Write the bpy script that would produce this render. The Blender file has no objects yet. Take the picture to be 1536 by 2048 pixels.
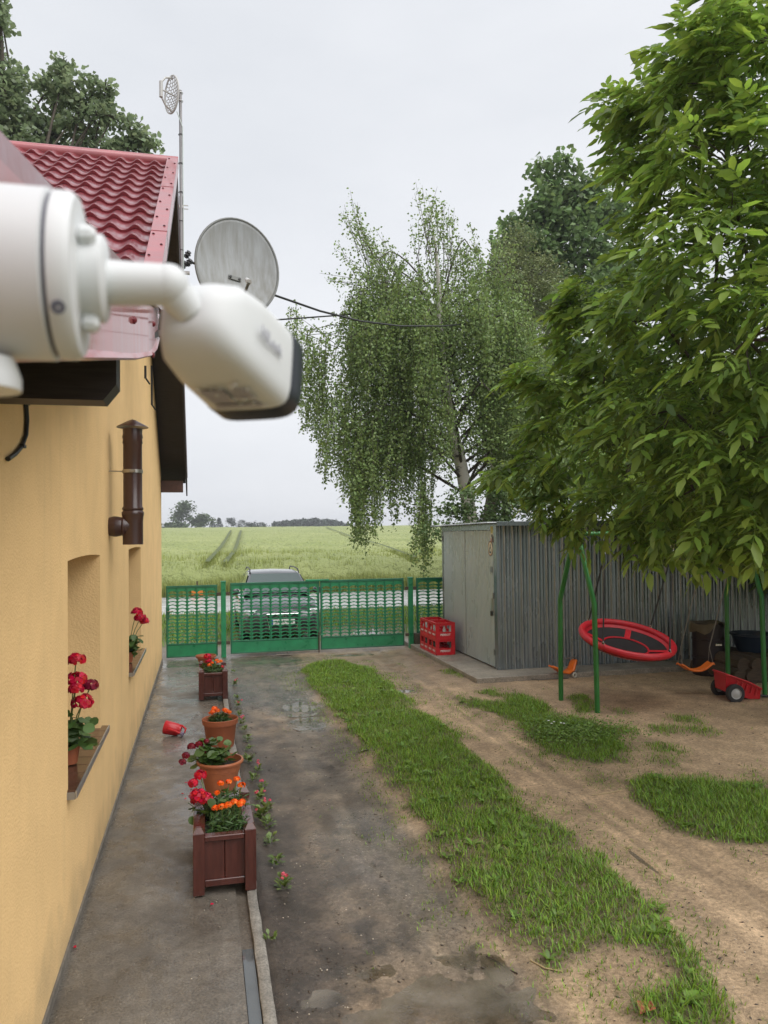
import bpy, bmesh, math, random
import numpy as np
from mathutils import Vector, Matrix

scene = bpy.context.scene
rng = np.random.default_rng(7)
random.seed(7)

# ------------------------------------------------------------------ camera
PW, PH, FPX, EYE = 1536.0, 2048.0, 1538.0, 2.4
YAW, PITCH, ROLL = math.radians(13.296), math.radians(1.611), math.radians(0.75)
def cam_basis():
    f = np.array([math.sin(YAW)*math.cos(PITCH), math.cos(YAW)*math.cos(PITCH), math.sin(PITCH)])
    r = np.array([math.cos(YAW), -math.sin(YAW), 0.0])
    u = np.cross(r, f)
    return f, math.cos(ROLL)*r - math.sin(ROLL)*u, math.cos(ROLL)*u + math.sin(ROLL)*r
CF, CR, CU = cam_basis()
CP = np.array([0.0, 0.0, EYE])
def ray(px, py): return CF + (px-PW/2)/FPX*CR - (py-PH/2)/FPX*CU
def gz(px, py, z=0.0):
    d = ray(px, py); return CP + d*((z-EYE)/d[2])
def gy(px, py, y):
    d = ray(px, py); return CP + d*(y/d[1])
def gx(px, py, x):
    d = ray(px, py); return CP + d*(x/d[0])
def proj(P):
    d = np.asarray(P, float) - CP
    w = d @ CF
    return np.stack([PW/2 + FPX*(d @ CR)/w, PH/2 - FPX*(d @ CU)/w, w], -1)

cam_data = bpy.data.cameras.new("camera")
cam = bpy.data.objects.new("camera", cam_data)
scene.collection.objects.link(cam)
M = Matrix(((CR[0], CU[0], -CF[0], 0), (CR[1], CU[1], -CF[1], 0), (CR[2], CU[2], -CF[2], EYE), (0, 0, 0, 1)))
cam.matrix_world = M
cam_data.sensor_fit = 'HORIZONTAL'
cam_data.sensor_width = 36.0
cam_data.lens = 36.0*FPX/PW
cam_data.clip_start = 0.02
cam_data.clip_end = 3000.0
cam_data.dof.use_dof = True
cam_data.dof.focus_distance = 11.0
cam_data.dof.aperture_fstop = 9.5
scene.camera = cam
scene.render.resolution_x, scene.render.resolution_y = 768, 1024

# ------------------------------------------------------------------ world + sun
SUN_ELEV, SUN_AZ = math.radians(54), math.radians(138)     # azimuth clockwise from +Y
world = bpy.data.worlds.new("World"); scene.world = world; world.use_nodes = True
wt = world.node_tree; wt.nodes.clear()
w_out = wt.nodes.new('ShaderNodeOutputWorld')
w_bg = wt.nodes.new('ShaderNodeBackground')
w_sky = wt.nodes.new('ShaderNodeTexSky'); w_sky.sky_type = 'NISHITA'; w_sky.sun_disc = False
w_sky.sun_elevation = SUN_ELEV; w_sky.sun_rotation = SUN_AZ
w_sky.air_density = 1.0; w_sky.dust_density = 4.0
w_hs = wt.nodes.new('ShaderNodeHueSaturation'); w_hs.inputs['Saturation'].default_value = 0.22
w_mix = wt.nodes.new('ShaderNodeMix'); w_mix.data_type = 'RGBA'; w_mix.inputs[0].default_value = 0.86
w_tc = wt.nodes.new('ShaderNodeTexCoord')
w_map = wt.nodes.new('ShaderNodeMapping'); w_map.inputs['Scale'].default_value = (1.0, 1.0, 2.6)
w_n = wt.nodes.new('ShaderNodeTexNoise'); w_n.inputs['Scale'].default_value = 1.3; w_n.inputs['Detail'].default_value = 5.0
w_n.inputs['Roughness'].default_value = 0.55
w_cr = wt.nodes.new('ShaderNodeValToRGB')
w_cr.color_ramp.elements[0].position = 0.28; w_cr.color_ramp.elements[0].color = (6.4, 6.7, 7.2, 1)
w_cr.color_ramp.elements[1].position = 0.78; w_cr.color_ramp.elements[1].color = (8.5, 8.65, 9.0, 1)
wl = wt.links.new
wl(w_tc.outputs['Generated'], w_map.inputs['Vector']); wl(w_map.outputs['Vector'], w_n.inputs['Vector'])
wl(w_n.outputs['Fac'], w_cr.inputs['Fac']); wl(w_sky.outputs['Color'], w_hs.inputs['Color'])
wl(w_hs.outputs['Color'], w_mix.inputs[6]); wl(w_cr.outputs['Color'], w_mix.inputs[7])
wl(w_mix.outputs[2], w_bg.inputs['Color']); wl(w_bg.outputs['Background'], w_out.inputs['Surface'])
w_bg.inputs['Strength'].default_value = 0.0615

sun_data = bpy.data.lights.new("sun", 'SUN'); sun = bpy.data.objects.new("sun", sun_data)
scene.collection.objects.link(sun)
sun_data.energy = 1.5; sun_data.angle = math.radians(70); sun_data.color = (1.0, 0.975, 0.94)
sdir = Vector((math.sin(SUN_AZ)*math.cos(SUN_ELEV), math.cos(SUN_AZ)*math.cos(SUN_ELEV), math.sin(SUN_ELEV)))
sun.rotation_euler = sdir.to_track_quat('Z', 'Y').to_euler(); sun.location = (20, -20, 40)

scene.view_settings.view_transform = 'Standard'; scene.view_settings.look = 'None'
scene.view_settings.exposure = 1.0; scene.view_settings.gamma = 1.0
scene.view_settings.use_curve_mapping = False

# ------------------------------------------------------------------ helpers
COL = scene.collection
def link(o):
    COL.objects.link(o); return o
def tag(o, label=None, cat=None, group=None, kind=None):
    if label: o['label'] = label
    if cat: o['category'] = cat
    if group: o['group'] = group
    if kind: o['kind'] = kind
    return o
def thing(name, label, cat, loc=(0, 0, 0), rz=0.0, group=None):
    o = link(bpy.data.objects.new(name, None)); o.empty_display_size = 0.1
    o.location = loc; o.rotation_euler = (0, 0, rz)
    return tag(o, label, cat, group)
def put(name, me, m=None, parent=None, loc=None, smooth=False, rot=None):
    o = link(bpy.data.objects.new(name, me))
    if m is not None and not me.materials: me.materials.append(m)
    if loc is not None: o.location = loc
    if rot is not None: o.rotation_euler = rot
    if parent is not None: o.parent = parent
    if smooth: shade(me)
    return o
def shade(me, ang=40):
    n = len(me.polygons)
    me.polygons.foreach_set('use_smooth', np.ones(n, bool))
    try: me.set_sharp_from_angle(angle=math.radians(ang))
    except Exception: pass
def copy_tree(o, parent=None):
    c = o.copy(); COL.objects.link(c); c.parent = parent
    for ch in list(o.children): copy_tree(ch, c)
    return c
def mesh_np(name, V, F):
    V = np.asarray(V, np.float32); F = np.asarray(F, np.int32)
    me = bpy.data.meshes.new(name); k = F.shape[1]; n = len(F)
    me.vertices.add(len(V)); me.vertices.foreach_set('co', V.ravel())
    me.loops.add(n*k); me.loops.foreach_set('vertex_index', F.ravel())
    me.polygons.add(n); me.polygons.foreach_set('loop_start', np.arange(0, n*k, k, dtype=np.int32))
    try: me.polygons.foreach_set('loop_total', np.full(n, k, np.int32))
    except Exception: pass
    me.update(calc_edges=True); me.validate(); return me
class MB:
    """collects boxes, tubes, lathes ... into one mesh"""
    def __init__(s): s.bm = bmesh.new()
    def box(s, x0, x1, y0, y1, z0, z1, bev=0.0):
        return s.obox(((x0+x1)/2, (y0+y1)/2, (z0+z1)/2), (abs(x1-x0), abs(y1-y0), abs(z1-z0)), None, bev)
    def obox(s, c, d, rot=None, bev=0.0):
        t = bmesh.new(); bmesh.ops.create_cube(t, size=1.0)
        for v in t.verts: v.co = Vector((v.co.x*d[0], v.co.y*d[1], v.co.z*d[2]))
        if bev > 0: bmesh.ops.bevel(t, geom=list(t.edges), offset=bev, segments=1, affect='EDGES', clamp_overlap=True)
        mat = Matrix.Translation(Vector(c))
        if rot is not None: mat = mat @ rot.to_4x4()
        t.transform(mat); s.merge(t); return s
    def merge(s, t):
        me = bpy.data.meshes.new('tmp'); t.to_mesh(me); t.free(); s.bm.from_mesh(me); bpy.data.meshes.remove(me)
    def quad(s, *pts):
        s.bm.faces.new([s.bm.verts.new(Vector(p)) for p in pts]); return s
    def tube(s, pts, r, n=8, caps=True):
        pts = [Vector(p) for p in pts]
        rs = r if hasattr(r, '__len__') else [r]*len(pts)
        rings = []; up = None
        for i, p in enumerate(pts):
            d = (pts[min(i+1, len(pts)-1)] - pts[max(i-1, 0)]).normalized()
            if up is None:
                up = Vector((0, 0, 1)) if abs(d.z) < 0.9 else Vector((1, 0, 0))
            a = d.cross(up)
            if a.length < 1e-4: a = d.cross(Vector((0, 1, 0)))
            a.normalize(); b = a.cross(d).normalized(); up = b
            rings.append([s.bm.verts.new(p + (a*math.cos(2*math.pi*k/n) + b*math.sin(2*math.pi*k/n))*rs[i]) for k in range(n)])
        for i in range(len(rings)-1):
            for k in range(n):
                s.bm.faces.new((rings[i][k], rings[i][(k+1) % n], rings[i+1][(k+1) % n], rings[i+1][k]))
        if caps:
            s.bm.faces.new(rings[0][::-1]); s.bm.faces.new(rings[-1])
        return s
    def lathe(s, prof, n=24, origin=(0, 0, 0), rot=None, cap0=False, cap1=False):
        o = Vector(origin); rings = []
        for (r, z) in prof:
            ring = []
            for k in range(n):
                a = 2*math.pi*k/n; v = Vector((r*math.cos(a), r*math.sin(a), z))
                if rot is not None: v = rot @ v
                ring.append(s.bm.verts.new(o+v))
            rings.append(ring)
        for i in range(len(rings)-1):
            for k in range(n):
                s.bm.faces.new((rings[i][k], rings[i][(k+1) % n], rings[i+1][(k+1) % n], rings[i+1][k]))
        if cap0: s.bm.faces.new(rings[0][::-1])
        if cap1: s.bm.faces.new(rings[-1])
        return s
    def torus(s, R, r, n=32, m=8, origin=(0, 0, 0), rot=None):
        o = Vector(origin); rings = []
        for i in range(n):
            a = 2*math.pi*i/n; ring = []
            for j in range(m):
                b = 2*math.pi*j/m
                v = Vector(((R+r*math.cos(b))*math.cos(a), (R+r*math.cos(b))*math.sin(a), r*math.sin(b)))
                if rot is not None: v = rot @ v
                ring.append(s.bm.verts.new(o+v))
            rings.append(ring)
        for i in range(n):
            for j in range(m):
                s.bm.faces.new((rings[i][j], rings[(i+1) % n][j], rings[(i+1) % n][(j+1) % m], rings[i][(j+1) % m]))
        return s
    def prism(s, poly, axis, a0, a1):
        """poly: 2D points; axis: 'x','y','z' extrusion between a0 and a1"""
        def P(p, a):
            if axis == 'x': return Vector((a, p[0], p[1]))
            if axis == 'y': return Vector((p[0], a, p[1]))
            return Vector((p[0], p[1], a))
        A = [s.bm.verts.new(P(p, a0)) for p in poly]; B = [s.bm.verts.new(P(p, a1)) for p in poly]
        n = len(poly)
        for i in range(n): s.bm.faces.new((A[i], A[(i+1) % n], B[(i+1) % n], B[i]))
        s.bm.faces.new(A[::-1]); s.bm.faces.new(B); return s
    def mesh(s, name='part', fix=True):
        if fix: bmesh.ops.recalc_face_normals(s.bm, faces=list(s.bm.faces))
        me = bpy.data.meshes.new(name); s.bm.to_mesh(me); s.bm.free(); return me
    def build(s, name, m, parent=None, smooth=False, loc=None, rot=None):
        return put(name, s.mesh(name), m, parent, loc, smooth, rot)

# numpy value noise
_lat = rng.random((256, 256))
def vnoise(x, y):
    xi = np.floor(x).astype(int); yi = np.floor(y).astype(int); fx = x-xi; fy = y-yi
    fx = fx*fx*(3-2*fx); fy = fy*fy*(3-2*fy)
    a = _lat[xi % 256, yi % 256]; b = _lat[(xi+1) % 256, yi % 256]
    c = _lat[xi % 256, (yi+1) % 256]; d = _lat[(xi+1) % 256, (yi+1) % 256]
    return (a*(1-fx)+b*fx)*(1-fy) + (c*(1-fx)+d*fx)*fy
def fbm(x, y, o=4, g=0.5):
    s = 0; a = 1.0; t = 0
    for i in range(o):
        s = s + a*vnoise(x*2**i + 17.3*i, y*2**i + 5.1*i); t += a; a *= g
    return s/t - 0.5
def sstep(a, b, x):
    t = np.clip((x-a)/(b-a), 0, 1); return t*t*(3-2*t)
def in_poly(P, X, Y):
    P = np.asarray(P); ins = np.zeros(X.shape, bool); j = len(P)-1
    for i in range(len(P)):
        xi, yi = P[i]; xj, yj = P[j]
        c = ((yi > Y) != (yj > Y)) & (X < (xj-xi)*(Y-yi)/((yj-yi) + 1e-12) + xi)
        ins ^= c; j = i
    return ins

# ------------------------------------------------------------------ materials
MATS = {}
def mat(name, col, rough=0.6, metal=0.0, var=0.0, vscale=8.0, bump=0.0, bscale=60.0, spec=0.5, col2=None, coat=0.0,
        rvar=0.0, detail=4.0, stretch=None, leaf=0.0, island=0.0, alpha=None, bdist=0.01, emit=None, sub=None):
    if name in MATS: return MATS[name]
    m = bpy.data.materials.new(name); m.use_nodes = True; nt = m.node_tree
    b = nt.nodes['Principled BSDF']; L = nt.links.new
    b.inputs['Base Color'].default_value = (*col, 1); b.inputs['Roughness'].default_value = rough
    b.inputs['Metallic'].default_value = metal; b.inputs['Specular IOR Level'].default_value = spec
    if coat: b.inputs['Coat Weight'].default_value = coat; b.inputs['Coat Roughness'].default_value = 0.06
    tc = nt.nodes.new('ShaderNodeTexCoord'); vec = tc.outputs['Object']
    if stretch:
        mp = nt.nodes.new('ShaderNodeMapping'); mp.inputs['Scale'].default_value = stretch
        L(vec, mp.inputs['Vector']); vec = mp.outputs['Vector']
    cs = None
    if var > 0 or col2:
        n = nt.nodes.new('ShaderNodeTexNoise'); n.inputs['Scale'].default_value = vscale; n.inputs['Detail'].default_value = detail
        n.inputs['Roughness'].default_value = 0.6
        L(vec, n.inputs['Vector'])
        r = nt.nodes.new('ShaderNodeValToRGB'); r.color_ramp.elements[0].position = 0.3; r.color_ramp.elements[1].position = 0.7
        c2 = col2 if col2 else tuple(min(1, c*(1+var)) for c in col)
        c1 = col if col2 else tuple(c*(1-var) for c in col)
        r.color_ramp.elements[0].color = (*c1, 1); r.color_ramp.elements[1].color = (*c2, 1)
        L(n.outputs['Fac'], r.inputs['Fac']); cs = r.outputs['Color']
        if rvar:
            mr = nt.nodes.new('ShaderNodeMapRange'); mr.inputs['From Min'].default_value = 0.3; mr.inputs['From Max'].default_value = 0.7
            mr.inputs['To Min'].default_value = rough-rvar; mr.inputs['To Max'].default_value = rough+rvar
            L(n.outputs['Fac'], mr.inputs['Value']); L(mr.outputs['Result'], b.inputs['Roughness'])
    if island > 0:
        g = nt.nodes.new('ShaderNodeNewGeometry'); h = nt.nodes.new('ShaderNodeHueSaturation')
        m1 = nt.nodes.new('ShaderNodeMapRange'); m1.inputs['To Min'].default_value = 1-island; m1.inputs['To Max'].default_value = 1+island
        L(g.outputs['Random Per Island'], m1.inputs['Value']); L(m1.outputs['Result'], h.inputs['Value'])
        m2 = nt.nodes.new('ShaderNodeMapRange'); m2.inputs['To Min'].default_value = 0.5-0.06*island; m2.inputs['To Max'].default_value = 0.5+0.02*island
        mm = nt.nodes.new('ShaderNodeMath'); mm.operation = 'FRACT'; mu = nt.nodes.new('ShaderNodeMath'); mu.operation = 'MULTIPLY'
        mu.inputs[1].default_value = 7.13; L(g.outputs['Random Per Island'], mu.inputs[0]); L(mu.outputs[0], mm.inputs[0])
        L(mm.outputs[0], m2.inputs['Value']); L(m2.outputs['Result'], h.inputs['Hue'])
        if cs is not None: L(cs, h.inputs['Color'])
        else: h.inputs['Color'].default_value = (*col, 1)
        cs = h.outputs['Color']
    if cs is not None: L(cs, b.inputs['Base Color'])
    if bump > 0:
        n2 = nt.nodes.new('ShaderNodeTexNoise'); n2.inputs['Scale'].default_value = bscale; n2.inputs['Detail'].default_value = 5
        L(vec, n2.inputs['Vector'])
        bp = nt.nodes.new('ShaderNodeBump'); bp.inputs['Strength'].default_value = bump; bp.inputs['Distance'].default_value = bdist
        L(n2.outputs['Fac'], bp.inputs['Height']); L(bp.outputs['Normal'], b.inputs['Normal'])
    if leaf > 0:
        out = nt.nodes['Material Output']; tr = nt.nodes.new('ShaderNodeBsdfTranslucent'); mx = nt.nodes.new('ShaderNodeMixShader')
        mx.inputs['Fac'].default_value = leaf
        hs = nt.nodes.new('ShaderNodeHueSaturation'); hs.inputs['Value'].default_value = 1.5; hs.inputs['Hue'].default_value = 0.485
        hs.inputs['Saturation'].default_value = 1.1
        if cs is not None: L(cs, hs.inputs['Color'])
        else: hs.inputs['Color'].default_value = (*col, 1)
        L(hs.outputs['Color'], tr.inputs['Color']); L(b.outputs[0], mx.inputs[1]); L(tr.outputs[0], mx.inputs[2])
        L(mx.outputs[0], out.inputs['Surface'])
    if emit: 
        b.inputs['Emission Color'].default_value = (*emit[0], 1); b.inputs['Emission Strength'].default_value = emit[1]
    MATS[name] = m; return m

def rotm(normal, up=(0, 0, 1)):
    z = Vector(normal).normalized(); u = Vector(up)
    x = u.cross(z)
    if x.length < 1e-4: x = Vector((1, 0, 0)).cross(z)
    x.normalize(); y = z.cross(x)
    return Matrix((x, y, z)).transposed()
def text_mesh(s, size, depth=0.0005, align='CENTER', bold=0.0):
    cu = bpy.data.curves.new('lettering', 'FONT'); cu.body = s; cu.size = size; cu.extrude = depth
    cu.align_x = align; cu.align_y = 'CENTER'; cu.offset = bold; cu.resolution_u = 3
    o = bpy.data.objects.new('lettering', cu); COL.objects.link(o)
    dg = bpy.context.evaluated_depsgraph_get(); dg.update()
    me = bpy.data.meshes.new_from_object(o.evaluated_get(dg))
    bpy.data.objects.remove(o); bpy.data.curves.remove(cu); return me
# ================================================================== GROUND
def soil_material():
    m = bpy.data.materials.new('wet_soil'); m.use_nodes = True; nt = m.node_tree; L = nt.links.new
    b = nt.nodes['Principled BSDF']
    at = nt.nodes.new('ShaderNodeAttribute'); at.attribute_name = 'soil'
    tc = nt.nodes.new('ShaderNodeTexCoord')
    def noise(sc, det, rough=0.6, vec=None):
        n = nt.nodes.new('ShaderNodeTexNoise'); n.inputs['Scale'].default_value = sc; n.inputs['Detail'].default_value = det
        n.inputs['Roughness'].default_value = rough; L(vec or tc.outputs['Object'], n.inputs['Vector']); return n.outputs['Fac']
    def mr(v, a, b_, c, d):
        n = nt.nodes.new('ShaderNodeMapRange'); n.inputs['From Min'].default_value = a; n.inputs['From Max'].default_value = b_
        n.inputs['To Min'].default_value = c; n.inputs['To Max'].default_value = d; L(v, n.inputs['Value']); return n.outputs['Result']
    def mul(a, b_):
        n = nt.nodes.new('ShaderNodeMath'); n.operation = 'MULTIPLY'; L(a, n.inputs[0])
        if isinstance(b_, float): n.inputs[1].default_value = b_
        else: L(b_, n.inputs[1])
        return n.outputs[0]
    big = noise(3.0, 8, 0.7); fine = noise(34.0, 7, 0.75); grit = noise(240.0, 2, 0.6)
    f = mul(mr(big, 0.3, 0.7, 0.70, 1.30), mr(fine, 0.28, 0.72, 0.45, 1.55)); f = mul(f, mr(grit, 0.3, 0.75, 0.75, 1.3))
    vm = nt.nodes.new('ShaderNodeVectorMath'); vm.operation = 'SCALE'; L(at.outputs['Color'], vm.inputs[0]); L(f, vm.inputs['Scale'])
    # pale pebbles / grit specks
    vo = nt.nodes.new('ShaderNodeTexVoronoi'); vo.inputs['Scale'].default_value = 42.0; L(tc.outputs['Object'], vo.inputs['Vector'])
    pe = mr(vo.outputs['Distance'], 0.0, 0.11, 1.0, 0.0)
    vs = nt.nodes.new('ShaderNodeSeparateColor'); L(vo.outputs['Color'], vs.inputs['Color'])
    pe = mul(pe, mr(vs.outputs[0], 0.8, 0.84, 0.0, 0.75))
    mx = nt.nodes.new('ShaderNodeMix'); mx.data_type = 'RGBA'; L(pe, mx.inputs[0]); L(vm.outputs[0], mx.inputs[6])
    mx.inputs[7].default_value = (0.42, 0.36, 0.28, 1)
    L(mx.outputs[2], b.inputs['Base Color'])
    wet = at.outputs['Alpha']
    ro = nt.nodes.new('ShaderNodeMath'); ro.operation = 'SUBTRACT'; L(mr(fine, 0.2, 0.8, 0.62, 0.95), ro.inputs[0]); L(mul(wet, 0.58), ro.inputs[1])
    L(ro.outputs[0], b.inputs['Roughness'])
    add = nt.nodes.new('ShaderNodeMath'); add.operation = 'ADD'; L(fine, add.inputs[0]); L(mul(grit, 0.35), add.inputs[1])
    bp = nt.nodes.new('ShaderNodeBump'); L(mr(wet, 0.0, 1.0, 1.0, 0.35), bp.inputs['Strength']); bp.inputs['Distance'].default_value = 0.02
    L(add.outputs[0], bp.inputs['Height']); L(bp.outputs['Normal'], b.inputs['Normal'])
    return m
M_SOIL = soil_material()
def water_material():
    m = bpy.data.materials.new('puddle_water'); m.use_nodes = True; nt = m.node_tree; L = nt.links.new
    nt.nodes.remove(nt.nodes['Principled BSDF']); out = nt.nodes['Material Output']
    tr = nt.nodes.new('ShaderNodeBsdfTransparent'); tr.inputs['Color'].default_value = (0.90, 0.87, 0.82, 1); b = nt.nodes.new('ShaderNodeBsdfGlossy'); b.inputs['Roughness'].default_value = 0.03
    fr = nt.nodes.new('ShaderNodeFresnel'); fr.inputs['IOR'].default_value = 1.45; mx = nt.nodes.new('ShaderNodeMixShader'); L(fr.outputs[0], mx.inputs[0]); df = nt.nodes.new('ShaderNodeBsdfDiffuse'); df.inputs['Color'].default_value = (0.27, 0.235, 0.185, 1); m0 = nt.nodes.new('ShaderNodeMixShader'); m0.inputs[0].default_value = 0.45; L(tr.outputs[0], m0.inputs[1]); L(df.outputs[0], m0.inputs[2]); tcw = nt.nodes.new('ShaderNodeTexCoord'); nw = nt.nodes.new('ShaderNodeTexNoise'); nw.inputs['Scale'].default_value = 3.2; nw.inputs['Detail'].default_value = 6; L(tcw.outputs['Object'], nw.inputs['Vector']); mw = nt.nodes.new('ShaderNodeMapRange'); mw.inputs['From Min'].default_value = 0.35; mw.inputs['From Max'].default_value = 0.65; mw.inputs['To Min'].default_value = 0.06; mw.inputs['To Max'].default_value = 0.6; L(nw.outputs['Fac'], mw.inputs['Value']); L(mw.outputs[0], m0.inputs[0]); L(m0.outputs[0], mx.inputs[1]); L(b.outputs[0], mx.inputs[2]); L(mx.outputs[0], out.inputs['Surface'])
    tc = nt.nodes.new('ShaderNodeTexCoord')
    n = nt.nodes.new('ShaderNodeTexNoise'); n.inputs['Scale'].default_value = 14.0; n.inputs['Detail'].default_value = 3; L(tc.outputs['Object'], n.inputs['Vector'])
    bp = nt.nodes.new('ShaderNodeBump'); bp.inputs['Strength'].default_value = 0.10; bp.inputs['Distance'].default_value = 0.01
    vr = nt.nodes.new('ShaderNodeTexVoronoi'); vr.inputs['Scale'].default_value = 6.5; L(tc.outputs['Object'], vr.inputs['Vector'])     # rain drop rings
    s1 = nt.nodes.new('ShaderNodeMath'); s1.operation = 'MULTIPLY'; s1.inputs[1].default_value = 58.0; L(vr.outputs['Distance'], s1.inputs[0]); s2 = nt.nodes.new('ShaderNodeMath'); s2.operation = 'SINE'; L(s1.outputs[0], s2.inputs[0])
    s3 = nt.nodes.new('ShaderNodeMapRange'); s3.inputs['From Max'].default_value = 0.42; s3.inputs['To Min'].default_value = 0.5; s3.inputs['To Max'].default_value = 0.0; L(vr.outputs['Distance'], s3.inputs['Value'])
    s4 = nt.nodes.new('ShaderNodeMath'); s4.operation = 'MULTIPLY_ADD'; L(s2.outputs[0], s4.inputs[0]); L(s3.outputs[0], s4.inputs[1]); L(n.outputs['Fac'], s4.inputs[2])
    L(s4.outputs[0], bp.inputs['Height']); L(bp.outputs['Normal'], b.inputs['Normal']); L(bp.outputs['Normal'], fr.inputs['Normal'])
    return m
M_WATER = water_material()

# regions of grass (pixels of the photo -> points on the ground)
def gpoly(pts): return [tuple(gz(*p)[:2]) for p in pts]
STRIP = gpoly([(602,1330),(598,1348),(625,1390),(665,1440),(710,1490),(750,1550),(800,1610),(850,1690),(885,1750),(915,1790),(965,1850),(1000,1900),
               (1060,1950),(1130,1990),(1260,2060),(1330,2120),(1540,2120),(1490,2030),(1440,1960),(1390,1890),(1300,1790),(1200,1705),(1100,1640),(1000,1540),(940,1490),(880,1445),(800,1385),(740,1338),(690,1322)])
BARE = gpoly([(1110,1925),(1230,1880),(1330,1930),(1345,1990),(1290,2035),(1160,2040),(1090,1975)])
PATCH2 = gpoly([(905,1385),(960,1376),(1040,1393),(1110,1418),(1180,1438),(1250,1480),(1272,1520),(1235,1542),(1160,1528),(1100,1492),(1050,1470),(980,1432),(920,1405)])
PATCH2B = gpoly([(1128,1388),(1180,1392),(1205,1428),(1150,1430)])
PATCH3 = gpoly([(1240,1572),(1270,1548),(1340,1560),(1440,1565),(1536,1555),(1700,1560),(1700,1740),(1536,1690),(1480,1702),(1400,1682),(1330,1652),(1260,1612)])
TUFTS = [gz(1330,1460), gz(1400,1462), gz(1325,1522), gz(1370,1440), gz(1330,1500), gz(1240,1462), gz(1200,1560), gz(1230,1425), gz(1000,1352), gz(930,1350), gz(905,1345)]

res = 0.035
gxs = np.arange(0.345, 12.6, res); gys = np.arange(-0.6, 15.95, res)
GX, GY = np.meshgrid(gxs, gys, indexing='ij')
def box_blur(A, k):
    for ax in (0, 1):
        c = np.cumsum(np.insert(np.pad(A, [(k, k) if a == ax else (0, 0) for a in (0, 1)], mode='edge'), 0, 0, axis=ax), axis=ax)
        n = A.shape[ax]; w = 2*k+1
        sl1 = [slice(None)]*2; sl0 = [slice(None)]*2; sl1[ax] = slice(w, w+n); sl0[ax] = slice(0, n)
        A = (c[tuple(sl1)] - c[tuple(sl0)])/w
    return A
def soft(poly, k=4): return box_blur(box_blur(in_poly(poly, GX, GY).astype(float), k), k)
edge_n = fbm(GX*3.1, GY*2.3, 4)*1.1
G_STRIP = sstep(0.45, 0.92, soft(STRIP, 4) + edge_n*0.75)*(1-0.8*sstep(0.35, 0.8, soft(BARE, 4) + edge_n*1.6))
low_n = fbm(GX*1.5+11, GY*1.5+4, 3)
G_P2 = sstep(0.36, 0.95, soft(PATCH2, 4) + edge_n*1.1 + low_n*0.9)
G_P2B = 0.6*sstep(0.3, 0.8, soft(PATCH2B, 3) + edge_n*0.9)
G_P3 = sstep(0.36, 0.95, soft(PATCH3, 4) + edge_n*1.1 + low_n*0.9)
G_T = np.zeros_like(GX)
for t in TUFTS:
    G_T = np.maximum(G_T, 0.55*np.exp(-((GX-t[0])**2/0.05 + (GY-t[1])**2/0.07)) - 0.08)
G_T = np.clip(G_T, 0, 1)*(edge_n > -0.25)
FRINGE = 0.20*sstep(0.02, 0.45, np.maximum(soft(STRIP, 9), np.maximum(soft(PATCH2, 9), soft(PATCH3, 9))) + edge_n*0.5)*(edge_n > -0.06)
GRASS = np.clip(np.maximum.reduce([G_STRIP, G_P2, G_P2B, G_P3, G_T, FRINGE]), 0, 1)

# puddles: (pixel centre, half sizes in metres along x / y, depth)
PUD = [((548, 1322), 0.62, 0.24, 0.030), ((703, 1309), 0.26, 0.13, 0.03), ((594, 1413), 0.22, 0.34, 0.03), ((622, 1446), 0.16, 0.22, 0.03),
       ((811, 1380), 0.13, 0.14, 0.03), ((900, 2020), 0.46, 0.30, 0.022), ((1290, 1722), 0.03, 0.20, 0.018), ((650, 1992), 0.13, 0.10, 0.010), ((990, 1930), 0.07, 0.16, 0.02)]
HT = fbm(GX*1.1, GY*0.9, 4)*0.030 + fbm(GX*8, GY*5, 3)*0.018 + fbm(GX*24, GY*15, 2)*0.012
# wheel ruts run along the drive
xl = 1.05 + 0.13*np.sin(GY*0.4+1.0); xr = np.interp(GY, [2, 5, 8, 11, 14], [3.35, 3.4, 3.45, 3.5, 3.45])
rut = lambda c, w: np.exp(-((GX-c)/w)**2)
HT += -0.022*rut(xl+0.35, 0.23) - 0.012*rut(xl-0.25, 0.2) - 0.03*rut(xr, 0.28)
tread = np.sin(GY*2*math.pi/0.075 + 7*fbm(GX*3, GY*1.3, 2))*rut(xr-0.05, 0.16)*sstep(-0.1, 0.12, fbm(GX*1.5+9, GY*1.1, 3))
tread2 = np.sin(GY*2*math.pi/0.09 + 9*fbm(GX*3, GY*1.3, 2))*rut(xl+0.38, 0.14)*sstep(-0.02, 0.15, fbm(GX*1.5+19, GY*1.1, 3))
HT += 0.010*tread + 0.010*tread2 + 0.03*G_STRIP
HT += 0.024*fbm(GX*14, GY*1.3, 3)*(rut(xr, 0.4) + rut(xl+0.3, 0.45))
HT *= sstep(0.345, 0.42, GX)*0.92 + 0.08
WET = np.zeros_like(GX); PL = []
for (px, a, b_, dp) in PUD:
    c = gz(*px); d = np.sqrt(((GX-c[0])/a)**2 + ((GY-c[1])/b_)**2) + fbm(GX*4+c[0], GY*4, 4)*0.9
    msk = sstep(1.25, 0.55, d); ring = sstep(2.1, 0.9, d); lvl = -0.012 - 0.0007*len(PL)
    HT = HT*(1-ring) + (lvl + 0.006 + 0.026*fbm(GX*7, GY*5, 5, 0.6))*ring - dp*msk
    WET = np.maximum(WET, sstep(2.4, 0.9, d)); PL.append((c, a, b_, lvl))
HT = np.where(GX < 0.36, -0.02, HT)
HT *= sstep(15.95, 15.6, GY)
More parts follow.
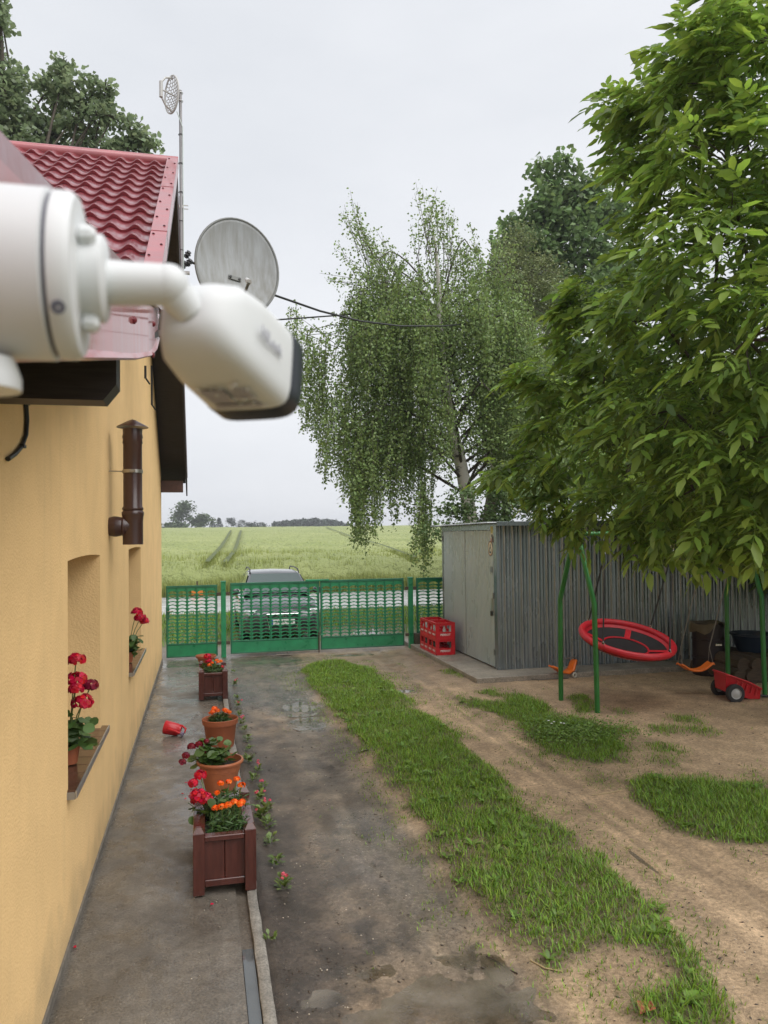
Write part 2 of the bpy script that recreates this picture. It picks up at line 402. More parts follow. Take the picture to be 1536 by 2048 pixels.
# soil colours
sand = np.array([0.46, 0.325, 0.20]); mud = np.array([0.125, 0.100, 0.076]); humus = np.array([0.058, 0.047, 0.040]); greymud = np.array([0.17, 0.145, 0.115])
n1 = fbm(GX*1.3+3, GY*0.9, 5); n2 = fbm(GX*3.3+7, GY*2.6+2, 5)
strip_l = np.interp(GY, *np.array(sorted([(p[1], p[0]) for p in STRIP[1:13]])).T)
left = sstep(0.35, -0.25, GX - strip_l + n2*0.5)
mudf = np.clip(left*(0.92+0.9*n1) + sstep(9.5, 13.0, GY + n1*3)*0.62*sstep(5.2, 4.2, GX), 0, 1)
near_tan = sstep(6.2, 3.6, GY + 3.5*n1)*sstep(0.5, 0.95, GX + n2*0.8)
mudf = mudf*(1-0.42*near_tan)
hum = np.clip(sstep(1.05, 0.45, GX + n2*0.8) + 0.9*sstep(0.14, 0.26, n2 + 0.25*n1)*left*sstep(7, 4.5, GY), 0, 1)*sstep(13.5, 11.5, GY)
play = sstep(5.1, 5.8, GX)*sstep(7.0, 8.0, GY)
col = sand[None, None]*(1-mudf[..., None]) + mud*mudf[..., None]
lt = rut(xl+0.38, 0.3)*left
col = col*(1-0.5*lt[..., None]) + greymud*(0.5*lt[..., None])
dk = sstep(0.10, 0.22, fbm(GX*2.6+41, GY*1.1+7, 5))*left*0.55*sstep(0.5, 0.9, GX); col = col*(1-dk[..., None]) + np.array([0.075, 0.066, 0.060])*dk[..., None]
col = col*(1-0.85*hum[..., None]) + humus*(0.85*hum[..., None])
col = col*(1-0.25*play[..., None]) + np.array([0.30, 0.20, 0.115])*(0.25*play[..., None])
gs = GRASS*0.75
col = col*(1-gs[..., None]) + np.array([0.075, 0.065, 0.035])*gs[..., None]
streak = sstep(-0.06, 0.14, fbm(GX*2.4+31, GY*0.55, 4))*left*sstep(0.6, 1.0, GX)
wetf = np.clip(0.45*left + 0.65*streak + 0.2*hum + WET + 0.5*sstep(9.5, 13.0, GY) + 0.25*rut(xr, 0.35) - 0.5*GRASS + n2*0.5, 0, 1)
rutn = fbm(GX*11+5, GY*0.7, 4)*(rut(xr, 0.45) + rut(xl+0.35, 0.5)); col = col*np.clip(1+0.9*rutn, 0.5, 1.5)[..., None]
n3 = fbm(GX*7+1, GY*4.5+3, 5, 0.62); col = col*np.clip(1+(0.45+0.9*left)*n3, 0.45, 1.6)[..., None]
col = col*(1-0.15*np.clip(WET, 0, 1)[..., None])
nx_, ny_ = GX.shape
V = np.stack([GX, GY, HT], -1).reshape(-1, 3)
idx = np.arange(nx_*ny_).reshape(nx_, ny_)
F = np.stack([idx[:-1, :-1], idx[1:, :-1], idx[1:, 1:], idx[:-1, 1:]], -1).reshape(-1, 4)
me = mesh_np('yard_soil', V, F)
ca = me.color_attributes.new('soil', 'FLOAT_COLOR', 'POINT')
ca.data.foreach_set('color', np.concatenate([col, wetf[..., None]], -1).reshape(-1).astype(np.float32))
yard = put('yard_soil', me, M_SOIL); shade(me, 180); tag(yard, 'wet brown soil and sand of the yard with wheel tracks', kind='structure')
def ground_h(x, y):
    i = np.clip(((np.asarray(x)-gxs[0])/res).astype(int), 0, nx_-1); j = np.clip(((np.asarray(y)-gys[0])/res).astype(int), 0, ny_-1)
    return HT[i, j]
for (c, a, b_, lvl) in PL:
    n = 28; ang = np.linspace(0, 2*math.pi, n, endpoint=False)
    vv = np.stack([c[0]+a*1.75*np.cos(ang), c[1]+b_*1.75*np.sin(ang), np.full(n, lvl)], -1)
    vv[:, 0] = np.maximum(vv[:, 0], 0.36); vv[:, 1] = np.minimum(vv[:, 1], 15.6)
    bm = bmesh.new(); bm.faces.new([bm.verts.new(v) for v in vv]); me = bpy.data.meshes.new('puddle'); bm.to_mesh(me); bm.free()
    tag(put('puddle', me, M_WATER), 'shallow rain puddle in the muddy drive', kind='structure')

# footpath, drain channel and kerb
def concrete_material(name, c1, c2, wetr=(0.09, 0.5)):
    m = bpy.data.materials.new(name); m.use_nodes = True; nt = m.node_tree; L = nt.links.new; b = nt.nodes['Principled BSDF']
    tc = nt.nodes.new('ShaderNodeTexCoord'); v = tc.outputs['Object']
    def noise(sc, det, r=0.6):
        n = nt.nodes.new('ShaderNodeTexNoise'); n.inputs['Scale'].default_value = sc; n.inputs['Detail'].default_value = det; n.inputs['Roughness'].default_value = r
        L(v, n.inputs['Vector']); return n.outputs['Fac']
    a = noise(1.7, 7, 0.65); f = noise(70, 5, 0.7); g = noise(14, 5)
    r = nt.nodes.new('ShaderNodeValToRGB'); r.color_ramp.elements[0].position = 0.33; r.color_ramp.elements[1].position = 0.68
    r.color_ramp.elements[0].color = (*c1, 1); r.color_ramp.elements[1].color = (*c2, 1); L(a, r.inputs['Fac'])
    mr = nt.nodes.new('ShaderNodeMapRange'); mr.inputs['From Min'].default_value = 0.25; mr.inputs['From Max'].default_value = 0.75
    mr.inputs['To Min'].default_value = 0.4; mr.inputs['To Max'].default_value = 1.6; L(f, mr.inputs['Value'])
    mr3 = nt.nodes.new('ShaderNodeMapRange'); mr3.inputs['From Min'].default_value = 0.3; mr3.inputs['From Max'].default_value = 0.7
    mr3.inputs['To Min'].default_value = 0.8; mr3.inputs['To Max'].default_value = 1.2; L(g, mr3.inputs['Value'])
    mu = nt.nodes.new('ShaderNodeMath'); mu.operation = 'MULTIPLY'; L(mr.outputs[0], mu.inputs[0]); L(mr3.outputs[0], mu.inputs[1])
    vm = nt.nodes.new('ShaderNodeVectorMath'); vm.operation = 'SCALE'; L(r.outputs['Color'], vm.inputs[0]); L(mu.outputs[0], vm.inputs['Scale'])
    vo = nt.nodes.new('ShaderNodeTexVoronoi'); vo.inputs['Scale'].default_value = 55.0; L(v, vo.inputs['Vector']); vs = nt.nodes.new('ShaderNodeSeparateColor'); L(vo.outputs['Color'], vs.inputs['Color'])
    g1 = nt.nodes.new('ShaderNodeMapRange'); g1.inputs['From Max'].default_value = 0.22; g1.inputs['To Min'].default_value = 1.0; g1.inputs['To Max'].default_value = 0.0; L(vo.outputs['Distance'], g1.inputs['Value'])
    g2 = nt.nodes.new('ShaderNodeMapRange'); g2.inputs['From Min'].default_value = 0.62; g2.inputs['From Max'].default_value = 0.8; g2.inputs['To Max'].default_value = 0.6; L(vs.outputs[0], g2.inputs['Value'])
    gm_ = nt.nodes.new('ShaderNodeMath'); gm_.operation = 'MULTIPLY'; L(g1.outputs[0], gm_.inputs[0]); L(g2.outputs[0], gm_.inputs[1])
    mg = nt.nodes.new('ShaderNodeMix'); mg.data_type = 'RGBA'; L(gm_.outputs[0], mg.inputs[0]); L(vm.outputs[0], mg.inputs[6]); mg.inputs[7].default_value = (0.30, 0.275, 0.24, 1); L(mg.outputs[2], b.inputs['Base Color'])
    m2 = nt.nodes.new('ShaderNodeMapRange'); m2.inputs['From Min'].default_value = 0.38; m2.inputs['From Max'].default_value = 0.62
    m2.inputs['To Min'].default_value = wetr[0]; m2.inputs['To Max'].default_value = wetr[1]; L(noise(2.6, 6), m2.inputs['Value'])
    L(m2.outputs[0], b.inputs['Roughness'])
    bp = nt.nodes.new('ShaderNodeBump'); bp.inputs['Strength'].default_value = 0.35; bp.inputs['Distance'].default_value = 0.005
    ad = nt.nodes.new('ShaderNodeMath'); ad.operation = 'ADD'; L(f, ad.inputs[0]); L(g, ad.inputs[1])
    L(ad.outputs[0], bp.inputs['Height']); L(bp.outputs['Normal'], b.inputs['Normal'])
    return m
M_CONC = concrete_material('wet_concrete', (0.092, 0.081, 0.068), (0.175, 0.157, 0.133))
M_CONC2 = concrete_material('smooth_concrete', (0.105, 0.088, 0.070), (0.16, 0.138, 0.112), (0.12, 0.4))
M_KERB = concrete_material('kerb_concrete', (0.17, 0.155, 0.135), (0.27, 0.25, 0.22), (0.45, 0.8))
M_SLAB = concrete_material('slab_concrete', (0.20, 0.175, 0.145), (0.33, 0.29, 0.235), (0.4, 0.8))
px_ = np.arange(-0.80, 0.2051, 0.0295); py_ = np.arange(-0.6, 15.6, 0.03)
PX, PY = np.meshgrid(px_, py_, indexing='ij')
pz = fbm(PX*2, PY*2, 4)*0.012 + fbm(PX*14, PY*14, 3)*0.006 + fbm(PX*35+4, PY*35, 2)*0.004
def crack(pts, w=0.012, d=0.016):
    global pz
    for (a, b_) in zip(pts[:-1], pts[1:]):
        a = np.array(a[:2]); b_ = np.array(b_[:2]); ab = b_-a
        t = np.clip(((PX-a[0])*ab[0] + (PY-a[1])*ab[1])/(ab@ab), 0, 1)
        dist = np.hypot(PX-a[0]-t*ab[0], PY-a[1]-t*ab[1]) + 0.012*fbm(PX*9, PY*9, 2)
        pz = pz - d*np.exp(-(dist/w)**2)
crack([gz(415,1430), gz(392,1460), gz(398,1478), gz(425,1500)]); crack([gz(400,1428), gz(380,1445), gz(405,1452)], 0.01)
crack([gz(330,1395), gz(400,1388), gz(430,1380)], 0.01); crack([gz(260,1640), gz(330,1600), gz(372,1590)], 0.008, 0.008)
pz = np.where(PX < -0.75, -0.004, pz)
idx = np.arange(PX.size).reshape(PX.shape)
V = np.stack([PX, PY, pz], -1).reshape(-1, 3); F = np.stack([idx[:-1, :-1], idx[1:, :-1], idx[1:, 1:], idx[:-1, 1:]], -1).reshape(-1, 4)
me = mesh_np('footpath', V, F); shade(me, 180)
path = put('footpath', me, M_CONC); tag(path, 'wet grey concrete footpath along the yellow wall', kind='structure')
mb = MB(); mb.box(0.2052, 0.276, -0.6, 15.5, -0.2, -0.028); mb.box(0.185, 0.2049, -0.6, 15.5, -0.2, -0.012)
tag(mb.build('drain_channel', M_CONC2), 'narrow drain channel between footpath and kerb', kind='structure')
tag(MB().box(0.209, 0.272, -0.6, 4.62, -0.0278, -0.010).build('channel_water', mat('channel_water', (0.10, 0.11, 0.115), 0.04, spec=0.6, bump=0.05, bscale=20)), 'rain water standing in the drain channel', kind='structure')
n = 120; ys = np.linspace(-0.6, 15.45, n)
bm = bmesh.new(); rows = []
for i, y in enumerate(ys):
    j = 0.006*random.uniform(-1, 1)+0.008*math.sin(y*1.7)*math.sin(y*0.9); k = 0.003*random.uniform(-1, 1); h = 0.012 + 0.006*random.uniform(-1, 1)
    rows.append([bm.verts.new(p) for p in ((0.276+k*.4, y, -0.1), (0.278+k, y, h-0.004), (0.284+k, y, h), (0.335+j, y, h), (0.348+j, y, h-0.01), (0.352+j, y, -0.1))])
for a, b_ in zip(rows[:-1], rows[1:]):
    for k in range(5): bm.faces.new((a[k], a[k+1], b_[k+1], b_[k]))
bmesh.ops.recalc_face_normals(bm, faces=list(bm.faces)); me = bpy.data.meshes.new('kerb'); bm.to_mesh(me); bm.free()
tag(put('kerb', me, M_KERB, smooth=True), 'worn narrow concrete kerb beside the footpath', kind='structure')

# wide ground sheet, verge, road
M_GRND = mat('meadow_ground', (0.07, 0.10, 0.03), 0.9, col2=(0.11, 0.13, 0.045), vscale=0.6)
tag(MB().box(-900, 900, -60, 1500, -0.6, -0.12).build('ground', M_GRND), 'green meadow ground around the yard', kind='structure')
vx = np.arange(-14, 40, 0.18); vy = np.arange(15.56, 24.6, 0.12); VX, VY = np.meshgrid(vx, vy, indexing='ij')
vz = fbm(VX*0.6, VY*0.8, 4)*0.07*sstep(15.6, 17, VY) - 0.012
drive = np.exp(-((VX-3.0)/2.2)**2)
pud2 = gz(735, 1262); vz -= 0.05*np.exp(-((VX-pud2[0])**2/0.5 + (VY-pud2[1])**2/0.5))
idx = np.arange(VX.size).reshape(VX.shape)
V = np.stack([VX, VY, vz], -1).reshape(-1, 3); F = np.stack([idx[:-1, :-1], idx[1:, :-1], idx[1:, 1:], idx[:-1, 1:]], -1).reshape(-1, 4)
me = mesh_np('verge', V, F); shade(me, 180)
ca = me.color_attributes.new('soil', 'FLOAT_COLOR', 'POINT')
vg = np.clip(sstep(16.6, 18.6, VY + 2*fbm(VX*.7, VY*.7, 3)) * (1 - 0.8*drive*sstep(21, 18.5, VY)), 0, 1)
vc = np.array([0.19, 0.155, 0.115])*(1-vg[..., None]) + np.array([0.10, 0.14, 0.03])*vg[..., None]
ca.data.foreach_set('color', np.concatenate([vc, 0.6*(1-vg[..., None])], -1).reshape(-1).astype(np.float32))
tag(put('verge', me, M_SOIL), 'muddy grass verge between gate and road', kind='structure')
n = 24; ang = np.linspace(0, 2*math.pi, n, endpoint=False); bm = bmesh.new()
bm.faces.new([bm.verts.new((pud2[0]+0.95*math.cos(a), pud2[1]+0.75*math.sin(a), -0.028)) for a in ang]); me = bpy.data.meshes.new('puddle'); bm.to_mesh(me); bm.free()
tag(put('puddle', me, M_WATER), 'pale rain puddle on the verge behind the gate', kind='structure')
M_ROAD = mat('wet_road_painted_sheen', (0.50, 0.49, 0.50), 0.25, var=0.12, vscale=1.0, rvar=0.06, spec=0.6)  # sky sheen of the wet surface put into a pale base colour
tag(MB().box(-120, 160, 24.5, 31.2, -0.3, 0.02).build('road', M_ROAD), 'wet pale road running past the gate', kind='structure')

# field: bank, then a long rise to the horizon
def field_z(x, y):
    t = (y-32.0)
    z = 0.40*sstep(0, 2.5, t) + 0.0178*np.clip(t, 0, 215) + 0.0030*np.clip(t-215, 0, 60)
    z = z - 0.00022*np.clip(t-245, 0, 500)**1.8
    return z + 0.002*(x-10)*sstep(40, 200, t)*0.3 + 0.25*(vnoise(x*0.02+3, y*0.02)-0.5)*sstep(10, 80, t)
TRAM = []
for pts in ([(415,1130),(440,1100),(455,1075),(462,1062)], [(452,1130),(470,1105),(476,1085),(482,1062)],
            [(830,1120),(760,1092),(700,1075),(652,1055)]):
    w = []
    for (a, b_) in pts:
        d = ray(a, b_); lo, hi = 33.0, 400.0
        for _ in range(50):
            mid = (lo+hi)/2; P = CP + d*(mid/d[1])
            if P[2] > field_z(P[0], P[1])+0.75: lo = mid
            else: hi = mid
        P = CP + d*(min(lo, 240)/d[1]); w.append(P[:2])
    TRAM.append(w)
fy = np.concatenate([np.arange(31.6, 70, 0.35), np.arange(70, 140, 0.9), np.arange(140, 420, 4.0)])
fx = np.concatenate([np.arange(-260, -40, 5.0), np.arange(-40, 70, 0.3), np.arange(70, 340, 5.0)])
FX, FY = np.meshgrid(fx, fy, indexing='ij')
base = field_z(FX, FY)
crop = 0.78*sstep(32.4, 33.6, FY) + 0.10*fbm(FX*1.4, FY*0.9, 3) + 0.05*rng.standard_normal(FX.shape)
tm = np.zeros_like(FX)
for w in TRAM:
    for a, b_ in zip(w[:-1], w[1:]):
        ab = b_-a; t = np.clip(((FX-a[0])*ab[0] + (FY-a[1])*ab[1])/(ab@ab), 0, 1)
        dd = np.hypot(FX-a[0]-t*ab[0], FY-a[1]-t*ab[1]); tm = np.maximum(tm, np.exp(-(dd/0.30)**2))
crop = crop*(1-0.3*tm)
idx = np.arange(FX.size).reshape(FX.shape)
V = np.stack([FX, FY, base+np.maximum(crop, 0)*sstep(31.7, 32.6, FY)], -1).reshape(-1, 3); F = np.stack([idx[:-1, :-1], idx[1:, :-1], idx[1:, 1:], idx[:-1, 1:]], -1).reshape(-1, 4)
me = mesh_np('field', V, F); shade(me, 180)
M_FIELD = mat('barley_crop', (0.25, 0.30, 0.10), 0.85, col2=(0.35, 0.385, 0.15), vscale=0.22, detail=9, bump=1.0, bscale=3.0, bdist=0.5, stretch=(1, 0.6, 1))
field = put('field', me, M_FIELD); tag(field, 'green cereal field rising to the horizon', kind='structure')
M_TRK = mat('flattened_crop', (0.10, 0.125, 0.045), 0.9, var=0.25, vscale=2)
for w in TRAM:
    w = np.array(w); tt = np.linspace(0, len(w)-1, 90); cx_ = np.interp(tt, range(len(w)), w[:, 0]); cy_ = np.interp(tt, range(len(w)), w[:, 1]); k_ = np.ones(9)/9
    cx_[4:-4] = np.convolve(cx_, k_, 'valid'); cy_[4:-4] = np.convolve(cy_, k_, 'valid')
    dx_ = np.gradient(cx_); dy_ = np.gradient(cy_); ll = np.hypot(dx_, dy_)+1e-9; hw = 0.09+0.0006*cy_; rr_ = rng.uniform(0.8, 1.2, 90)
    VL = np.stack([cx_ - dy_/ll*hw*rr_, cy_ + dx_/ll*hw*rr_], -1); VR = np.stack([cx_ + dy_/ll*hw*rr_, cy_ - dx_/ll*hw*rr_], -1); A_ = np.concatenate([VL, VR]); Z_ = field_z(A_[:, 0], A_[:, 1]) + 0.90
    put('wheel_track', mesh_np('wheel_track', np.column_stack([A_, Z_]), [(i, i+1, 91+i, 90+i) for i in range(89)]), M_TRK, field)

# ================================================================== HOUSE
WX = -0.772                                   # wall face
house = thing('house', 'yellow rendered house with dark red metal tile roof', 'house', (WX, 7.0, 0))
def hp(name, me, m, smooth=False, parent=None):
    o = put(name, me, m, parent or house, smooth=smooth)
    if parent is None: o.location = (-WX, -7.0, 0)
    return o
M_STUCCO = mat('yellow_render', (0.86, 0.585, 0.28), 0.88, var=0.06, vscale=2.2, bump=0.5, bscale=75, bdist=0.010, spec=0.25)
def roof_under(y):          # underside height of the main roof / lean-to over the wall
    if y < 5.07: return np.interp(y, [-0.8, 0.85, 3.1, 5.07], [2.18, 2.55, 3.07, 3.70])
    if y < 10: return 3.70 + (y-5.07)*0.669
    return 7.0 - (y-10)*0.63
WIN = [(4.83, 6.30, 0.93, 2.275), (8.66, 10.32, 0.96, 2.275)]
YF = 15.45
bm = bmesh.new()
ysplit = [-0.8, 0.85, 3.1, 4.83, 5.07, 6.30, 8.66, 10.0, 10.32, YF]
def wq(y0, y1, z0a, z0b, z1a, z1b):
    bm.faces.new([bm.verts.new((WX, y, z)) for (y, z) in ((y0, z0a), (y1, z0b), (y1, z1b), (y0, z1a))])
for a, b_ in zip(ysplit[:-1], ysplit[1:]):
    w = [q for q in WIN if a >= q[0]-1e-6 and b_ <= q[1]+1e-6]
    if w:
        q = w[0]
        ht = lambda y: q[3] - 0.012 + 0.016*(1-((y-(q[0]+q[1])/2)/((q[1]-q[0])/2))**2)     # slightly arched head
        wq(a, b_, -0.05, -0.05, q[2], q[2])
        seg = np.linspace(a, b_, 6)
        for s0, s1 in zip(seg[:-1], seg[1:]):
            wq(s0, s1, ht(s0), ht(s1), roof_under(s0), roof_under(s1))
            bm.faces.new([bm.verts.new(p) for p in ((WX, s0, ht(s0)), (WX, s1, ht(s1)), (WX-0.3, s1, ht(s1)), (WX-0.3, s0, ht(s0)))])
        for yy in (q[0], q[1]):
            if abs(yy-a) < 1e-6 or abs(yy-b_) < 1e-6:
                bm.faces.new([bm.verts.new(p) for p in ((WX, yy, q[2]), (WX-0.3, yy, q[2]), (WX-0.3, yy, ht(yy)), (WX, yy, ht(yy)))])
        bm.faces.new([bm.verts.new(p) for p in ((WX, a, q[2]), (WX, b_, q[2]), (WX-0.3, b_, q[2]), (WX-0.3, a, q[2]))])
    else: wq(a, b_, -0.05, -0.05, roof_under(a), roof_under(b_))
# far gable side, return walls
for (p) in (((WX, YF, -0.05), (-9.0, YF, -0.05), (-9.0, YF, roof_under(YF)), (WX, YF, roof_under(YF))),
            ((WX, -0.8, -0.05), (-9.0, -0.8, -0.05), (-9.0, -0.8, 2.18), (WX, -0.8, 2.18)),
            ((-9.0, -0.8, -0.05), (-9.0, YF, -0.05), (-9.0, YF, roof_under(YF)), (-9.0, -0.8, 2.18))):
    bm.faces.new([bm.verts.new(q) for q in p])
bmesh.ops.remove_doubles(bm, verts=list(bm.verts), dist=1e-5)
bmesh.ops.recalc_face_normals(bm, faces=list(bm.faces)); me = bpy.data.meshes.new('wall'); bm.to_mesh(me); bm.free()
nt = M_STUCCO.node_tree; L = nt.links.new; b = nt.nodes['Principled BSDF']; src = b.inputs['Base Color'].links[0].from_socket
tc = nt.nodes.new('ShaderNodeTexCoord'); sp = nt.nodes.new('ShaderNodeSeparateXYZ'); L(tc.outputs['Object'], sp.inputs[0])
n1_ = nt.nodes.new('ShaderNodeTexNoise'); n1_.inputs['Scale'].default_value = 3.5; n1_.inputs['Detail'].default_value = 7; L(tc.outputs['Object'], n1_.inputs['Vector'])
a1 = nt.nodes.new('ShaderNodeMath'); a1.operation = 'MULTIPLY_ADD'; L(n1_.outputs['Fac'], a1.inputs[0]); a1.inputs[1].default_value = -0.9; L(sp.outputs['Z'], a1.inputs[2])
m1_ = nt.nodes.new('ShaderNodeMapRange'); m1_.inputs['From Min'].default_value = -0.45; m1_.inputs['From Max'].default_value = -0.05; m1_.inputs['To Min'].default_value = 0.55; m1_.inputs['To Max'].default_value = 0.0; L(a1.outputs[0], m1_.inputs['Value'])
mp_ = nt.nodes.new('ShaderNodeMapping'); mp_.inputs['Scale'].default_value = (1, 5, 0.25); L(tc.outputs['Object'], mp_.inputs['Vector'])
n2_ = nt.nodes.new('ShaderNodeTexNoise'); n2_.inputs['Scale'].default_value = 1.6; n2_.inputs['Detail'].default_value = 6; L(mp_.outputs['Vector'], n2_.inputs['Vector'])
m2_ = nt.nodes.new('ShaderNodeMapRange'); m2_.inputs['From Min'].default_value = 0.58; m2_.inputs['From Max'].default_value = 0.8; m2_.inputs['To Min'].default_value = 0.0; m2_.inputs['To Max'].default_value = 0.12; L(n2_.outputs['Fac'], m2_.inputs['Value'])
mxa = nt.nodes.new('ShaderNodeMath'); mxa.operation = 'MAXIMUM'; L(m1_.outputs[0], mxa.inputs[0]); L(m2_.outputs[0], mxa.inputs[1])
mx_ = nt.nodes.new('ShaderNodeMix'); mx_.data_type = 'RGBA'; L(mxa.outputs[0], mx_.inputs[0]); L(src, mx_.inputs[6]); mx_.inputs[7].default_value = (0.40, 0.30, 0.17, 1); L(mx_.outputs[2], b.inputs['Base Color'])
hp('wall', me, M_STUCCO)
hp('plinth', MB().box(WX-0.02, WX+0.012, -0.8, YF, -0.05, 0.055, 0.004).mesh(), mat('plinth_grey', (0.16, 0.14, 0.115), 0.8, var=0.3, vscale=6, bump=0.4))
M_SILL = mat('clinker_tile', (0.085, 0.042, 0.027), 0.16, var=0.25, vscale=20, spec=0.6)
M_GROUT = mat('grout', (0.22, 0.20, 0.17), 0.8); M_ALU = mat('alu_edge', (0.5, 0.5, 0.5), 0.35, metal=0.9)
M_WFRAME = mat('window_frame_white', (0.75, 0.75, 0.73), 0.35); M_GLASS = mat('window_glass', (0.03, 0.035, 0.04), 0.03, spec=0.8)
for (y0, y1, z0, z1) in WIN:
    w = put('window', MB().box(WX-0.34, WX-0.29, y0, y1, z0, z1+0.03).mesh(), M_WFRAME, house, loc=(-WX, -7.0, 0))
    for k in range(2):
        ya = y0+0.07+k*(y1-y0-0.07)/2; put('pane', MB().box(WX-0.30, WX-0.286, ya, ya+(y1-y0-0.07)/2-0.07, z0+0.1, z1-0.06).mesh(), M_GLASS, w)
    put('sill_bed', MB().box(WX-0.29, WX+0.045, y0-0.04, y1+0.1, z0-0.045, z0-0.006).mesh(), M_GROUT, w)
    nt_ = 9; wd = (y1-y0+0.12)/nt_
    for k in range(nt_):
        t = MB(); t.obox((0, 0, 0), (0.335, wd-0.006, 0.014), Matrix.Rotation(math.radians(3), 3, 'Y'), 0.002)
        put('sill_tile', t.mesh(), M_SILL, w, loc=(WX-0.118, y0-0.03+wd*(k+0.5), z0+0.004))
    put('sill_edge', MB().box(WX+0.046, WX+0.056, y0-0.04, y1+0.1, z0-0.04, z0+0.004, 0.002).mesh(), M_ALU, w)
# roof
M_ROOF = mat('red_metal_tile', (0.19, 0.016, 0.026), 0.30, var=0.18, vscale=3, spec=0.75, rvar=0.07, bump=0.15, bscale=30, coat=0.5)
M_PINK = mat('red_flashing', (0.36, 0.085, 0.095), 0.36, var=0.16, vscale=2.5, spec=0.75, stretch=(1, 4, 0.5), rvar=0.06, coat=0.5)
sl = math.atan2(7.13-3.83, 10-5.07); ncs = 17; ln = math.hypot(7.13-3.83, 10-5.07)/ncs
def course_mesh(wd=8.4, per=0.2):
    nx = int(wd/per*10); xs = np.linspace(0, -wd, nx+1)
    wv = 0.5+0.5*np.cos(2*math.pi*xs/per); prof = 0.036*wv**1.5
    ts = [(-0.006, -0.020), (0.0, 0.0), (0.03, 0.006), (0.25, 0.002), (0.6, -0.006), (1.03, -0.020)]
    V = []
    for (t, dz) in ts:
        k = prof*(1.0 if t > 0.3 else 1.15)
        V.append(np.stack([xs, np.full_like(xs, t*ln), k + dz + 0.02 + (0.012*wv if t <= 0.03 and t >= 0 else 0)], -1))
    V = np.concatenate(V); m = nx+1
    F = [(r*m+i, r*m+i+1, (r+1)*m+i+1, (r+1)*m+i) for r in range(len(ts)-1) for i in range(nx)]
    me = mesh_np('roof_tile_course', V, F); shade(me, 50); return me
cm = course_mesh()
for k in range(ncs):
    o = put('roof_tile_course', cm, M_ROOF, house)
    o.location = (-0.34-WX, 5.07+k*ln*math.cos(sl)-7.0, 3.83+k*ln*math.sin(sl)); o.rotation_euler = (sl, 0, 0)
hp('roof_deck', MB().prism([(5.0, 3.70), (10, 7.03), (15.75, 3.45), (15.75, 3.55), (10, 7.10), (5.0, 3.80)], 'x', -9.2, -0.32).mesh(), mat('dark_timber', (0.030, 0.024, 0.024), 0.55, var=0.35, vscale=7, stretch=(1, 12, 12)))
M_TIMB = MATS['dark_timber']
fs = MB()                                     # far slope sheet
fs.prism([(10, 7.12), (15.8, 3.56), (15.8, 3.60), (10, 7.16)], 'x', -9.2, -0.28); hp('far_slope_sheet', fs.mesh(), M_ROOF)
rc = MB(); rc.tube([(-9.2, 10, 7.155), (-0.27, 10, 7.155)], 0.075, 12); hp('ridge_cap', rc.mesh(), M_PINK, True)
# verge trim along the near slope (three lapped lengths) and screws
seg = np.linspace(0, 1, 4)
A0 = Vector((0, 5.0, 3.80)); A1 = Vector((0, 10.0, 7.14)); nrm = Vector((0, -math.sin(sl), math.cos(sl)))
for k in range(3):
    a = A0.lerp(A1, seg[k]) - (A1-A0).normalized()*0.05; b_ = A0.lerp(A1, seg[k+1]); up = 0.066+0.004*k
    mb = MB()
    for (x0, x1, h0, h1) in ((-0.40, -0.272, up, up+0.004), (-0.276, -0.272, -0.10, up+0.003)):
        vs = []
        for P in (a, b_):
            for (x, h) in ((x0, h0), (x1, h0), (x1, h1), (x0, h1)): vs.append(mb.bm.verts.new(P + nrm*h + Vector((x, 0, 0))))
        for f in ((0, 1, 2, 3), (7, 6, 5, 4), (0, 4, 5, 1), (1, 5, 6, 2), (2, 6, 7, 3), (3, 7, 4, 0)): mb.bm.faces.new([vs[i] for i in f])
    tr = hp('verge_trim', mb.mesh(), M_PINK)
    for j in range(6):
        P = a.lerp(b_, (j+0.5)/6) + nrm*(up+0.006); sc = MB(); sc.lathe([(0.011, -0.002), (0.011, 0.004), (0.005, 0.008)], 6, (-0.375 if j % 2 else -0.30, P.y, P.z), cap1=True)
        put('screw', sc.mesh(), mat('screw_head', (0.10, 0.02, 0.03), 0.4), tr)
# far slope barge board + overhang lining + purlin ends
hp('barge_board', MB().prism([(10, 6.72), (15.75, 3.2), (15.75, 3.5), (10, 7.05)], 'x', -0.31, -0.285).mesh(), M_TIMB)
hp('barge_board', MB().prism([(5.0, 3.52), (10, 6.87), (10, 7.05), (5.0, 3.72)], 'x', -0.31, -0.285).mesh(), M_TIMB)
for (y, z) in ((15.35, 3.42), (9.9, 6.72), (3.10, 2.86)):
    if y > 15: hp('purlin', MB().box(-1.2, -0.36, y-0.09, y+0.09, z-0.17, z+0.05, 0.006).mesh(), mat('brown_timber', (0.075, 0.035, 0.028), 0.5, var=0.3, vscale=9))
c0 = gy(210, 806, 3.06); c1 = gy(236, 775, 3.06); zt = gy(100, 735, 3.06)[2]
pur = MB().prism([(-1.5, c0[2]), (c0[0], c0[2]), (c1[0], c1[2]), (c1[0], zt+0.1), (-1.5, zt+0.1)], 'y', 3.0, 3.14)
hp('eave_purlin', pur.mesh(), M_TIMB)
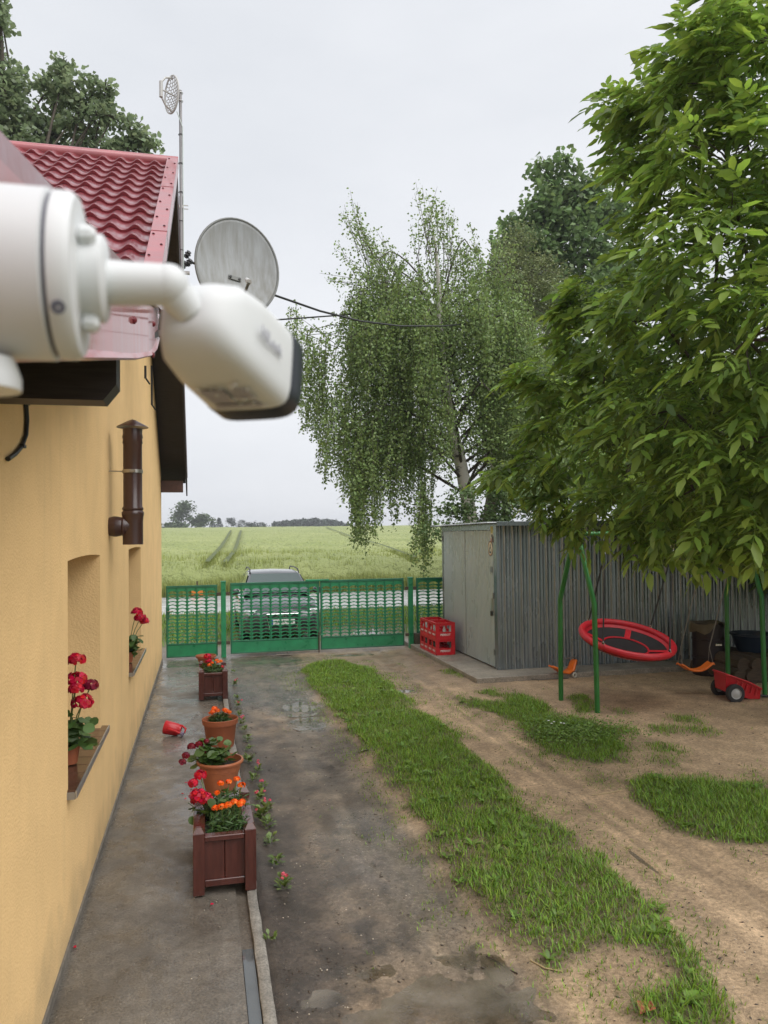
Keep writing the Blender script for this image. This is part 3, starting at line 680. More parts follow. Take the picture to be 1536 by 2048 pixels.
# lean-to roof, soffit and its tall verge flashing
hp('lean_to_roof', MB().prism([(-0.9, 2.37), (5.1, 3.83), (5.1, 3.87), (-0.9, 2.41)], 'x', -9.2, -0.215).mesh(), M_ROOF)
hp('soffit_board', MB().prism([(-0.9, 2.22), (3.2, 3.17), (5.07, 3.69), (5.07, 3.72), (3.2, 3.20), (-0.9, 2.25)], 'x', -9.0, -0.235).mesh(), M_TIMB)
prof = [(-0.6, 2.445, 2.245), (0.85, 2.79, 2.58), (1.6, 2.958, 2.75), (2.4, 3.137, 2.93), (3.09, 3.295, 3.098)]
def band(prof, xs, name, lip=True):
    mb = MB(); R = []
    for i, (y, zt_, zb) in enumerate(prof):
        x = xs[i]; R.append([mb.bm.verts.new(p) for p in ((x-0.09, y, zt_+0.012), (x, y, zt_), (x+0.002, y, zb+0.02), (x+0.014, y, zb+0.006), (x+0.006, y, zb), (x-0.03, y, zb+0.004))])
    for a, b_ in zip(R[:-1], R[1:]):
        for k in range(5): mb.bm.faces.new((a[k], a[k+1], b_[k+1], b_[k]))
    return hp(name, mb.mesh(), M_PINK)
vf = band(prof, [-0.2]*5, 'verge_flashing')
band([(3.085, 3.30, 3.096), (4.1, 3.58, 3.36), (5.07, 3.86, 3.66)], [-0.2, -0.235, -0.27], 'verge_flashing')
for (px, py, y) in ((265, 640, 2.15), (310, 648, 3.35), (303, 710, 3.02)):
    P = gx(px, py, -0.2) if y < 3.05 else gy(px, py, y)
    put('screw', MB().lathe([(0.012, 0), (0.012, 0.006), (0.005, 0.012)], 8, (-0.199, P[1], P[2]), rotm((1, 0, 0)), cap1=True).mesh(), mat('screw_red', (0.14, 0.012, 0.02), 0.4), vf)
# ================================================================== GATE
GYY = 15.65
M_GREEN = mat('green_gloss_paint', (0.018, 0.225, 0.095), 0.32, var=0.22, vscale=5, rvar=0.08, spec=0.6, bump=0.1, bscale=25)
M_GREEND = mat('green_paint_weathered', (0.013, 0.10, 0.055), 0.4, col2=(0.02, 0.16, 0.085), vscale=6, spec=0.55)
M_RUST = mat('rusty_iron', (0.07, 0.045, 0.03), 0.6, var=0.4, vscale=20)
def strip_mesh(w, z0, z1, pitch=0.069, hw=None):
    """one stamped steel strip: a column of crescent shaped openings"""
    hw = hw or w*0.44; N = 10; xs = np.linspace(-hw, hw, N+1); u = xs/hw; t = 0.003
    up = 0.052*np.sqrt(np.clip(1-u**2*0.97, 0, 1)); lo = up - 0.050*(1-np.abs(u)**5)-0.003; lo = np.minimum(lo + 0.006*np.exp(-(u/0.30)**2), up-0.003)
    bm = bmesh.new()
    def sheet(P):         # P: list of (x, zlow, zhigh)
        A = [[bm.verts.new((x, y, z)) for (z) in (a, b)] for y in (-t, t) for (x, a, b) in P]
        n = len(P); fr, bk = A[:n], A[n:]
        for i in range(n-1):
            bm.faces.new((fr[i][0], fr[i+1][0], fr[i+1][1], fr[i][1])); bm.faces.new((bk[i+1][0], bk[i][0], bk[i][1], bk[i+1][1]))
            bm.faces.new((fr[i][1], fr[i+1][1], bk[i+1][1], bk[i][1])); bm.faces.new((fr[i+1][0], fr[i][0], bk[i][0], bk[i+1][0]))
    rows = int((z1-z0-0.03)/pitch)
    for k in range(rows+1):
        b0 = z0 + 0.015 + (k-1)*pitch; b1 = z0 + 0.015 + k*pitch
        low = b0 + up if k > 0 else np.full(N+1, z0); high = b1 + lo if k < rows else np.full(N+1, z1)
        sheet([(xs[i], low[i], max(high[i], low[i]+0.001)) for i in range(N+1)])
    for s in (-1, 1):
        a, b = sorted((s*hw, s*w/2)); sheet([(a, z0, z1), (b, z0, z1)])
    me = bpy.data.meshes.new('stamped_strip'); bm.to_mesh(me); bm.free(); return me
def leaf(name, label, x0, x1, z0, z1, panel, ncol, y, tilt=0.0, cat='gate'):
    g = thing(name, label, cat, (x0, y, 0)); W = x1-x0; f = 0.028
    fr = MB()
    fr.box(0, W, -f/2, f/2, z1-0.045, z1, 0.003); fr.box(0, W, -f/2, f/2, z0, z0+0.025, 0.003)
    fr.box(0, f, -f/2+.0005, f/2-.0005, z0, z1, 0.003); fr.box(W-f, W, -f/2+.0005, f/2-.0005, z0, z1, 0.003)
    fr.box(0, W, -f/2, f/2, z0+panel, z0+panel+0.022, 0.003)
    fr.build('frame', M_GREEND, g)
    MB().box(f, W-f, -0.006, 0.004, z0+0.02, z0+panel+0.005).build('kick_plate', M_GREEN, g)
    wc = (W-2*f)/ncol; me = strip_mesh(wc-0.004, z0+panel+0.022, z1-0.045)
    for k in range(ncol):
        put('stamped_strip', me, M_GREEN, g, loc=(f+wc*(k+0.5), 0.001, 0))
    for k in range(1, ncol):
        MB().box(f+wc*k-0.004, f+wc*k+0.004, -0.012, -0.004, z0+panel+0.02, z1-0.04).build('bar', M_GREEND, g)
    return g
wk = leaf('wicket_gate', 'narrow green wicket gate beside the yellow wall', -0.70, 0.28, 0.03, 1.43, 0.24, 5, GYY, cat='gate')
put('lock_box', MB().box(-0.005, 0.06, -0.035, 0.02, 0.80, 1.02, 0.004).mesh(), M_GREEND, wk)
hd = put('handle', MB().tube([(0.035, -0.035, 0.93), (0.035, -0.07, 0.935), (0.13, -0.072, 0.945)], 0.008, 6).mesh(), mat('worn_steel', (0.45, 0.43, 0.38), 0.35, metal=0.8), wk)
gl = leaf('gate_leaf', 'left leaf of the green double gate with the car behind', 0.53, 2.315, 0.05, 1.455, 0.235, 9, GYY)
gr = leaf('gate_leaf', 'right leaf of the green double gate beside the crates', 2.335, 4.10, 0.05, 1.465, 0.235, 9, GYY)
put('drop_bolt', MB().tube([(1.765, -0.03, 0.42), (1.765, -0.03, 0.0)], 0.012, 8).mesh(), M_RUST, gl)
put('bolt_handle', MB().tube([(1.765, -0.03, 0.36), (1.80, -0.06, 0.37), (1.86, -0.06, 0.36)], 0.008, 6).mesh(), M_GREEN, gl)
put('latch_cap', MB().box(-0.30, 0.18, -0.03, 0.03, 1.445, 1.485, 0.003).mesh(), M_GREEN, gr)
def post(x, label, h=1.50, w=0.095):
    p = thing('gate_post', label, 'gate post', (x, GYY, 0))
    MB().box(-w/2, w/2, -w/2, w/2, -0.05, h-0.02, 0.006).build('column', M_GREEN, p)
    MB().box(-w/2-0.006, w/2+0.006, -w/2-0.006, w/2+0.006, h-0.0195, h, 0.004).build('cap', M_GREEN, p)
    for z in (0.28, 1.25):
        for s in (-1, 1): MB().box(s*w/2, s*(w/2+0.075), -0.03, 0.0, z-0.03, z+0.03, 0.004).build('hinge', M_RUST, p)
    return p
post(0.395, 'green square gate post between wicket and double gate'); post(4.245, 'green square gate post beside the metal shed', 1.48)
fp = leaf('garden_fence', 'short green fence section between gate post and shed', 4.37, 5.6, 0.30, 1.46, 0.02, 5, GYY, cat='fence')
tag(MB().box(4.30, 5.8, GYY-0.1, GYY+0.1, -0.1, 0.30, 0.01).build('fence_footing', mat('mossy_footing', (0.06, 0.055, 0.04), 0.9, var=0.4, vscale=10, bump=0.5)), 'dark mossy concrete footing under the fence panel', 'footing')

# ================================================================== SHED
SX0, SX1, SY0, SY1, SZ0, SZ = 4.83, 12.3, 12.21, 15.22, 0.085, 2.555
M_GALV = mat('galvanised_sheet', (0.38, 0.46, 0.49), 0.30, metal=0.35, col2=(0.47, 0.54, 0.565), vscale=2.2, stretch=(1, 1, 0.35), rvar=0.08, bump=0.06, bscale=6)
M_GALVD = mat('galvanised_sheet_shaded', (0.19, 0.225, 0.245), 0.26, metal=0.65, col2=(0.26, 0.295, 0.315), vscale=3, stretch=(1, 1, 0.3), rvar=0.07)  # shaded copy of the sheet: dark tree reflections put into the colour
shed = thing('metal_shed', 'galvanised corrugated metal garden shed on a concrete slab', 'shed', (SX0, SY0, SZ0))
tag(MB().box(4.22, 12.45, 11.62, 16.12, -0.12, 0.083, 0.008).build('shed_slab', M_SLAB), 'low concrete slab under the metal shed', kind='structure')
M_RIBLIT = mat('zinc_rib_highlight', (0.34, 0.37, 0.39), 0.35, metal=0.5, var=0.25, vscale=4)
def rib_sheet(length, h, per=0.125, deep=0.016, fine=False):
    """trapezoid profile sheet along +X, facing -Y"""
    prof = []; x = 0.0
    while x < length-1e-6:
        if fine: prof += [(x, 0), (x+per*0.80, 0), (x+per*0.86, -deep), (x+per*0.94, -deep)]
        else: prof += [(x, 0), (x+per*0.40, 0), (x+per*0.42, -0.004), (x+per*0.46, -0.004), (x+per*0.48, 0), (x+per*0.84, 0), (x+per*0.87, -deep), (x+per*0.97, -deep)]
        x += per
    prof.append((length, 0)); prof = [(min(p[0], length), p[1]) for p in prof]
    xs = np.array(prof); n = len(xs)
    V = np.concatenate([np.stack([xs[:, 0], xs[:, 1], np.zeros(n)], -1), np.stack([xs[:, 0], xs[:, 1], np.full(n, h)], -1)])
    F = [(i, i+1, n+i+1, n+i) for i in range(n-1)]; me = mesh_np('profile_sheet', V, F)
    if not fine:                      # light caught on the ribs, painted as a brighter crest colour
        me.materials.append(M_GALVD); me.materials.append(M_RIBLIT)
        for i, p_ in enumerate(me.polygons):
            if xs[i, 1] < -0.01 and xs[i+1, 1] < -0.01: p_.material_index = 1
    return me
LS = (SX1-SX0)/7
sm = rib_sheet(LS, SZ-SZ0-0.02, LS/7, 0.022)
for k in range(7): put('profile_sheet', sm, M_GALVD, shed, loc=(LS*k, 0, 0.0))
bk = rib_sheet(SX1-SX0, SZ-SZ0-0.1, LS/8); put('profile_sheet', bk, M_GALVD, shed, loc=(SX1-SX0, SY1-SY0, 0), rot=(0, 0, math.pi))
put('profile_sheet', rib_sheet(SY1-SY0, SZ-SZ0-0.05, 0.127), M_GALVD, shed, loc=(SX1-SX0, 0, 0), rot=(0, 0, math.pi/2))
# front frame (faces the drive, -X)
fw = SY1-SY0
fr = MB(); fr.box(-0.012, 0.03, -0.02, 0.13, 0, SZ-SZ0-0.01, 0.004); fr.box(-0.010, 0.03, fw-0.06, fw+0.02, 0, SZ-SZ0-0.01, 0.004); fr.box(-0.011, 0.03, 0.131, fw-0.061, SZ-SZ0-0.12, SZ-SZ0-0.01, 0.004)
fr.build('front_frame', M_GALVD, shed)
dh = SZ-SZ0-0.15
for k, (a, b) in enumerate(((0.14, 1.60), (1.61, fw-0.07))):
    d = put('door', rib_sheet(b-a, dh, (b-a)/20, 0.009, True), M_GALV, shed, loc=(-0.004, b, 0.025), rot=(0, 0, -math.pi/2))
    if k == 0:
        put('lock_plate', MB().box(1.36, 1.44, -0.022, -0.006, 0.93, 1.16, 0.003).mesh(), mat('worn_steel', (0.45, 0.43, 0.38), 0.35, metal=0.8), d)
        put('padlock', MB().box(1.37, 1.43, -0.045, -0.0225, 0.86, 0.95, 0.006).mesh(), mat('dark_lock', (0.03, 0.028, 0.026), 0.4), d)
        put('vent_plate', MB().box(1.33, 1.43, -0.012, -0.006, 1.60, 1.70, 0.002).mesh(), mat('dull_zinc', (0.2, 0.21, 0.21), 0.5, metal=0.7), d)
    for z in (0.2, dh*0.5, dh-0.2):
        put('hinge', MB().lathe([(0.016, 0), (0.016, 0.10)], 8, (0.0 if k == 1 else b-a, -0.012, z), cap0=True, cap1=True).mesh(), mat('dull_zinc', (0.2, 0.21, 0.21), 0.5, metal=0.7), d)
M_STO = mat('sticker_orange', (0.62, 0.25, 0.02), 0.5); M_STC = mat('sticker_cream', (0.75, 0.68, 0.5), 0.5); M_STD = mat('sticker_dark', (0.03, 0.02, 0.012), 0.5); M_STY = mat('sticker_yellow', (0.62, 0.50, 0.05), 0.5, col2=(0.45, 0.42, 0.1), vscale=30); M_STR = mat('sticker_red', (0.55, 0.12, 0.05), 0.5)
P = gx(982, 1097, SX0); rx = rotm((-1, 0, 0))
st = thing('oval_sticker', 'oval orange sticker with dark figure on the shed door', 'sticker', (SX0-0.0115, P[1], P[2]))
def disc(r0, r1, m, name, dx, asp=1.25):
    mb = MB(); mb.lathe([(r0, 0), (r1, 0), (r1, 0.0008), (max(r0, 0.0005), 0.0008)], 28, (0, 0, 0), rx)
    me = mb.mesh(); 
    for v in me.vertices: v.co.z *= asp; v.co.x -= dx
    put(name, me, m, st)
disc(0.0005, 0.105, M_STO, 'backing', 0.0); disc(0.0005, 0.085, M_STC, 'field', 0.0010); disc(0.095, 0.106, M_STD, 'outline', 0.0012)
fg = MB()
fg.prism([(0.045, -0.08), (-0.045, -0.08), (-0.05, -0.02), (-0.03, 0.02), (-0.012, 0.03), (-0.012, 0.07), (0.02, 0.075), (0.022, 0.03), (0.05, 0.0)], 'x', -0.0030, -0.0022); fg.build('figure', M_STD, st)
fg = MB(); fg.prism([(0.02, -0.045), (-0.03, -0.05), (-0.034, -0.005), (0.0, 0.005)], 'x', -0.0038, -0.0031); fg.build('apron', M_STC, st)
P = gx(985, 1070, SX0)
s2 = thing('paper_sticker', 'faded yellow and red paper sticker on the shed door', 'sticker', (SX0-0.0115, P[1], P[2]))
for (z0, z1, m, n_) in ((0.03, 0.15, M_STY, 'upper_field'), (-0.055, 0.029, M_STC, 'middle_field'), (-0.12, -0.056, M_STR, 'lower_field')):
    MB().box(-0.001, 0.0, -0.06, 0.06, z0, z1).build(n_, m, s2)
MB().box(-0.0016, -0.0011, -0.035, 0.03, -0.04, 0.01).build('picture', M_STD, s2)
# roof
rf = MB(); n = 60; ys = np.linspace(-0.15, fw+0.12, n*4+1); R = []
for i, y in enumerate(ys):
    c = (0.018 if (i % 4) in (1, 2) else 0.0); R.append([rf.bm.verts.new((x, y, z + c - 0.02*(y/fw))) for (x, z) in ((-0.22, SZ-SZ0), (SX1-SX0+0.15, SZ-SZ0-0.03))])
for a, b in zip(R[:-1], R[1:]): rf.bm.faces.new((a[0], a[1], b[1], b[0]))
o = rf.build('roof', mat('roof_zinc', (0.25, 0.26, 0.265), 0.45, metal=0.7, var=0.3, vscale=3), shed)
md = o.modifiers.new('thick', 'SOLIDIFY'); md.thickness = 0.008
MB().box(-0.05, SX1-SX0+0.1, -0.155, -0.135, SZ-SZ0-0.05, SZ-SZ0+0.022, 0.002).build('eave_trim', M_GALVD, shed)

# ================================================================== CRATES
M_CRATE = mat('red_crate_plastic', (0.62, 0.012, 0.022), 0.34, spec=0.55, var=0.08, vscale=5)
M_LETW = mat('white_lettering', (0.80, 0.74, 0.72), 0.5)
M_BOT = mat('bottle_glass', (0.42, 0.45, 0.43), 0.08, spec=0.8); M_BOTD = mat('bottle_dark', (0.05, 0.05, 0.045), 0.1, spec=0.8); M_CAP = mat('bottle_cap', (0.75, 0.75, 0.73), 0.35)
cw, cl, ch = 0.37, 0.52, 0.305
ct_front = text_mesh('PIERROT', 0.052, 0.0006, bold=0.0016); ct_side = text_mesh('PIERROT', 0.046, 0.0006, bold=0.0012)
for mm in (ct_front, ct_side): mm.materials.append(M_LETW)
def side_panel(w, opens, t=0.014):
    """front wall of a crate in the XZ plane with rectangular openings (x0,x1,z0,z1)"""
    mb = MB(); xs = sorted({0, w, *[o[0] for o in opens], *[o[1] for o in opens]}); zs = sorted({0, ch, *[o[2] for o in opens], *[o[3] for o in opens]})
    for a, b in zip(xs[:-1], xs[1:]):
        for c, d in zip(zs[:-1], zs[1:]):
            if not any(a >= o[0]-1e-6 and b <= o[1]+1e-6 and c >= o[2]-1e-6 and d <= o[3]+1e-6 for o in opens): mb.box(a, b, 0, t, c, d)
    bmesh.ops.remove_doubles(mb.bm, verts=list(mb.bm.verts), dist=1e-5)
    inner = [f for f in mb.bm.faces if not f.is_valid]
    mb.box(-0.006, w+0.006, -0.006, t, 0.0, 0.018); mb.box(-0.006, w+0.006, -0.007, t, ch-0.022, ch-0.002); mb.box(-0.007, 0.012, -0.0065, t, 0.018, ch-0.022); mb.box(w-0.012, w+0.007, -0.0065, t, 0.018, ch-0.022)
    return mb.mesh()
fr_m = side_panel(cw, [(0.065, cw-0.065, 0.13, ch-0.055)]); sd_m = side_panel(cl, [(0.045, cl/2-0.02, 0.14, ch-0.05), (cl/2+0.02, cl-0.045, 0.14, ch-0.05)])
div = MB()
for k in (1, 2): div.box(cw*k/3-0.003, cw*k/3+0.003, 0.02, cl-0.02, 0.01, 0.13)
for k in (1, 2, 3): div.box(0.02, cw-0.02, cl*k/4-0.003, cl*k/4+0.003, 0.01, 0.1295)
div.box(0.005, cw-0.005, 0.005, cl-0.005, 0.001, 0.01); div_m = div.mesh()
mid = MB(); mid.box(cl/2-0.012, cl/2+0.012, -0.008, 0.01, 0.018, ch-0.022); mid.box(0.03, cl/2-0.03, -0.003, 0.01, 0.035, 0.11); mid_m = mid.mesh()
bott = MB(); bott.lathe([(0.001, 0), (0.034, 0.002), (0.036, 0.02), (0.036, 0.13), (0.030, 0.165), (0.015, 0.20), (0.0135, 0.245), (0.0145, 0.25)], 10); bott_m = bott.mesh(); shade(bott_m); bott_m.materials.append(M_BOT)
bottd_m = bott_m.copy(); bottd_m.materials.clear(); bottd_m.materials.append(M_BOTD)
capm = MB(); capm.lathe([(0.0155, 0.232), (0.017, 0.236), (0.0155, 0.262), (0.001, 0.264)], 10, cap0=True); cap_m = capm.mesh(); cap_m.materials.append(M_CAP)
crn = gz(872, 1311, 0.083)
CRX, CRY = crn[0]+0.005, crn[1]+0.0
def crate(x, y, z, label, side_lbl):
    g = thing('bottle_crate', label, 'crate', (x, y, z), 0, 'red bottle crates beside the shed')
    a = put('end_wall', fr_m, M_CRATE, g); t = put('lettering', ct_front, None, a, loc=(cw/2, -0.0015, 0.075), rot=(math.pi/2, 0, 0))
    put('end_wall', fr_m, M_CRATE, g, loc=(cw, cl, 0), rot=(0, 0, math.pi))
    s = put('side_wall', sd_m, M_CRATE, g, loc=(0, cl, 0), rot=(0, 0, -math.pi/2)); put('rib', mid_m, M_CRATE, s)
    for k in (0.25, 0.75): put('lettering', ct_side, None, s, loc=(cl*k, -0.005, 0.075), rot=(math.pi/2, 0, 0))
    put('side_wall', sd_m, M_CRATE, g, loc=(cw, 0, 0), rot=(0, 0, math.pi/2))
    put('divider', div_m, M_CRATE, g)
    for i in range(3):
        for j in range(4):
            if (i > 0 and j > 0): continue
            if random.random() < 0.12: continue
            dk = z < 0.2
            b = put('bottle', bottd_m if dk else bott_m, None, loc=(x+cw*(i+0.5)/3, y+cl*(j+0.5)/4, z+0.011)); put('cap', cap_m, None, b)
            tag(b, side_lbl, 'bottle', side_lbl+' set')
    return g
crate(CRX, CRY, 0.083, 'lower red bottle crate of the front stack by the shed', 'dark capped bottle inside the lower front red crate')
crate(CRX+0.004, CRY+0.005, 0.083+ch, 'upper red bottle crate of the front stack by the shed', 'clear capped bottle inside the upper front red crate')
crate(CRX+0.0, CRY+cl+0.02, 0.083, 'lower red bottle crate of the rear stack near the gate', 'dark capped bottle inside the lower rear red crate')
crate(CRX+0.006, CRY+cl+0.025, 0.083+ch, 'upper red bottle crate of the rear stack near the gate', 'clear capped bottle inside the upper rear red crate')

# ================================================================== SWING SET
M_SWG = mat('green_swing_paint', (0.022, 0.165, 0.030), 0.33, var=0.15, vscale=6, spec=0.55, rvar=0.06)
sw = thing('swing_frame', 'green tubular steel swing frame with bent legs', 'swing frame', (6.4, 9.75, 0))
BZ = 2.36
L2 = gz(1195, 1425); L1 = gz(1122, 1400); R2 = gz(1530, 1393); R1 = np.array([R2[0]+0.12, R2[1]+0.95, 0])
BA = Vector((5.02, (L1[1]+L2[1])/2, BZ)); BB = Vector((R2[0]+0.06, (R1[1]+R2[1])/2, BZ))
def bent(b, top, side):
    b = Vector(b); b.z = ground_h(b.x, b.y)-0.05; kn = Vector((b.x*0.92+top.x*0.08, b.y + 0.02*side, 1.42)); tp = Vector((top.x, top.y-0.04*side, BZ+0.02))
    p = [b, b.lerp(kn, 0.5), kn + Vector((0, 0, -0.12)), kn + Vector((0, 0, 0.0)), kn.lerp(tp, 0.12), kn.lerp(tp, 0.8), kn.lerp(tp, 0.93) + Vector((0, 0.015*side, 0.0)), tp]
    return p
for (b, t, s_, c) in ((L2, BA, 1, 0), (L1, BA, -1, 0), (R2, BB, 1, 0), (R1, BB, -1, 0)):
    o = MB().tube([q - Vector(sw.location) for q in bent(b, t, s_)], 0.034, 12).build('leg', M_SWG, sw, True)
d = (BB-BA).normalized()
MB().tube([BA - d*0.12 - Vector(sw.location), BB + d*0.12 - Vector(sw.location)], 0.032, 12).build('top_beam', M_SWG, sw, True)
def on_beam(t): return BA.lerp(BB, t)
# nest swing
NC = gy(1254, 1277, 9.72); NR = 0.62
M_NRED = mat('red_swing_fabric', (0.52, 0.010, 0.022), 0.45, var=0.14, vscale=9, bump=0.25, bscale=12, bdist=0.02)
M_NBLK = mat('black_swing_mesh', (0.012, 0.012, 0.014), 0.55, bump=0.15, bscale=120)
M_ROPEB = mat('black_rope', (0.015, 0.014, 0.014), 0.7); M_ROPE = mat('grey_rope', (0.16, 0.14, 0.115), 0.85); M_CHR = mat('bright_steel', (0.75, 0.75, 0.75), 0.2, metal=1.0)
ns = thing('nest_swing', 'round red and black nest swing hanging from the green frame', 'swing', tuple(NC))
ns.rotation_euler = (math.radians(16), math.radians(2), math.radians(5))
MB().torus(NR, 0.047, 44, 12).build('rim', M_NRED, ns, True)
bowl = MB(); bowl.lathe([(NR-0.02, -0.035), (NR*0.86, -0.065), (NR*0.55, -0.115), (NR*0.5, -0.12), (0.002, -0.135)], 44); bowl.build('seat', M_NBLK, ns, True)
bt = MB(); bt.lathe([(NR+0.02, -0.05), (NR*0.87, -0.10), (NR*0.56, -0.172), (0.002, -0.20)], 44); bt.build('underside', M_NRED, ns, True)
bd = MB(); bd.lathe([(NR-0.035, -0.015), (NR*0.88, -0.055)], 44); bd.build('inner_band', M_NRED, ns, True)
MB().torus(NR*0.50, 0.014, 36, 6, (0, 0, -0.112)).build('seat_ring', M_NRED, ns, True)
for k in range(4):
    a = math.radians(52+90*k); c, s_ = math.cos(a), math.sin(a); w = 0.04; mb = MB()
    R = [[(r*c - s_*w*q, r*s_ + c*w*q, z) for q in (-1, 1)] for (r, z) in ((NR*0.88, -0.052), (NR*0.68, -0.084), (NR*0.50, -0.110))]
    for A, B in zip(R[:-1], R[1:]): mb.quad(A[0], A[1], B[1], B[0])
    mb.build('strap', M_NRED, ns)
nm = Matrix.Translation(ns.location) @ ns.rotation_euler.to_matrix().to_4x4(); inv = nm.inverted()
for k in range(4):
    a = math.radians(25+90*k); p = Vector(((NR+0.01)*math.cos(a), (NR+0.01)*math.sin(a), 0.05))
    hang = on_beam(0.16 if math.cos(a) < 0 else 0.56) + Vector((0, 0, -0.28)); q = inv @ hang
    rp = MB().tube([p, p.lerp(q, 0.5), q], 0.011, 6).build('rope', M_ROPEB, ns)
    MB().torus(0.026, 0.006, 12, 6, p, rotm((1, 0, 0))).build('ring', M_CHR, rp)
for t in (0.16, 0.56):
    hang = on_beam(t); a = inv @ (hang + Vector((0, 0, -0.29))); b = inv @ (hang + Vector((0, 0, -0.03)))
    cb = MB(); c = (a+b)/2; h = 0.07
    cb.tube([a, a+(b-a)*0.15 + Vector((0.02, 0, 0)), c + Vector((0.033, 0, 0.03)), b, c + Vector((-0.033, 0, 0.03)), a+(b-a)*0.15 + Vector((-0.02, 0, 0)), a], 0.0055, 6, False); cb.build('carabiner', M_CHR, ns)
# orange sling swing
M_ORG = mat('orange_plastic', (0.75, 0.16, 0.012), 0.35, spec=0.5, var=0.08, vscale=6)
SC = gy(1391, 1338, 9.9)
ss = thing('sling_swing', 'orange plastic sling seat swing on thin grey ropes', 'swing', tuple(SC)); ss.rotation_euler = (0, 0, math.radians(-3))
sb = MB(); pts = [(-0.26, 0.075), (-0.24, 0.085), (-0.2, 0.06), (-0.13, 0.012), (-0.06, -0.01), (0, -0.014), (0.06, -0.01), (0.13, 0.012), (0.2, 0.06), (0.24, 0.085), (0.26, 0.075)]
rows = []
for (x, z) in pts: rows.append([sb.bm.verts.new((x, y, z+dz)) for (y, dz) in ((-0.085, -0.012), (-0.075, 0.012), (0, 0.0), (0.075, 0.012), (0.085, -0.012))])
for a, b in zip(rows[:-1], rows[1:]):
    for k in range(4): sb.bm.faces.new((a[k], a[k+1], b[k+1], b[k]))
o = sb.build('seat', M_ORG, ss, True); md = o.modifiers.new('t', 'SOLIDIFY'); md.thickness = 0.022; md.offset = -1
for s_, t in ((-1, 0.78), (1, 0.96)):
    top = on_beam(t) - Vector(SC); mid_ = Vector((s_*0.23, 0, 0.30))
    rp = MB().tube([mid_, mid_.lerp(top, 0.6) + Vector((0.01, 0, 0)), top], 0.008, 6).build('rope', M_ROPE, ss)
    for y in (-0.06, 0.06): MB().tube([(s_*0.245, y, 0.075), mid_], 0.005, 6).build('rope_tail', M_ROPE, rp)

# ================================================================== TOYS AND THINGS UNDER THE TREE
M_TYRE = mat('black_tyre', (0.018, 0.018, 0.019), 0.6, bump=0.2, bscale=30); M_RIM = mat('grey_rim', (0.42, 0.42, 0.42), 0.35); M_TOYR = mat('toy_red', (0.48, 0.012, 0.02), 0.32, spec=0.55, var=0.08)
WC = gz(1463, 1403); WC[2] = 0
tr = thing('toy_trailer', 'red plastic toy tipping trailer with two black wheels', 'toy', (WC[0]+0.22, WC[1]+0.17, float(ground_h(WC[0], WC[1]))-0.01), math.radians(-10))
sec = [(-0.28, 0.44, 0.21, 0.16), (-0.2, 0.42, 0.21, 0.14), (0.12, 0.30, 0.19, 0.03), (0.32, 0.19, 0.16, 0.02)]   # x, top z, half width, bottom z
tb = MB(); R = []
for (x, zt_, w, zb) in sec: R.append([tb.bm.verts.new(p) for p in ((x, -w-0.02, zt_), (x, -w, zt_-0.015), (x, -w*0.8, zb), (x, w*0.8, zb), (x, w, zt_-0.015), (x, w+0.02, zt_))])
for a, b in zip(R[:-1], R[1:]):
    for k in range(5): tb.bm.faces.new((a[k], a[k+1], b[k+1], b[k]))
tb.bm.faces.new(R[0]); tb.bm.faces.new(R[-1][::-1])
o = tb.build('tub', M_TOYR, tr); md = o.modifiers.new('t', 'SOLIDIFY'); md.thickness = 0.012
rm = MB()
for s_ in (-1, 1): rm.tube([(x, s_*(w+0.02), zt_) for (x, zt_, w, zb) in sec], 0.016, 6)
rm.tube([(-0.28, -0.23, 0.44), (-0.28, 0.23, 0.44)], 0.016, 6); rm.tube([(0.32, -0.18, 0.19), (0.32, 0.18, 0.19)], 0.016, 6); rm.build('rim', M_TOYR, tr, True)
for k in range(5):
    x = -0.12+0.085*k; zt_ = np.interp(x, [-0.2, 0.12, 0.32], [0.42, 0.30, 0.19])-0.05; zb = zt_-0.11
    w1 = np.interp(x, [-0.2, 0.12, 0.32], [0.21, 0.19, 0.16]); MB().tube([(x+0.03, -w1-0.002, zt_), (x, -w1*0.9-0.012, zb)], 0.013, 6).build('rib', M_TOYR, tr)
for s_ in (-1, 1):
    wl_ = thing('wheel', None, None, (-0.16, s_*0.25, 0.145)); wl_.parent = tr
    rw = rotm((0, s_, 0))
    ty = MB(); ty.lathe([(0.085, -0.045), (0.135, -0.045), (0.148, -0.03), (0.148, 0.03), (0.135, 0.045), (0.085, 0.045)], 28, (0, 0, 0), rw); ty.build('tyre', M_TYRE, wl_, True)
    ri = MB(); ri.lathe([(0.088, 0.046), (0.08, 0.040), (0.076, 0.03), (0.045, 0.036), (0.03, 0.044), (0.001, 0.044)], 24, (0, 0, 0), rw); ri.build('rim', M_RIM, wl_, True)
MB().tube([(0.3, 0, 0.06), (0.55, 0, 0.03)], 0.018, 8).build('tow_bar', mat('toy_black', (0.02, 0.02, 0.02), 0.5), tr)
tr.scale = (0.86, 0.86, 0.86)
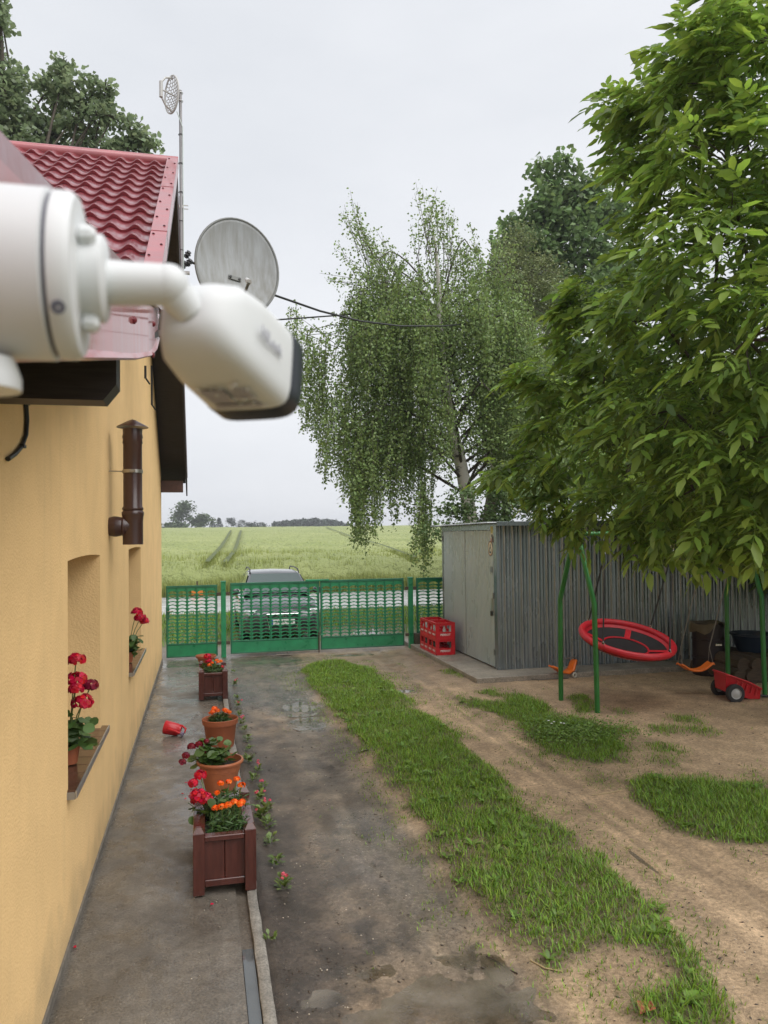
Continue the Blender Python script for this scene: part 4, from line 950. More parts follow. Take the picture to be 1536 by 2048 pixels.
# orange ride-on toy by the shed
TC_ = gz(1128, 1356)
ot = thing('toy_scooter', 'orange plastic toy scooter lying tipped over by the shed wall', 'toy', (TC_[0], TC_[1], float(ground_h(TC_[0], TC_[1]))+0.05), math.radians(14))
dk = MB(); R = []
for (x, z, w) in ((-0.26, 0.17, 0.06), (-0.2, 0.14, 0.085), (-0.08, 0.06, 0.09), (0.04, 0.03, 0.09), (0.14, 0.07, 0.085), (0.2, 0.2, 0.07), (0.235, 0.23, 0.04)): R.append([dk.bm.verts.new((x, y, z+0.012*abs(y)/0.09)) for y in (-w, -w/2, 0, w/2, w)])
for a, b in zip(R[:-1], R[1:]):
    for k in range(4): dk.bm.faces.new((a[k], a[k+1], b[k+1], b[k]))
o = dk.build('deck', M_ORG, ot, True); md = o.modifiers.new('t', 'SOLIDIFY'); md.thickness = 0.025
for y in (-0.11, 0.11):
    wl_ = MB(); wl_.torus(0.032, 0.014, 18, 8, (0.13, y, 0.0), rotm((0, 1, 0))); wl_.build('wheel', mat('pale_wheel', (0.5, 0.48, 0.42), 0.5), ot, True)
MB().tube([(0.12, -0.10, 0.02), (0.22, -0.08, 0.10), (0.27, -0.05, 0.2), (0.22, 0.0, 0.27), (0.1, 0.05, 0.25), (0.02, 0.08, 0.17)], 0.011, 8).build('hoop', mat('toy_grey', (0.12, 0.11, 0.1), 0.5), ot, True)
MB().tube([(-0.05, 0, 0.03), (-0.05, -0.02, -0.035)], 0.014, 6).build('prop', mat('toy_black', (0.02, 0.02, 0.02), 0.5), ot)
tag(MB().tube([(TC_[0]-0.2, TC_[1]+0.02, 0.02), (TC_[0]-0.42, TC_[1]+0.12, 0.02), (TC_[0]-0.62, TC_[1]+0.02, 0.02), (TC_[0]-0.5, TC_[1]-0.12, 0.02), (TC_[0]-0.2, TC_[1]-0.1, 0.02), (TC_[0]+0.02, TC_[1]-0.12, 0.02)], 0.010, 6).build('hose', mat('grey_hose', (0.10, 0.095, 0.085), 0.6), None, True), 'thin grey hose curled on the ground by the shed wall', 'hose')
# dark grill cart with a cloth, blue tub, heap of timber
M_DARKB = mat('dark_maroon_metal', (0.016, 0.006, 0.006), 0.5)
BC = gz(1392, 1343); bx, by = BC[0]+0.05, 11.25
gc = thing('fire_barrel', 'dark maroon steel barrel standing under the walnut tree', 'barrel', (bx, by, 0))
br = MB(); br.lathe([(0.001, 0.0), (0.25, 0.0), (0.255, 0.02), (0.25, 0.28), (0.26, 0.29), (0.26, 0.31), (0.25, 0.32), (0.25, 0.58), (0.26, 0.59), (0.26, 0.61), (0.25, 0.62), (0.25, 0.84), (0.262, 0.85), (0.25, 0.86), (0.24, 0.84), (0.001, 0.83)], 28); br.build('drum', M_DARKB, gc, True)
MB().box(-0.06, 0.06, -0.275, -0.25, 0.5, 0.54, 0.006).build('handle', mat('bright_steel', (0.75, 0.75, 0.75), 0.2, metal=1.0), gc)
n = 24; mb = MB(); g = []
for i in range(n+1):
    row = []
    for j in range(9):
        a = 2*math.pi*i/n; r = [0.0, 0.10, 0.18, 0.24, 0.272, 0.28, 0.283, 0.286, 0.288][j]; dr = [0, 0, 0, 0, 0.012, 0.05, 0.09, 0.13, 0.17][j]*(0.55+0.45*math.sin(2*a+1)+0.3*math.sin(5*a))
        row.append(mb.bm.verts.new((r*math.cos(a)*(1+0.03*math.sin(7*a)), r*math.sin(a), 0.865 + 0.015*math.sin(3*a)*(j > 0) - max(dr, 0))))
    g.append(row)
for a, b in zip(g[:-1], g[1:]):
    for k in range(8): mb.bm.faces.new((a[k], b[k], b[k+1], a[k+1]))
bmesh.ops.remove_doubles(mb.bm, verts=list(mb.bm.verts), dist=1e-4)
tag(mb.build('cloth', mat('tan_cloth', (0.13, 0.105, 0.065), 0.9, var=0.2, vscale=8), None, True, loc=(bx, by, 0)), 'crumpled tan cloth draped over the maroon barrel', 'cloth')
tb_ = thing('blue_tub', 'dark blue plastic tub on the timber stack under the tree', 'tub', (8.75, 10.95, 0.40))
t_ = MB(); t_.lathe([(0.001, 0.0), (0.22, 0.0), (0.30, 0.26), (0.33, 0.27), (0.33, 0.29), (0.29, 0.285), (0.21, 0.02), (0.001, 0.015)], 28); t_.build('tub_shell', mat('blue_plastic', (0.006, 0.018, 0.04), 0.4), tb_, True)
MB().torus(0.315, 0.016, 28, 6, (0, 0, 0.285)).build('tub_rim', MATS['blue_plastic'], tb_, True)
wood = mat('old_timber', (0.075, 0.05, 0.03), 0.8, var=0.35, vscale=6, stretch=(1, 10, 10), bump=0.4, bscale=30)
for k in range(7):
    x = 8.1 + 0.19*k; y = 10.9+random.uniform(-0.06, 0.06); z = 0.13
    tag(MB().tube([(x, y-0.55, z-0.02), (x+0.02, y, z), (x-0.02, y+0.55, z-0.01)], [0.12, 0.125, 0.115], 10).build('log', wood, None), 'old brown log in the bottom row under the blue tub', 'log', 'logs stacked under the tree')
for k in range(6):
    x = 8.19 + 0.19*k; y = 10.92+random.uniform(-0.06, 0.06); z = 0.30
    tag(MB().tube([(x, y-0.55, z-0.02), (x+0.02, y, z), (x-0.02, y+0.55, z-0.01)], [0.115, 0.12, 0.11], 10).build('log', wood, None), 'old brown log in the upper row under the blue tub', 'log', 'logs stacked under the tree')

# ================================================================== CAR behind the gate
carP = gy(566, 1240, 17.1)
M_CARP = mat('dark_grey_car_paint', (0.055, 0.058, 0.065), 0.28, metal=0.35, coat=1.0, spec=0.6); M_CGL = mat('car_glass', (0.05, 0.085, 0.075), 0.03, spec=0.9, coat=0.6); M_BLKP = mat('black_trim', (0.015, 0.015, 0.016), 0.45); M_HL = mat('headlight_glass', (0.5, 0.52, 0.54), 0.08, spec=0.9, coat=1.0)
car = thing('parked_car', 'dark grey estate car parked nose to the green gate', 'car', (carP[0], 17.1, 0))
W2 = 0.90
stations = [  # y, half width, bottom z, shoulder z, centre z
    (0.02, 0.70, 0.28, 0.62, 0.70), (0.10, 0.80, 0.24, 0.70, 0.78), (0.35, 0.87, 0.22, 0.80, 0.88), (0.80, 0.90, 0.22, 0.88, 0.96), (1.25, 0.905, 0.22, 0.93, 1.02), (2.2, 0.91, 0.22, 0.96, 1.04),
    (3.4, 0.905, 0.22, 0.98, 1.05), (4.2, 0.88, 0.24, 1.0, 1.05), (4.55, 0.82, 0.30, 0.98, 1.02), (4.65, 0.74, 0.34, 0.90, 0.93)]
b_ = MB(); R = []
for (y, w, zb, zs, zc) in stations:
    half = [(w*0.90, zb), (w*0.985, zb+0.10), (w, (zb+zs)/2+0.05), (w*0.965, zs-0.05), (w*0.88, zs+0.01), (w*0.5, zc-0.015), (0, zc)]
    ring = [(-x, z) for (x, z) in half] + [(x, z) for (x, z) in half[-2::-1]]
    R.append([b_.bm.verts.new((x, y, z)) for (x, z) in ring])
for a, c in zip(R[:-1], R[1:]):
    for k in range(len(a)-1): b_.bm.faces.new((a[k], a[k+1], c[k+1], c[k]))
    b_.bm.faces.new((a[-1], a[0], c[0], c[-1]))
b_.bm.faces.new(R[0]); b_.bm.faces.new(R[-1][::-1])
b_.build('body', M_CARP, car, True)
cabs = [(1.15, 0.76, 1.0, 1.01), (1.95, 0.62, 1.0, 1.475), (2.3, 0.615, 1.0, 1.525), (3.2, 0.61, 1.0, 1.525), (4.1, 0.60, 1.0, 1.47), (4.5, 0.68, 1.0, 1.03)]
c_ = MB(); R = []
for (y, w, zb, zt_) in cabs:
    wb = 0.80; ring = [(-wb, zb), (-w, zt_-0.05*(zt_ > 1.1)), (-w*0.85, zt_-0.012), (0, zt_), (w*0.85, zt_-0.012), (w, zt_-0.05*(zt_ > 1.1)), (wb, zb)]
    R.append([c_.bm.verts.new((x, y, z)) for (x, z) in ring])
for a, c in zip(R[:-1], R[1:]):
    for k in range(6): c_.bm.faces.new((a[k], a[k+1], c[k+1], c[k]))
c_.build('cabin', M_CARP, car, True)
def qd(name, pts, m, parent=car):
    me = MB().quad(*pts).mesh(); o = put(name, me, m, parent); md = o.modifiers.new('t', 'SOLIDIFY'); md.thickness = 0.006; md.offset = 0; return o
qd('windscreen', [(-0.72, 1.16, 1.045), (0.72, 1.16, 1.045), (0.565, 1.915, 1.460), (-0.565, 1.915, 1.460)], M_CGL)
for s_ in (-1, 1):
    qd('side_window', [(s_*0.79, 1.55, 1.08), (s_*0.79, 2.9, 1.08), (s_*0.645, 2.9, 1.42), (s_*0.645, 2.05, 1.42)], M_CGL)
    qd('side_window', [(s_*0.79, 2.95, 1.08), (s_*0.79, 4.2, 1.08), (s_*0.645, 4.0, 1.40), (s_*0.645, 2.95, 1.42)], M_CGL)
    MB().tube([(s_*0.60, 2.0, 1.47), (s_*0.585, 2.15, 1.555), (s_*0.58, 2.8, 1.575), (s_*0.58, 3.7, 1.56), (s_*0.585, 4.0, 1.49)], 0.016, 8).build('roof_rail', M_BLKP, car, True)
    hl = MB(); hl.obox((s_*0.66, 0.16, 0.68), (0.36, 0.20, 0.15), Matrix.Rotation(math.radians(-22*s_), 3, 'Z'), 0.04); hl = hl.build('headlight', M_HL, car, True)
    put('lamp', MB().lathe([(0.05, 0), (0.05, -0.02), (0.02, -0.03), (0.001, -0.03)], 14, (s_*0.62, 0.09, 0.68), rotm((0, 1, 0))).mesh(), M_CHR, hl)
    mi = MB(); mi.obox((s_*0.98, 1.48, 1.07), (0.20, 0.10, 0.13), None, 0.03); mi = mi.build('wing_mirror', M_CARP, car, True)
    put('arm', MB().box(s_*0.80, s_*0.90, 1.46, 1.50, 1.02, 1.05).mesh(), M_BLKP, mi)
    MB().box(s_*0.40, s_*0.72, 0.0, 0.06, 0.36, 0.50, 0.02).build('air_intake', M_BLKP, car)
    for yy in (0.85, 3.65):
        wl_ = thing('wheel', None, None, (s_*0.80, yy, 0.315)); wl_.parent = car; rw = rotm((s_, 0, 0))
        ty = MB(); ty.lathe([(0.20, -0.1), (0.30, -0.1), (0.318, -0.07), (0.318, 0.07), (0.30, 0.1), (0.21, 0.1)], 28, (0, 0, 0), rw); ty.build('tyre', M_TYRE, wl_, True)
        ri = MB(); ri.lathe([(0.212, 0.098), (0.19, 0.085), (0.06, 0.10), (0.001, 0.10)], 20, (0, 0, 0), rw); ri.build('rim', M_RIM, wl_, True)
grl = MB(); grl.prism([(-0.36, 0.66), (0.36, 0.66), (0.30, 0.34), (-0.30, 0.34)], 'y', -0.01, 0.06); grl = grl.build('grille', M_BLKP, car)
put('grille_frame', MB().tube([(-0.36, -0.015, 0.66), (0.36, -0.015, 0.66), (0.30, -0.015, 0.34), (-0.30, -0.015, 0.34), (-0.36, -0.015, 0.66)], 0.013, 6).mesh(), M_CHR, grl)
for k in range(5): put('slat', MB().box(-0.31, 0.31, -0.014, 0.0, 0.40+0.05*k, 0.408+0.05*k).mesh(), mat('dark_chrome', (0.2, 0.2, 0.2), 0.3, metal=0.8), grl)
em = thing('emblem', None, None, (0, -0.018, 0.585)); em.parent = car
for k in range(4): MB().torus(0.042, 0.007, 20, 6, (-0.096+0.064*k, 0, 0), rotm((0, -1, 0))).build('ring', M_CHR, em, True)
pl = MB().box(-0.26, 0.26, -0.04, -0.022, 0.43, 0.54, 0.003).build('number_plate', mat('plate_white', (0.78, 0.78, 0.76), 0.35), car)
tm_ = text_mesh('SARR 4RS', 0.095, 0.0005, bold=0.001); tm_.materials.append(mat('plate_black', (0.012, 0.012, 0.012), 0.5)); put('lettering', tm_, None, pl, loc=(0.02, -0.041, 0.485), rot=(math.pi/2, 0, 0))
put('country_band', MB().box(-0.256, -0.22, -0.0415, -0.0402, 0.434, 0.536).mesh(), mat('plate_blue', (0.01, 0.05, 0.35), 0.4), pl)
for s_ in (-1, 1): MB().tube([(s_*0.15-0.3, 1.13, 1.03), (s_*0.15+0.25, 1.20, 1.075)], 0.008, 6).build('wiper', M_BLKP, car)
# small orange marker seen through the wicket
om = gy(394, 1181, 30.5)
mk = thing('road_marker', 'small orange marker board at the roadside behind the wicket gate', 'road marker', (om[0], 31.6, 0))
MB().box(-0.03, 0.03, -0.03, 0.03, -0.02, 0.6, 0.004).build('stake', wood, mk); MB().box(-0.22, 0.22, -0.045, -0.031, 0.05, 0.42, 0.02).build('board', mat('marker_orange', (0.75, 0.22, 0.03), 0.5), mk)
# ================================================================== PLANTERS, POTS AND FLOWERS
M_PLW = mat('brown_varnished_wood', (0.075, 0.022, 0.016), 0.19, var=0.28, vscale=7, stretch=(4, 4, 0.6), spec=0.6, bump=0.08, bscale=40, rvar=0.06)
M_PSOIL = mat('potting_soil', (0.022, 0.017, 0.013), 0.9, var=0.4, vscale=40, bump=0.8, bscale=60)
def planter(x0, y0, label, W=0.415, D=0.84, Hh=0.44):
    p = thing('wooden_planter', label, 'planter', (x0+W/2, y0+D/2, 0.012), 0, 'brown wooden planters along the footpath')
    pw = 0.075
    for sx in (-1, 1):
        for sy in (-1, 1):
            c = (sx*(W/2-pw/2), sy*(D/2-pw/2)); mb = MB(); mb.box(c[0]-pw/2, c[0]+pw/2, c[1]-pw/2, c[1]+pw/2, 0, Hh-0.035, 0.003)
            a, t = pw/2, pw*0.22; vs = [mb.bm.verts.new((c[0]+i*a, c[1]+j*a, Hh-0.0345)) for (i, j) in ((-1, -1), (1, -1), (1, 1), (-1, 1))]; vt = [mb.bm.verts.new((c[0]+i*t, c[1]+j*t, Hh)) for (i, j) in ((-1, -1), (1, -1), (1, 1), (-1, 1))]
            for k in range(4): mb.bm.faces.new((vs[k], vs[(k+1) % 4], vt[(k+1) % 4], vt[k]))
            mb.bm.faces.new(vt); mb.build('post', M_PLW, p)
    for sy in (-1, 1):
        for k in (-1, 1): MB().box(*sorted((k*0.002, k*(W/2-pw+0.01))), sy*(D/2-0.045)-0.008, sy*(D/2-0.045)+0.008, 0.05, Hh-0.07, 0.003).build('board', M_PLW, p)
        MB().box(-W/2+pw+0.001, W/2-pw-0.001, sy*(D/2-0.035)-0.018, sy*(D/2-0.035)+0.018, 0.045, 0.09, 0.004).build('rail', M_PLW, p)
        MB().box(-W/2+pw+0.001, W/2-pw-0.001, sy*(D/2-0.045)-0.035, sy*(D/2-0.045)+0.035, Hh-0.095, Hh-0.06, 0.004).build('rail', M_PLW, p)
    for sx in (-1, 1):
        for k in range(5):
            y = -D/2+pw+ (k+0.5)*(D-2*pw)/5; MB().box(sx*(W/2-0.045)-0.008, sx*(W/2-0.045)+0.008, y-(D-2*pw)/10+0.002, y+(D-2*pw)/10-0.002, 0.05, Hh-0.07, 0.003).build('board', M_PLW, p)
        MB().box(sx*(W/2-0.035)-0.018, sx*(W/2-0.035)+0.018, -D/2+pw+0.001, D/2-pw-0.001, 0.045, 0.09, 0.004).build('rail', M_PLW, p)
        MB().box(sx*(W/2-0.04)-0.04, sx*(W/2-0.04)+0.04, -D/2+pw+0.001, D/2-pw-0.001, Hh-0.095, Hh-0.058, 0.004).build('rail', M_PLW, p)
    MB().box(-W/2+0.055, W/2-0.055, -D/2+0.055, D/2-0.055, 0.12, Hh-0.13).build('soil', M_PSOIL, p)
    return p
planter(-0.075, 5.32, 'large brown wooden planter of orange and red flowers on the wet path'); planter(-0.068, 11.57, 'brown wooden planter near the wicket gate, in front of a bowl')
M_TERR = mat('terracotta_plastic', (0.34, 0.105, 0.048), 0.5, var=0.12, vscale=5, spec=0.4); M_TERR2 = mat('terracotta_light', (0.46, 0.155, 0.065), 0.45, var=0.12, vscale=6, spec=0.4, col2=(0.30, 0.10, 0.05))
def pot(name, x, y, prof, label, m, rim, soil_z, soil_r, flutes=0, z=0.006):
    p = thing(name, label, 'flower pot', (x, y, z)); n = 48 if flutes else 36
    mb = MB(); mb.lathe(prof, n)
    if flutes:
        for v in mb.bm.verts:
            if 0.03 < v.co.z < prof[-1][1]*0.72:
                a = math.atan2(v.co.y, v.co.x); k = round((a/(2*math.pi))*n) % 2; s_ = 1 - 0.02*k; v.co.x *= s_; v.co.y *= s_
    mb.build('shell', m, p, not flutes)
    rm = MB(); rm.lathe(rim, 36); rm.build('rim', m, p, True)
    so = MB(); so.lathe([(0.001, soil_z+0.01), (soil_r*0.6, soil_z+0.006), (soil_r, soil_z)], 24); so.build('soil', M_PSOIL, p, True); return p
P1 = gz(441, 1588); P2 = gz(441, 1497); P3 = gz(412, 1333)
pot('flower_pot', P1[0], P1[1]+0.06, [(0.001, 0.0), (0.125, 0.0), (0.135, 0.025), (0.178, 0.20), (0.180, 0.205), (0.186, 0.215), (0.192, 0.265)], 'fluted terracotta pot of drooping geranium between planter and plain pot', M_TERR2,
    [(0.190, 0.262), (0.213, 0.268), (0.218, 0.285), (0.212, 0.298), (0.198, 0.298), (0.188, 0.25), (0.182, 0.2)], 0.235, 0.185, 1)
pot('flower_pot', P2[0], P2[1]+0.07, [(0.001, 0.0), (0.145, 0.0), (0.152, 0.015), (0.182, 0.26), (0.184, 0.262)], 'plain brown terracotta pot of orange marigolds on the path', M_TERR,
    [(0.184, 0.258), (0.198, 0.262), (0.204, 0.318), (0.197, 0.322), (0.190, 0.31), (0.183, 0.25)], 0.27, 0.185)
pot('flower_bowl', P3[0], P3[1]+0.12, [(0.001, 0.0), (0.10, 0.0), (0.11, 0.02), (0.17, 0.15)], 'low empty terracotta bowl behind the far planter', M_TERR, [(0.168, 0.148), (0.185, 0.15), (0.188, 0.185), (0.18, 0.188), (0.168, 0.15)], 0.13, 0.16)
M_GER = mat('geranium_leaf', (0.075, 0.145, 0.035), 0.45, leaf=0.25, island=0.35); M_MAR = mat('marigold_leaf', (0.045, 0.105, 0.022), 0.5, leaf=0.25, island=0.4); M_STEM = mat('plant_stem', (0.13, 0.18, 0.05), 0.6)
M_REDF = mat('red_petal', (0.56, 0.004, 0.012), 0.5, leaf=0.25, island=0.3); M_DREDF = mat('dark_red_petal', (0.22, 0.004, 0.012), 0.5, leaf=0.2, island=0.35); M_ORF = mat('orange_petal', (0.86, 0.20, 0.006), 0.5, leaf=0.2, island=0.35)
def rot_rand(n, tilt=1.0):
    """random leaf frames: z up-ish with tilt"""
    az = rng.uniform(0, 2*math.pi, n); nrm = np.stack([rng.normal(0, tilt, n), rng.normal(0, tilt, n), np.ones(n)], -1); nrm /= np.linalg.norm(nrm, axis=1)[:, None]
    x = np.stack([np.cos(az), np.sin(az), np.zeros(n)], -1); y = np.cross(nrm, x); y /= np.linalg.norm(y, axis=1)[:, None]; x = np.cross(y, nrm)
    return np.stack([x, y, nrm], -1)
def scatter(T, TF, P, Rm, S):
    """template verts T (k,3) tri faces TF placed at P with frames Rm and scales S"""
    n, k = len(P), len(T); S = np.asarray(S).reshape(-1, 1, 1) if np.ndim(S) else S
    V = np.einsum('nij,kj->nki', Rm, T)*S + P[:, None, :]
    F = (np.arange(n)[:, None, None]*k + np.asarray(TF)[None]).reshape(-1, len(TF[0]))
    return V.reshape(-1, 3), F
LEAF_R = np.array([[0, 0, 0]] + [[0.5*(1-math.cos(a)*1.0)*1.0, 0.52*math.sin(a), 0.10*abs(math.sin(a))+0.02*math.sin(5*a)] for a in np.linspace(0.35, 2*math.pi-0.35, 9)])
LEAF_RF = [(0, i, i+1) for i in range(1, 9)]
LEAF_N = np.array([[0, 0, 0], [0.35, 0.10, 0.05], [0.35, -0.10, 0.05], [1, 0, -0.08]]); LEAF_NF = [(0, 2, 3), (0, 3, 1)]
PET = np.array([[0, 0, 0], [0.6, 0.42, 0.12], [1.0, 0.2, 0.05], [1.0, -0.2, 0.05], [0.6, -0.42, 0.12]]); PETF = [(0, 4, 3), (0, 3, 2), (0, 2, 1)]
def flower_ball(c, r, m, name, parent, npet=70, psz=0.028, flat=0.8):
    d = rng.normal(0, 1, (npet, 3)); d /= np.linalg.norm(d, axis=1)[:, None]; d[:, 2] = np.abs(d[:, 2])*1.0 - 0.25; d /= np.linalg.norm(d, axis=1)[:, None]
    P = np.asarray(c) + d*r*rng.uniform(0.7, 1.0, (npet, 1))*np.array([1, 1, flat]); az = rng.normal(0, 1, (npet, 3)); x = np.cross(d, az); x /= np.linalg.norm(x, axis=1)[:, None]
    y = np.cross(d, x); Rm = np.stack([x, y, d], -1); V, F = scatter(PET - np.array([0.5, 0, 0]), PETF, P, Rm, rng.uniform(0.8, 1.25, npet)*psz)
    return put(name, mesh_np(name, V, F), m, parent)
def geranium(base, label, blooms, leaves_c, spread, nl, m_fl=None, leaf_s=0.07):
    """base: soil point; blooms: list of (offset, radius, material)"""
    b = np.asarray(base, float); g = thing('geranium', label, 'flower', tuple(b)); lc = np.asarray(leaves_c, float); sp = np.asarray(spread)
    P = lc + rng.normal(0, 1, (nl, 3))*sp; P[:, 2] = np.maximum(P[:, 2], -0.02)
    V, F = scatter(LEAF_R - np.array([0.5, 0, 0]), LEAF_RF, P, rot_rand(nl, 0.55), rng.uniform(0.7, 1.25, nl)*leaf_s)
    put('foliage', mesh_np('foliage', V, F), M_GER, g)
    st_ = MB()
    for q in P[::4]: st_.tube([(0, 0, 0), tuple(q*0.5 + np.array([0, 0, 0.03])), tuple(q)], 0.0035, 5)
    st_.build('stem', M_STEM, g)
    for (o_, r, m) in blooms:
        o_ = np.asarray(o_, float); fl = flower_ball(o_, r, m, 'bloom', g, int(60+400*r), 0.034)
        put('stalk', MB().tube([(0, 0, 0), tuple(o_*0.6 + np.array([0, 0, 0.04])), tuple(o_)], 0.004, 5).mesh(), M_STEM, fl)
    return g
def marigold(base, label, fl, R, nl=420, h=0.16):
    b = np.asarray(base, float); g = thing('marigold', label, 'flower', tuple(b))
    a = rng.uniform(0, 2*math.pi, nl); r = R*np.sqrt(rng.random(nl)); z = rng.random(nl)*h*(1-0.5*(r/R)**2)
    P = np.stack([r*np.cos(a), r*np.sin(a), z], -1); V, F = scatter(LEAF_N, LEAF_NF, P, rot_rand(nl, 0.7), rng.uniform(0.7, 1.3, nl)*0.055)
    put('foliage', mesh_np('foliage', V, F), M_MAR, g)
    for (o_, r_) in fl:
        o_ = np.asarray(o_, float); f = flower_ball(o_, r_, M_ORF, 'bloom', g, 46, 0.022, 0.7); put('stalk', MB().tube([(o_[0]*0.6, o_[1]*0.6, 0), tuple(o_)], 0.003, 5).mesh(), M_STEM, f)
    return g
pc = np.array([-0.075+0.2075, 5.32+0.42, 0.32])
marigold(pc+np.array([0.03, -0.20, 0]), 'orange marigolds in the front half of the large brown planter', [((0.0, 0.0, 0.20), 0.028), ((0.045, 0.015, 0.21), 0.03), ((0.085, 0.0, 0.20), 0.03), ((-0.045, 0.0, 0.19), 0.028), ((-0.085, 0.03, 0.175), 0.024), ((0.10, 0.06, 0.19), 0.026)], 0.14, 520, 0.18)
marigold(pc+np.array([0.02, 0.16, 0]), 'orange marigolds in the rear half of the large brown planter', [((0.12, -0.02, 0.22), 0.03), ((-0.03, 0.10, 0.21), 0.026), ((0.03, 0.12, 0.21), 0.022), ((0.09, 0.13, 0.22), 0.026), ((-0.06, -0.02, 0.18), 0.018)], 0.155, 620, 0.20)
geranium(pc+np.array([-0.10, 0.10, 0]), 'bright red geranium leaning over the edge of the large planter', [((-0.075, -0.06, 0.20), 0.066, M_REDF), ((-0.02, -0.045, 0.165), 0.055, M_REDF), ((-0.08, 0.0, 0.155), 0.05, M_REDF), ((-0.06, 0.10, 0.30), 0.045, M_REDF), ((-0.11, 0.06, 0.26), 0.034, M_REDF)], (0, 0, 0.09), (0.06, 0.10, 0.04), 46, leaf_s=0.06)
p1 = np.array([P1[0], P1[1]+0.06, 0.245])
geranium(p1+np.array([-0.07, -0.02, 0]), 'dark red geranium drooping out of the fluted pot', [((-0.24, -0.02, 0.13), 0.032, M_DREDF), ((-0.19, 0.0, 0.20), 0.035, M_DREDF), ((-0.12, 0.02, 0.21), 0.035, M_DREDF), ((-0.09, 0.0, 0.15), 0.03, M_DREDF), ((-0.27, -0.05, 0.08), 0.03, M_DREDF), ((-0.055, 0.03, 0.23), 0.025, M_DREDF)], (-0.01, 0, 0.11), (0.075, 0.07, 0.055), 120, leaf_s=0.085)
p2 = np.array([P2[0], P2[1]+0.07, 0.28]); marigold(p2, 'orange marigolds in the plain brown pot', [((-0.08, 0.0, 0.12), 0.034), ((-0.06, 0.03, 0.15), 0.036), ((-0.03, 0.0, 0.13), 0.03), ((0.07, 0.0, 0.12), 0.034), ((0.10, 0.02, 0.10), 0.03), ((0.05, 0.03, 0.13), 0.028), ((-0.10, 0.03, 0.10), 0.026)], 0.11, 420, 0.11)
pd = np.array([-0.068+0.2075, 11.57+0.42, 0.32])
marigold(pd+np.array([0.02, -0.1, 0]), 'small orange marigolds in the planter near the wicket gate', [((-0.07, -0.1, 0.16), 0.034), ((0.06, 0.0, 0.18), 0.032), ((0.04, 0.12, 0.19), 0.03), ((0.10, 0.14, 0.17), 0.028), ((-0.03, 0.1, 0.16), 0.022)], 0.16, 520, 0.16)
geranium(pd+np.array([-0.06, 0.22, 0]), 'red geranium at the back of the planter near the wicket gate', [((-0.02, 0.0, 0.22), 0.062, M_REDF), ((0.0, -0.03, 0.16), 0.05, M_REDF), ((0.19, -0.3, 0.10), 0.026, M_REDF)], (0, 0, 0.08), (0.06, 0.06, 0.04), 34, leaf_s=0.06)
# geraniums on the window sills (in brown pots)
def sill_plant(y, z, label_pot, label_fl, blooms, sc=1.0, xo=0.02):
    p = thing('sill_pot', label_pot, 'flower pot', (WX-0.10+xo, y, z)); mb = MB(); mb.lathe([(0.001, 0), (0.055, 0), (0.07, 0.10), (0.076, 0.10), (0.078, 0.118), (0.07, 0.118), (0.06, 0.05)], 20); mb.build('shell', M_TERR, p, True)
    MB().lathe([(0.001, 0.1), (0.066, 0.098)], 16).build('soil', M_PSOIL, p)
    geranium((WX-0.10+xo, y, z+0.09), label_fl, blooms, (0.04, 0, 0.10), (0.06, 0.10, 0.06), 70, leaf_s=0.064*sc)
sy1 = gx(140, 1460, WX-0.06)[1]
sill_plant(5.35, 0.945, 'small brown pot on the window sill below the dark eave beam', 'red geranium with four stacked blooms on the arched window sill', [((0.095, -0.05, 0.30), 0.075, M_REDF), ((0.05, 0.0, 0.44), 0.07, M_REDF), ((0.125, 0.10, 0.38), 0.055, M_DREDF), ((0.04, 0.05, 0.56), 0.06, M_REDF), ((0.06, -0.10, 0.40), 0.05, M_REDF)], 1.15)
sill_plant(9.25, 0.975, 'small brown pot on the window sill behind the flue pipe', 'red geranium on the window sill below the flue pipe', [((0.14, 0.0, 0.40), 0.075, M_REDF), ((0.10, 0.06, 0.47), 0.065, M_REDF), ((0.18, 0.05, 0.36), 0.06, M_REDF)], 1.15, 0.03)
# watering can lying on its side
CN = gz(345, 1474)
M_CAN = mat('red_can_plastic', (0.50, 0.014, 0.022), 0.32, spec=0.5); M_CANV = mat('violet_rose', (0.20, 0.17, 0.27), 0.4)
wc_ = thing('watering_can', 'small red toy watering can lying on the wet path', 'watering can', (CN[0], CN[1]+0.06, 0.062), math.radians(-12))
rr = rotm((0.93, 0, -0.22)); bd_ = MB(); bd_.lathe([(0.001, -0.10), (0.078, -0.10), (0.082, -0.09), (0.072, 0.06), (0.055, 0.08), (0.05, 0.10), (0.045, 0.10), (0.04, 0.06), (0.001, 0.0)], 22, (0, 0, 0.022), rr); bd_.build('body', M_CAN, wc_, True)
sp_ = MB().tube([(-0.03, -0.07, 0.03), (0.05, -0.105, 0.02), (0.12, -0.11, -0.01)], [0.02, 0.014, 0.012], 8).build('spout', M_CAN, wc_, True)
put('rose', MB().lathe([(0.012, 0), (0.034, 0.035), (0.03, 0.042), (0.001, 0.045)], 14, (0.115, -0.11, -0.008), rotm((1, -0.1, -0.35))).mesh(), M_CANV, wc_)
MB().tube([(0.05, 0.03, 0.06), (0.11, 0.02, 0.05), (0.16, -0.01, 0.02), (0.15, -0.03, -0.02), (0.09, -0.02, -0.03)], 0.012, 8).build('handle', M_CAN, wc_, True)

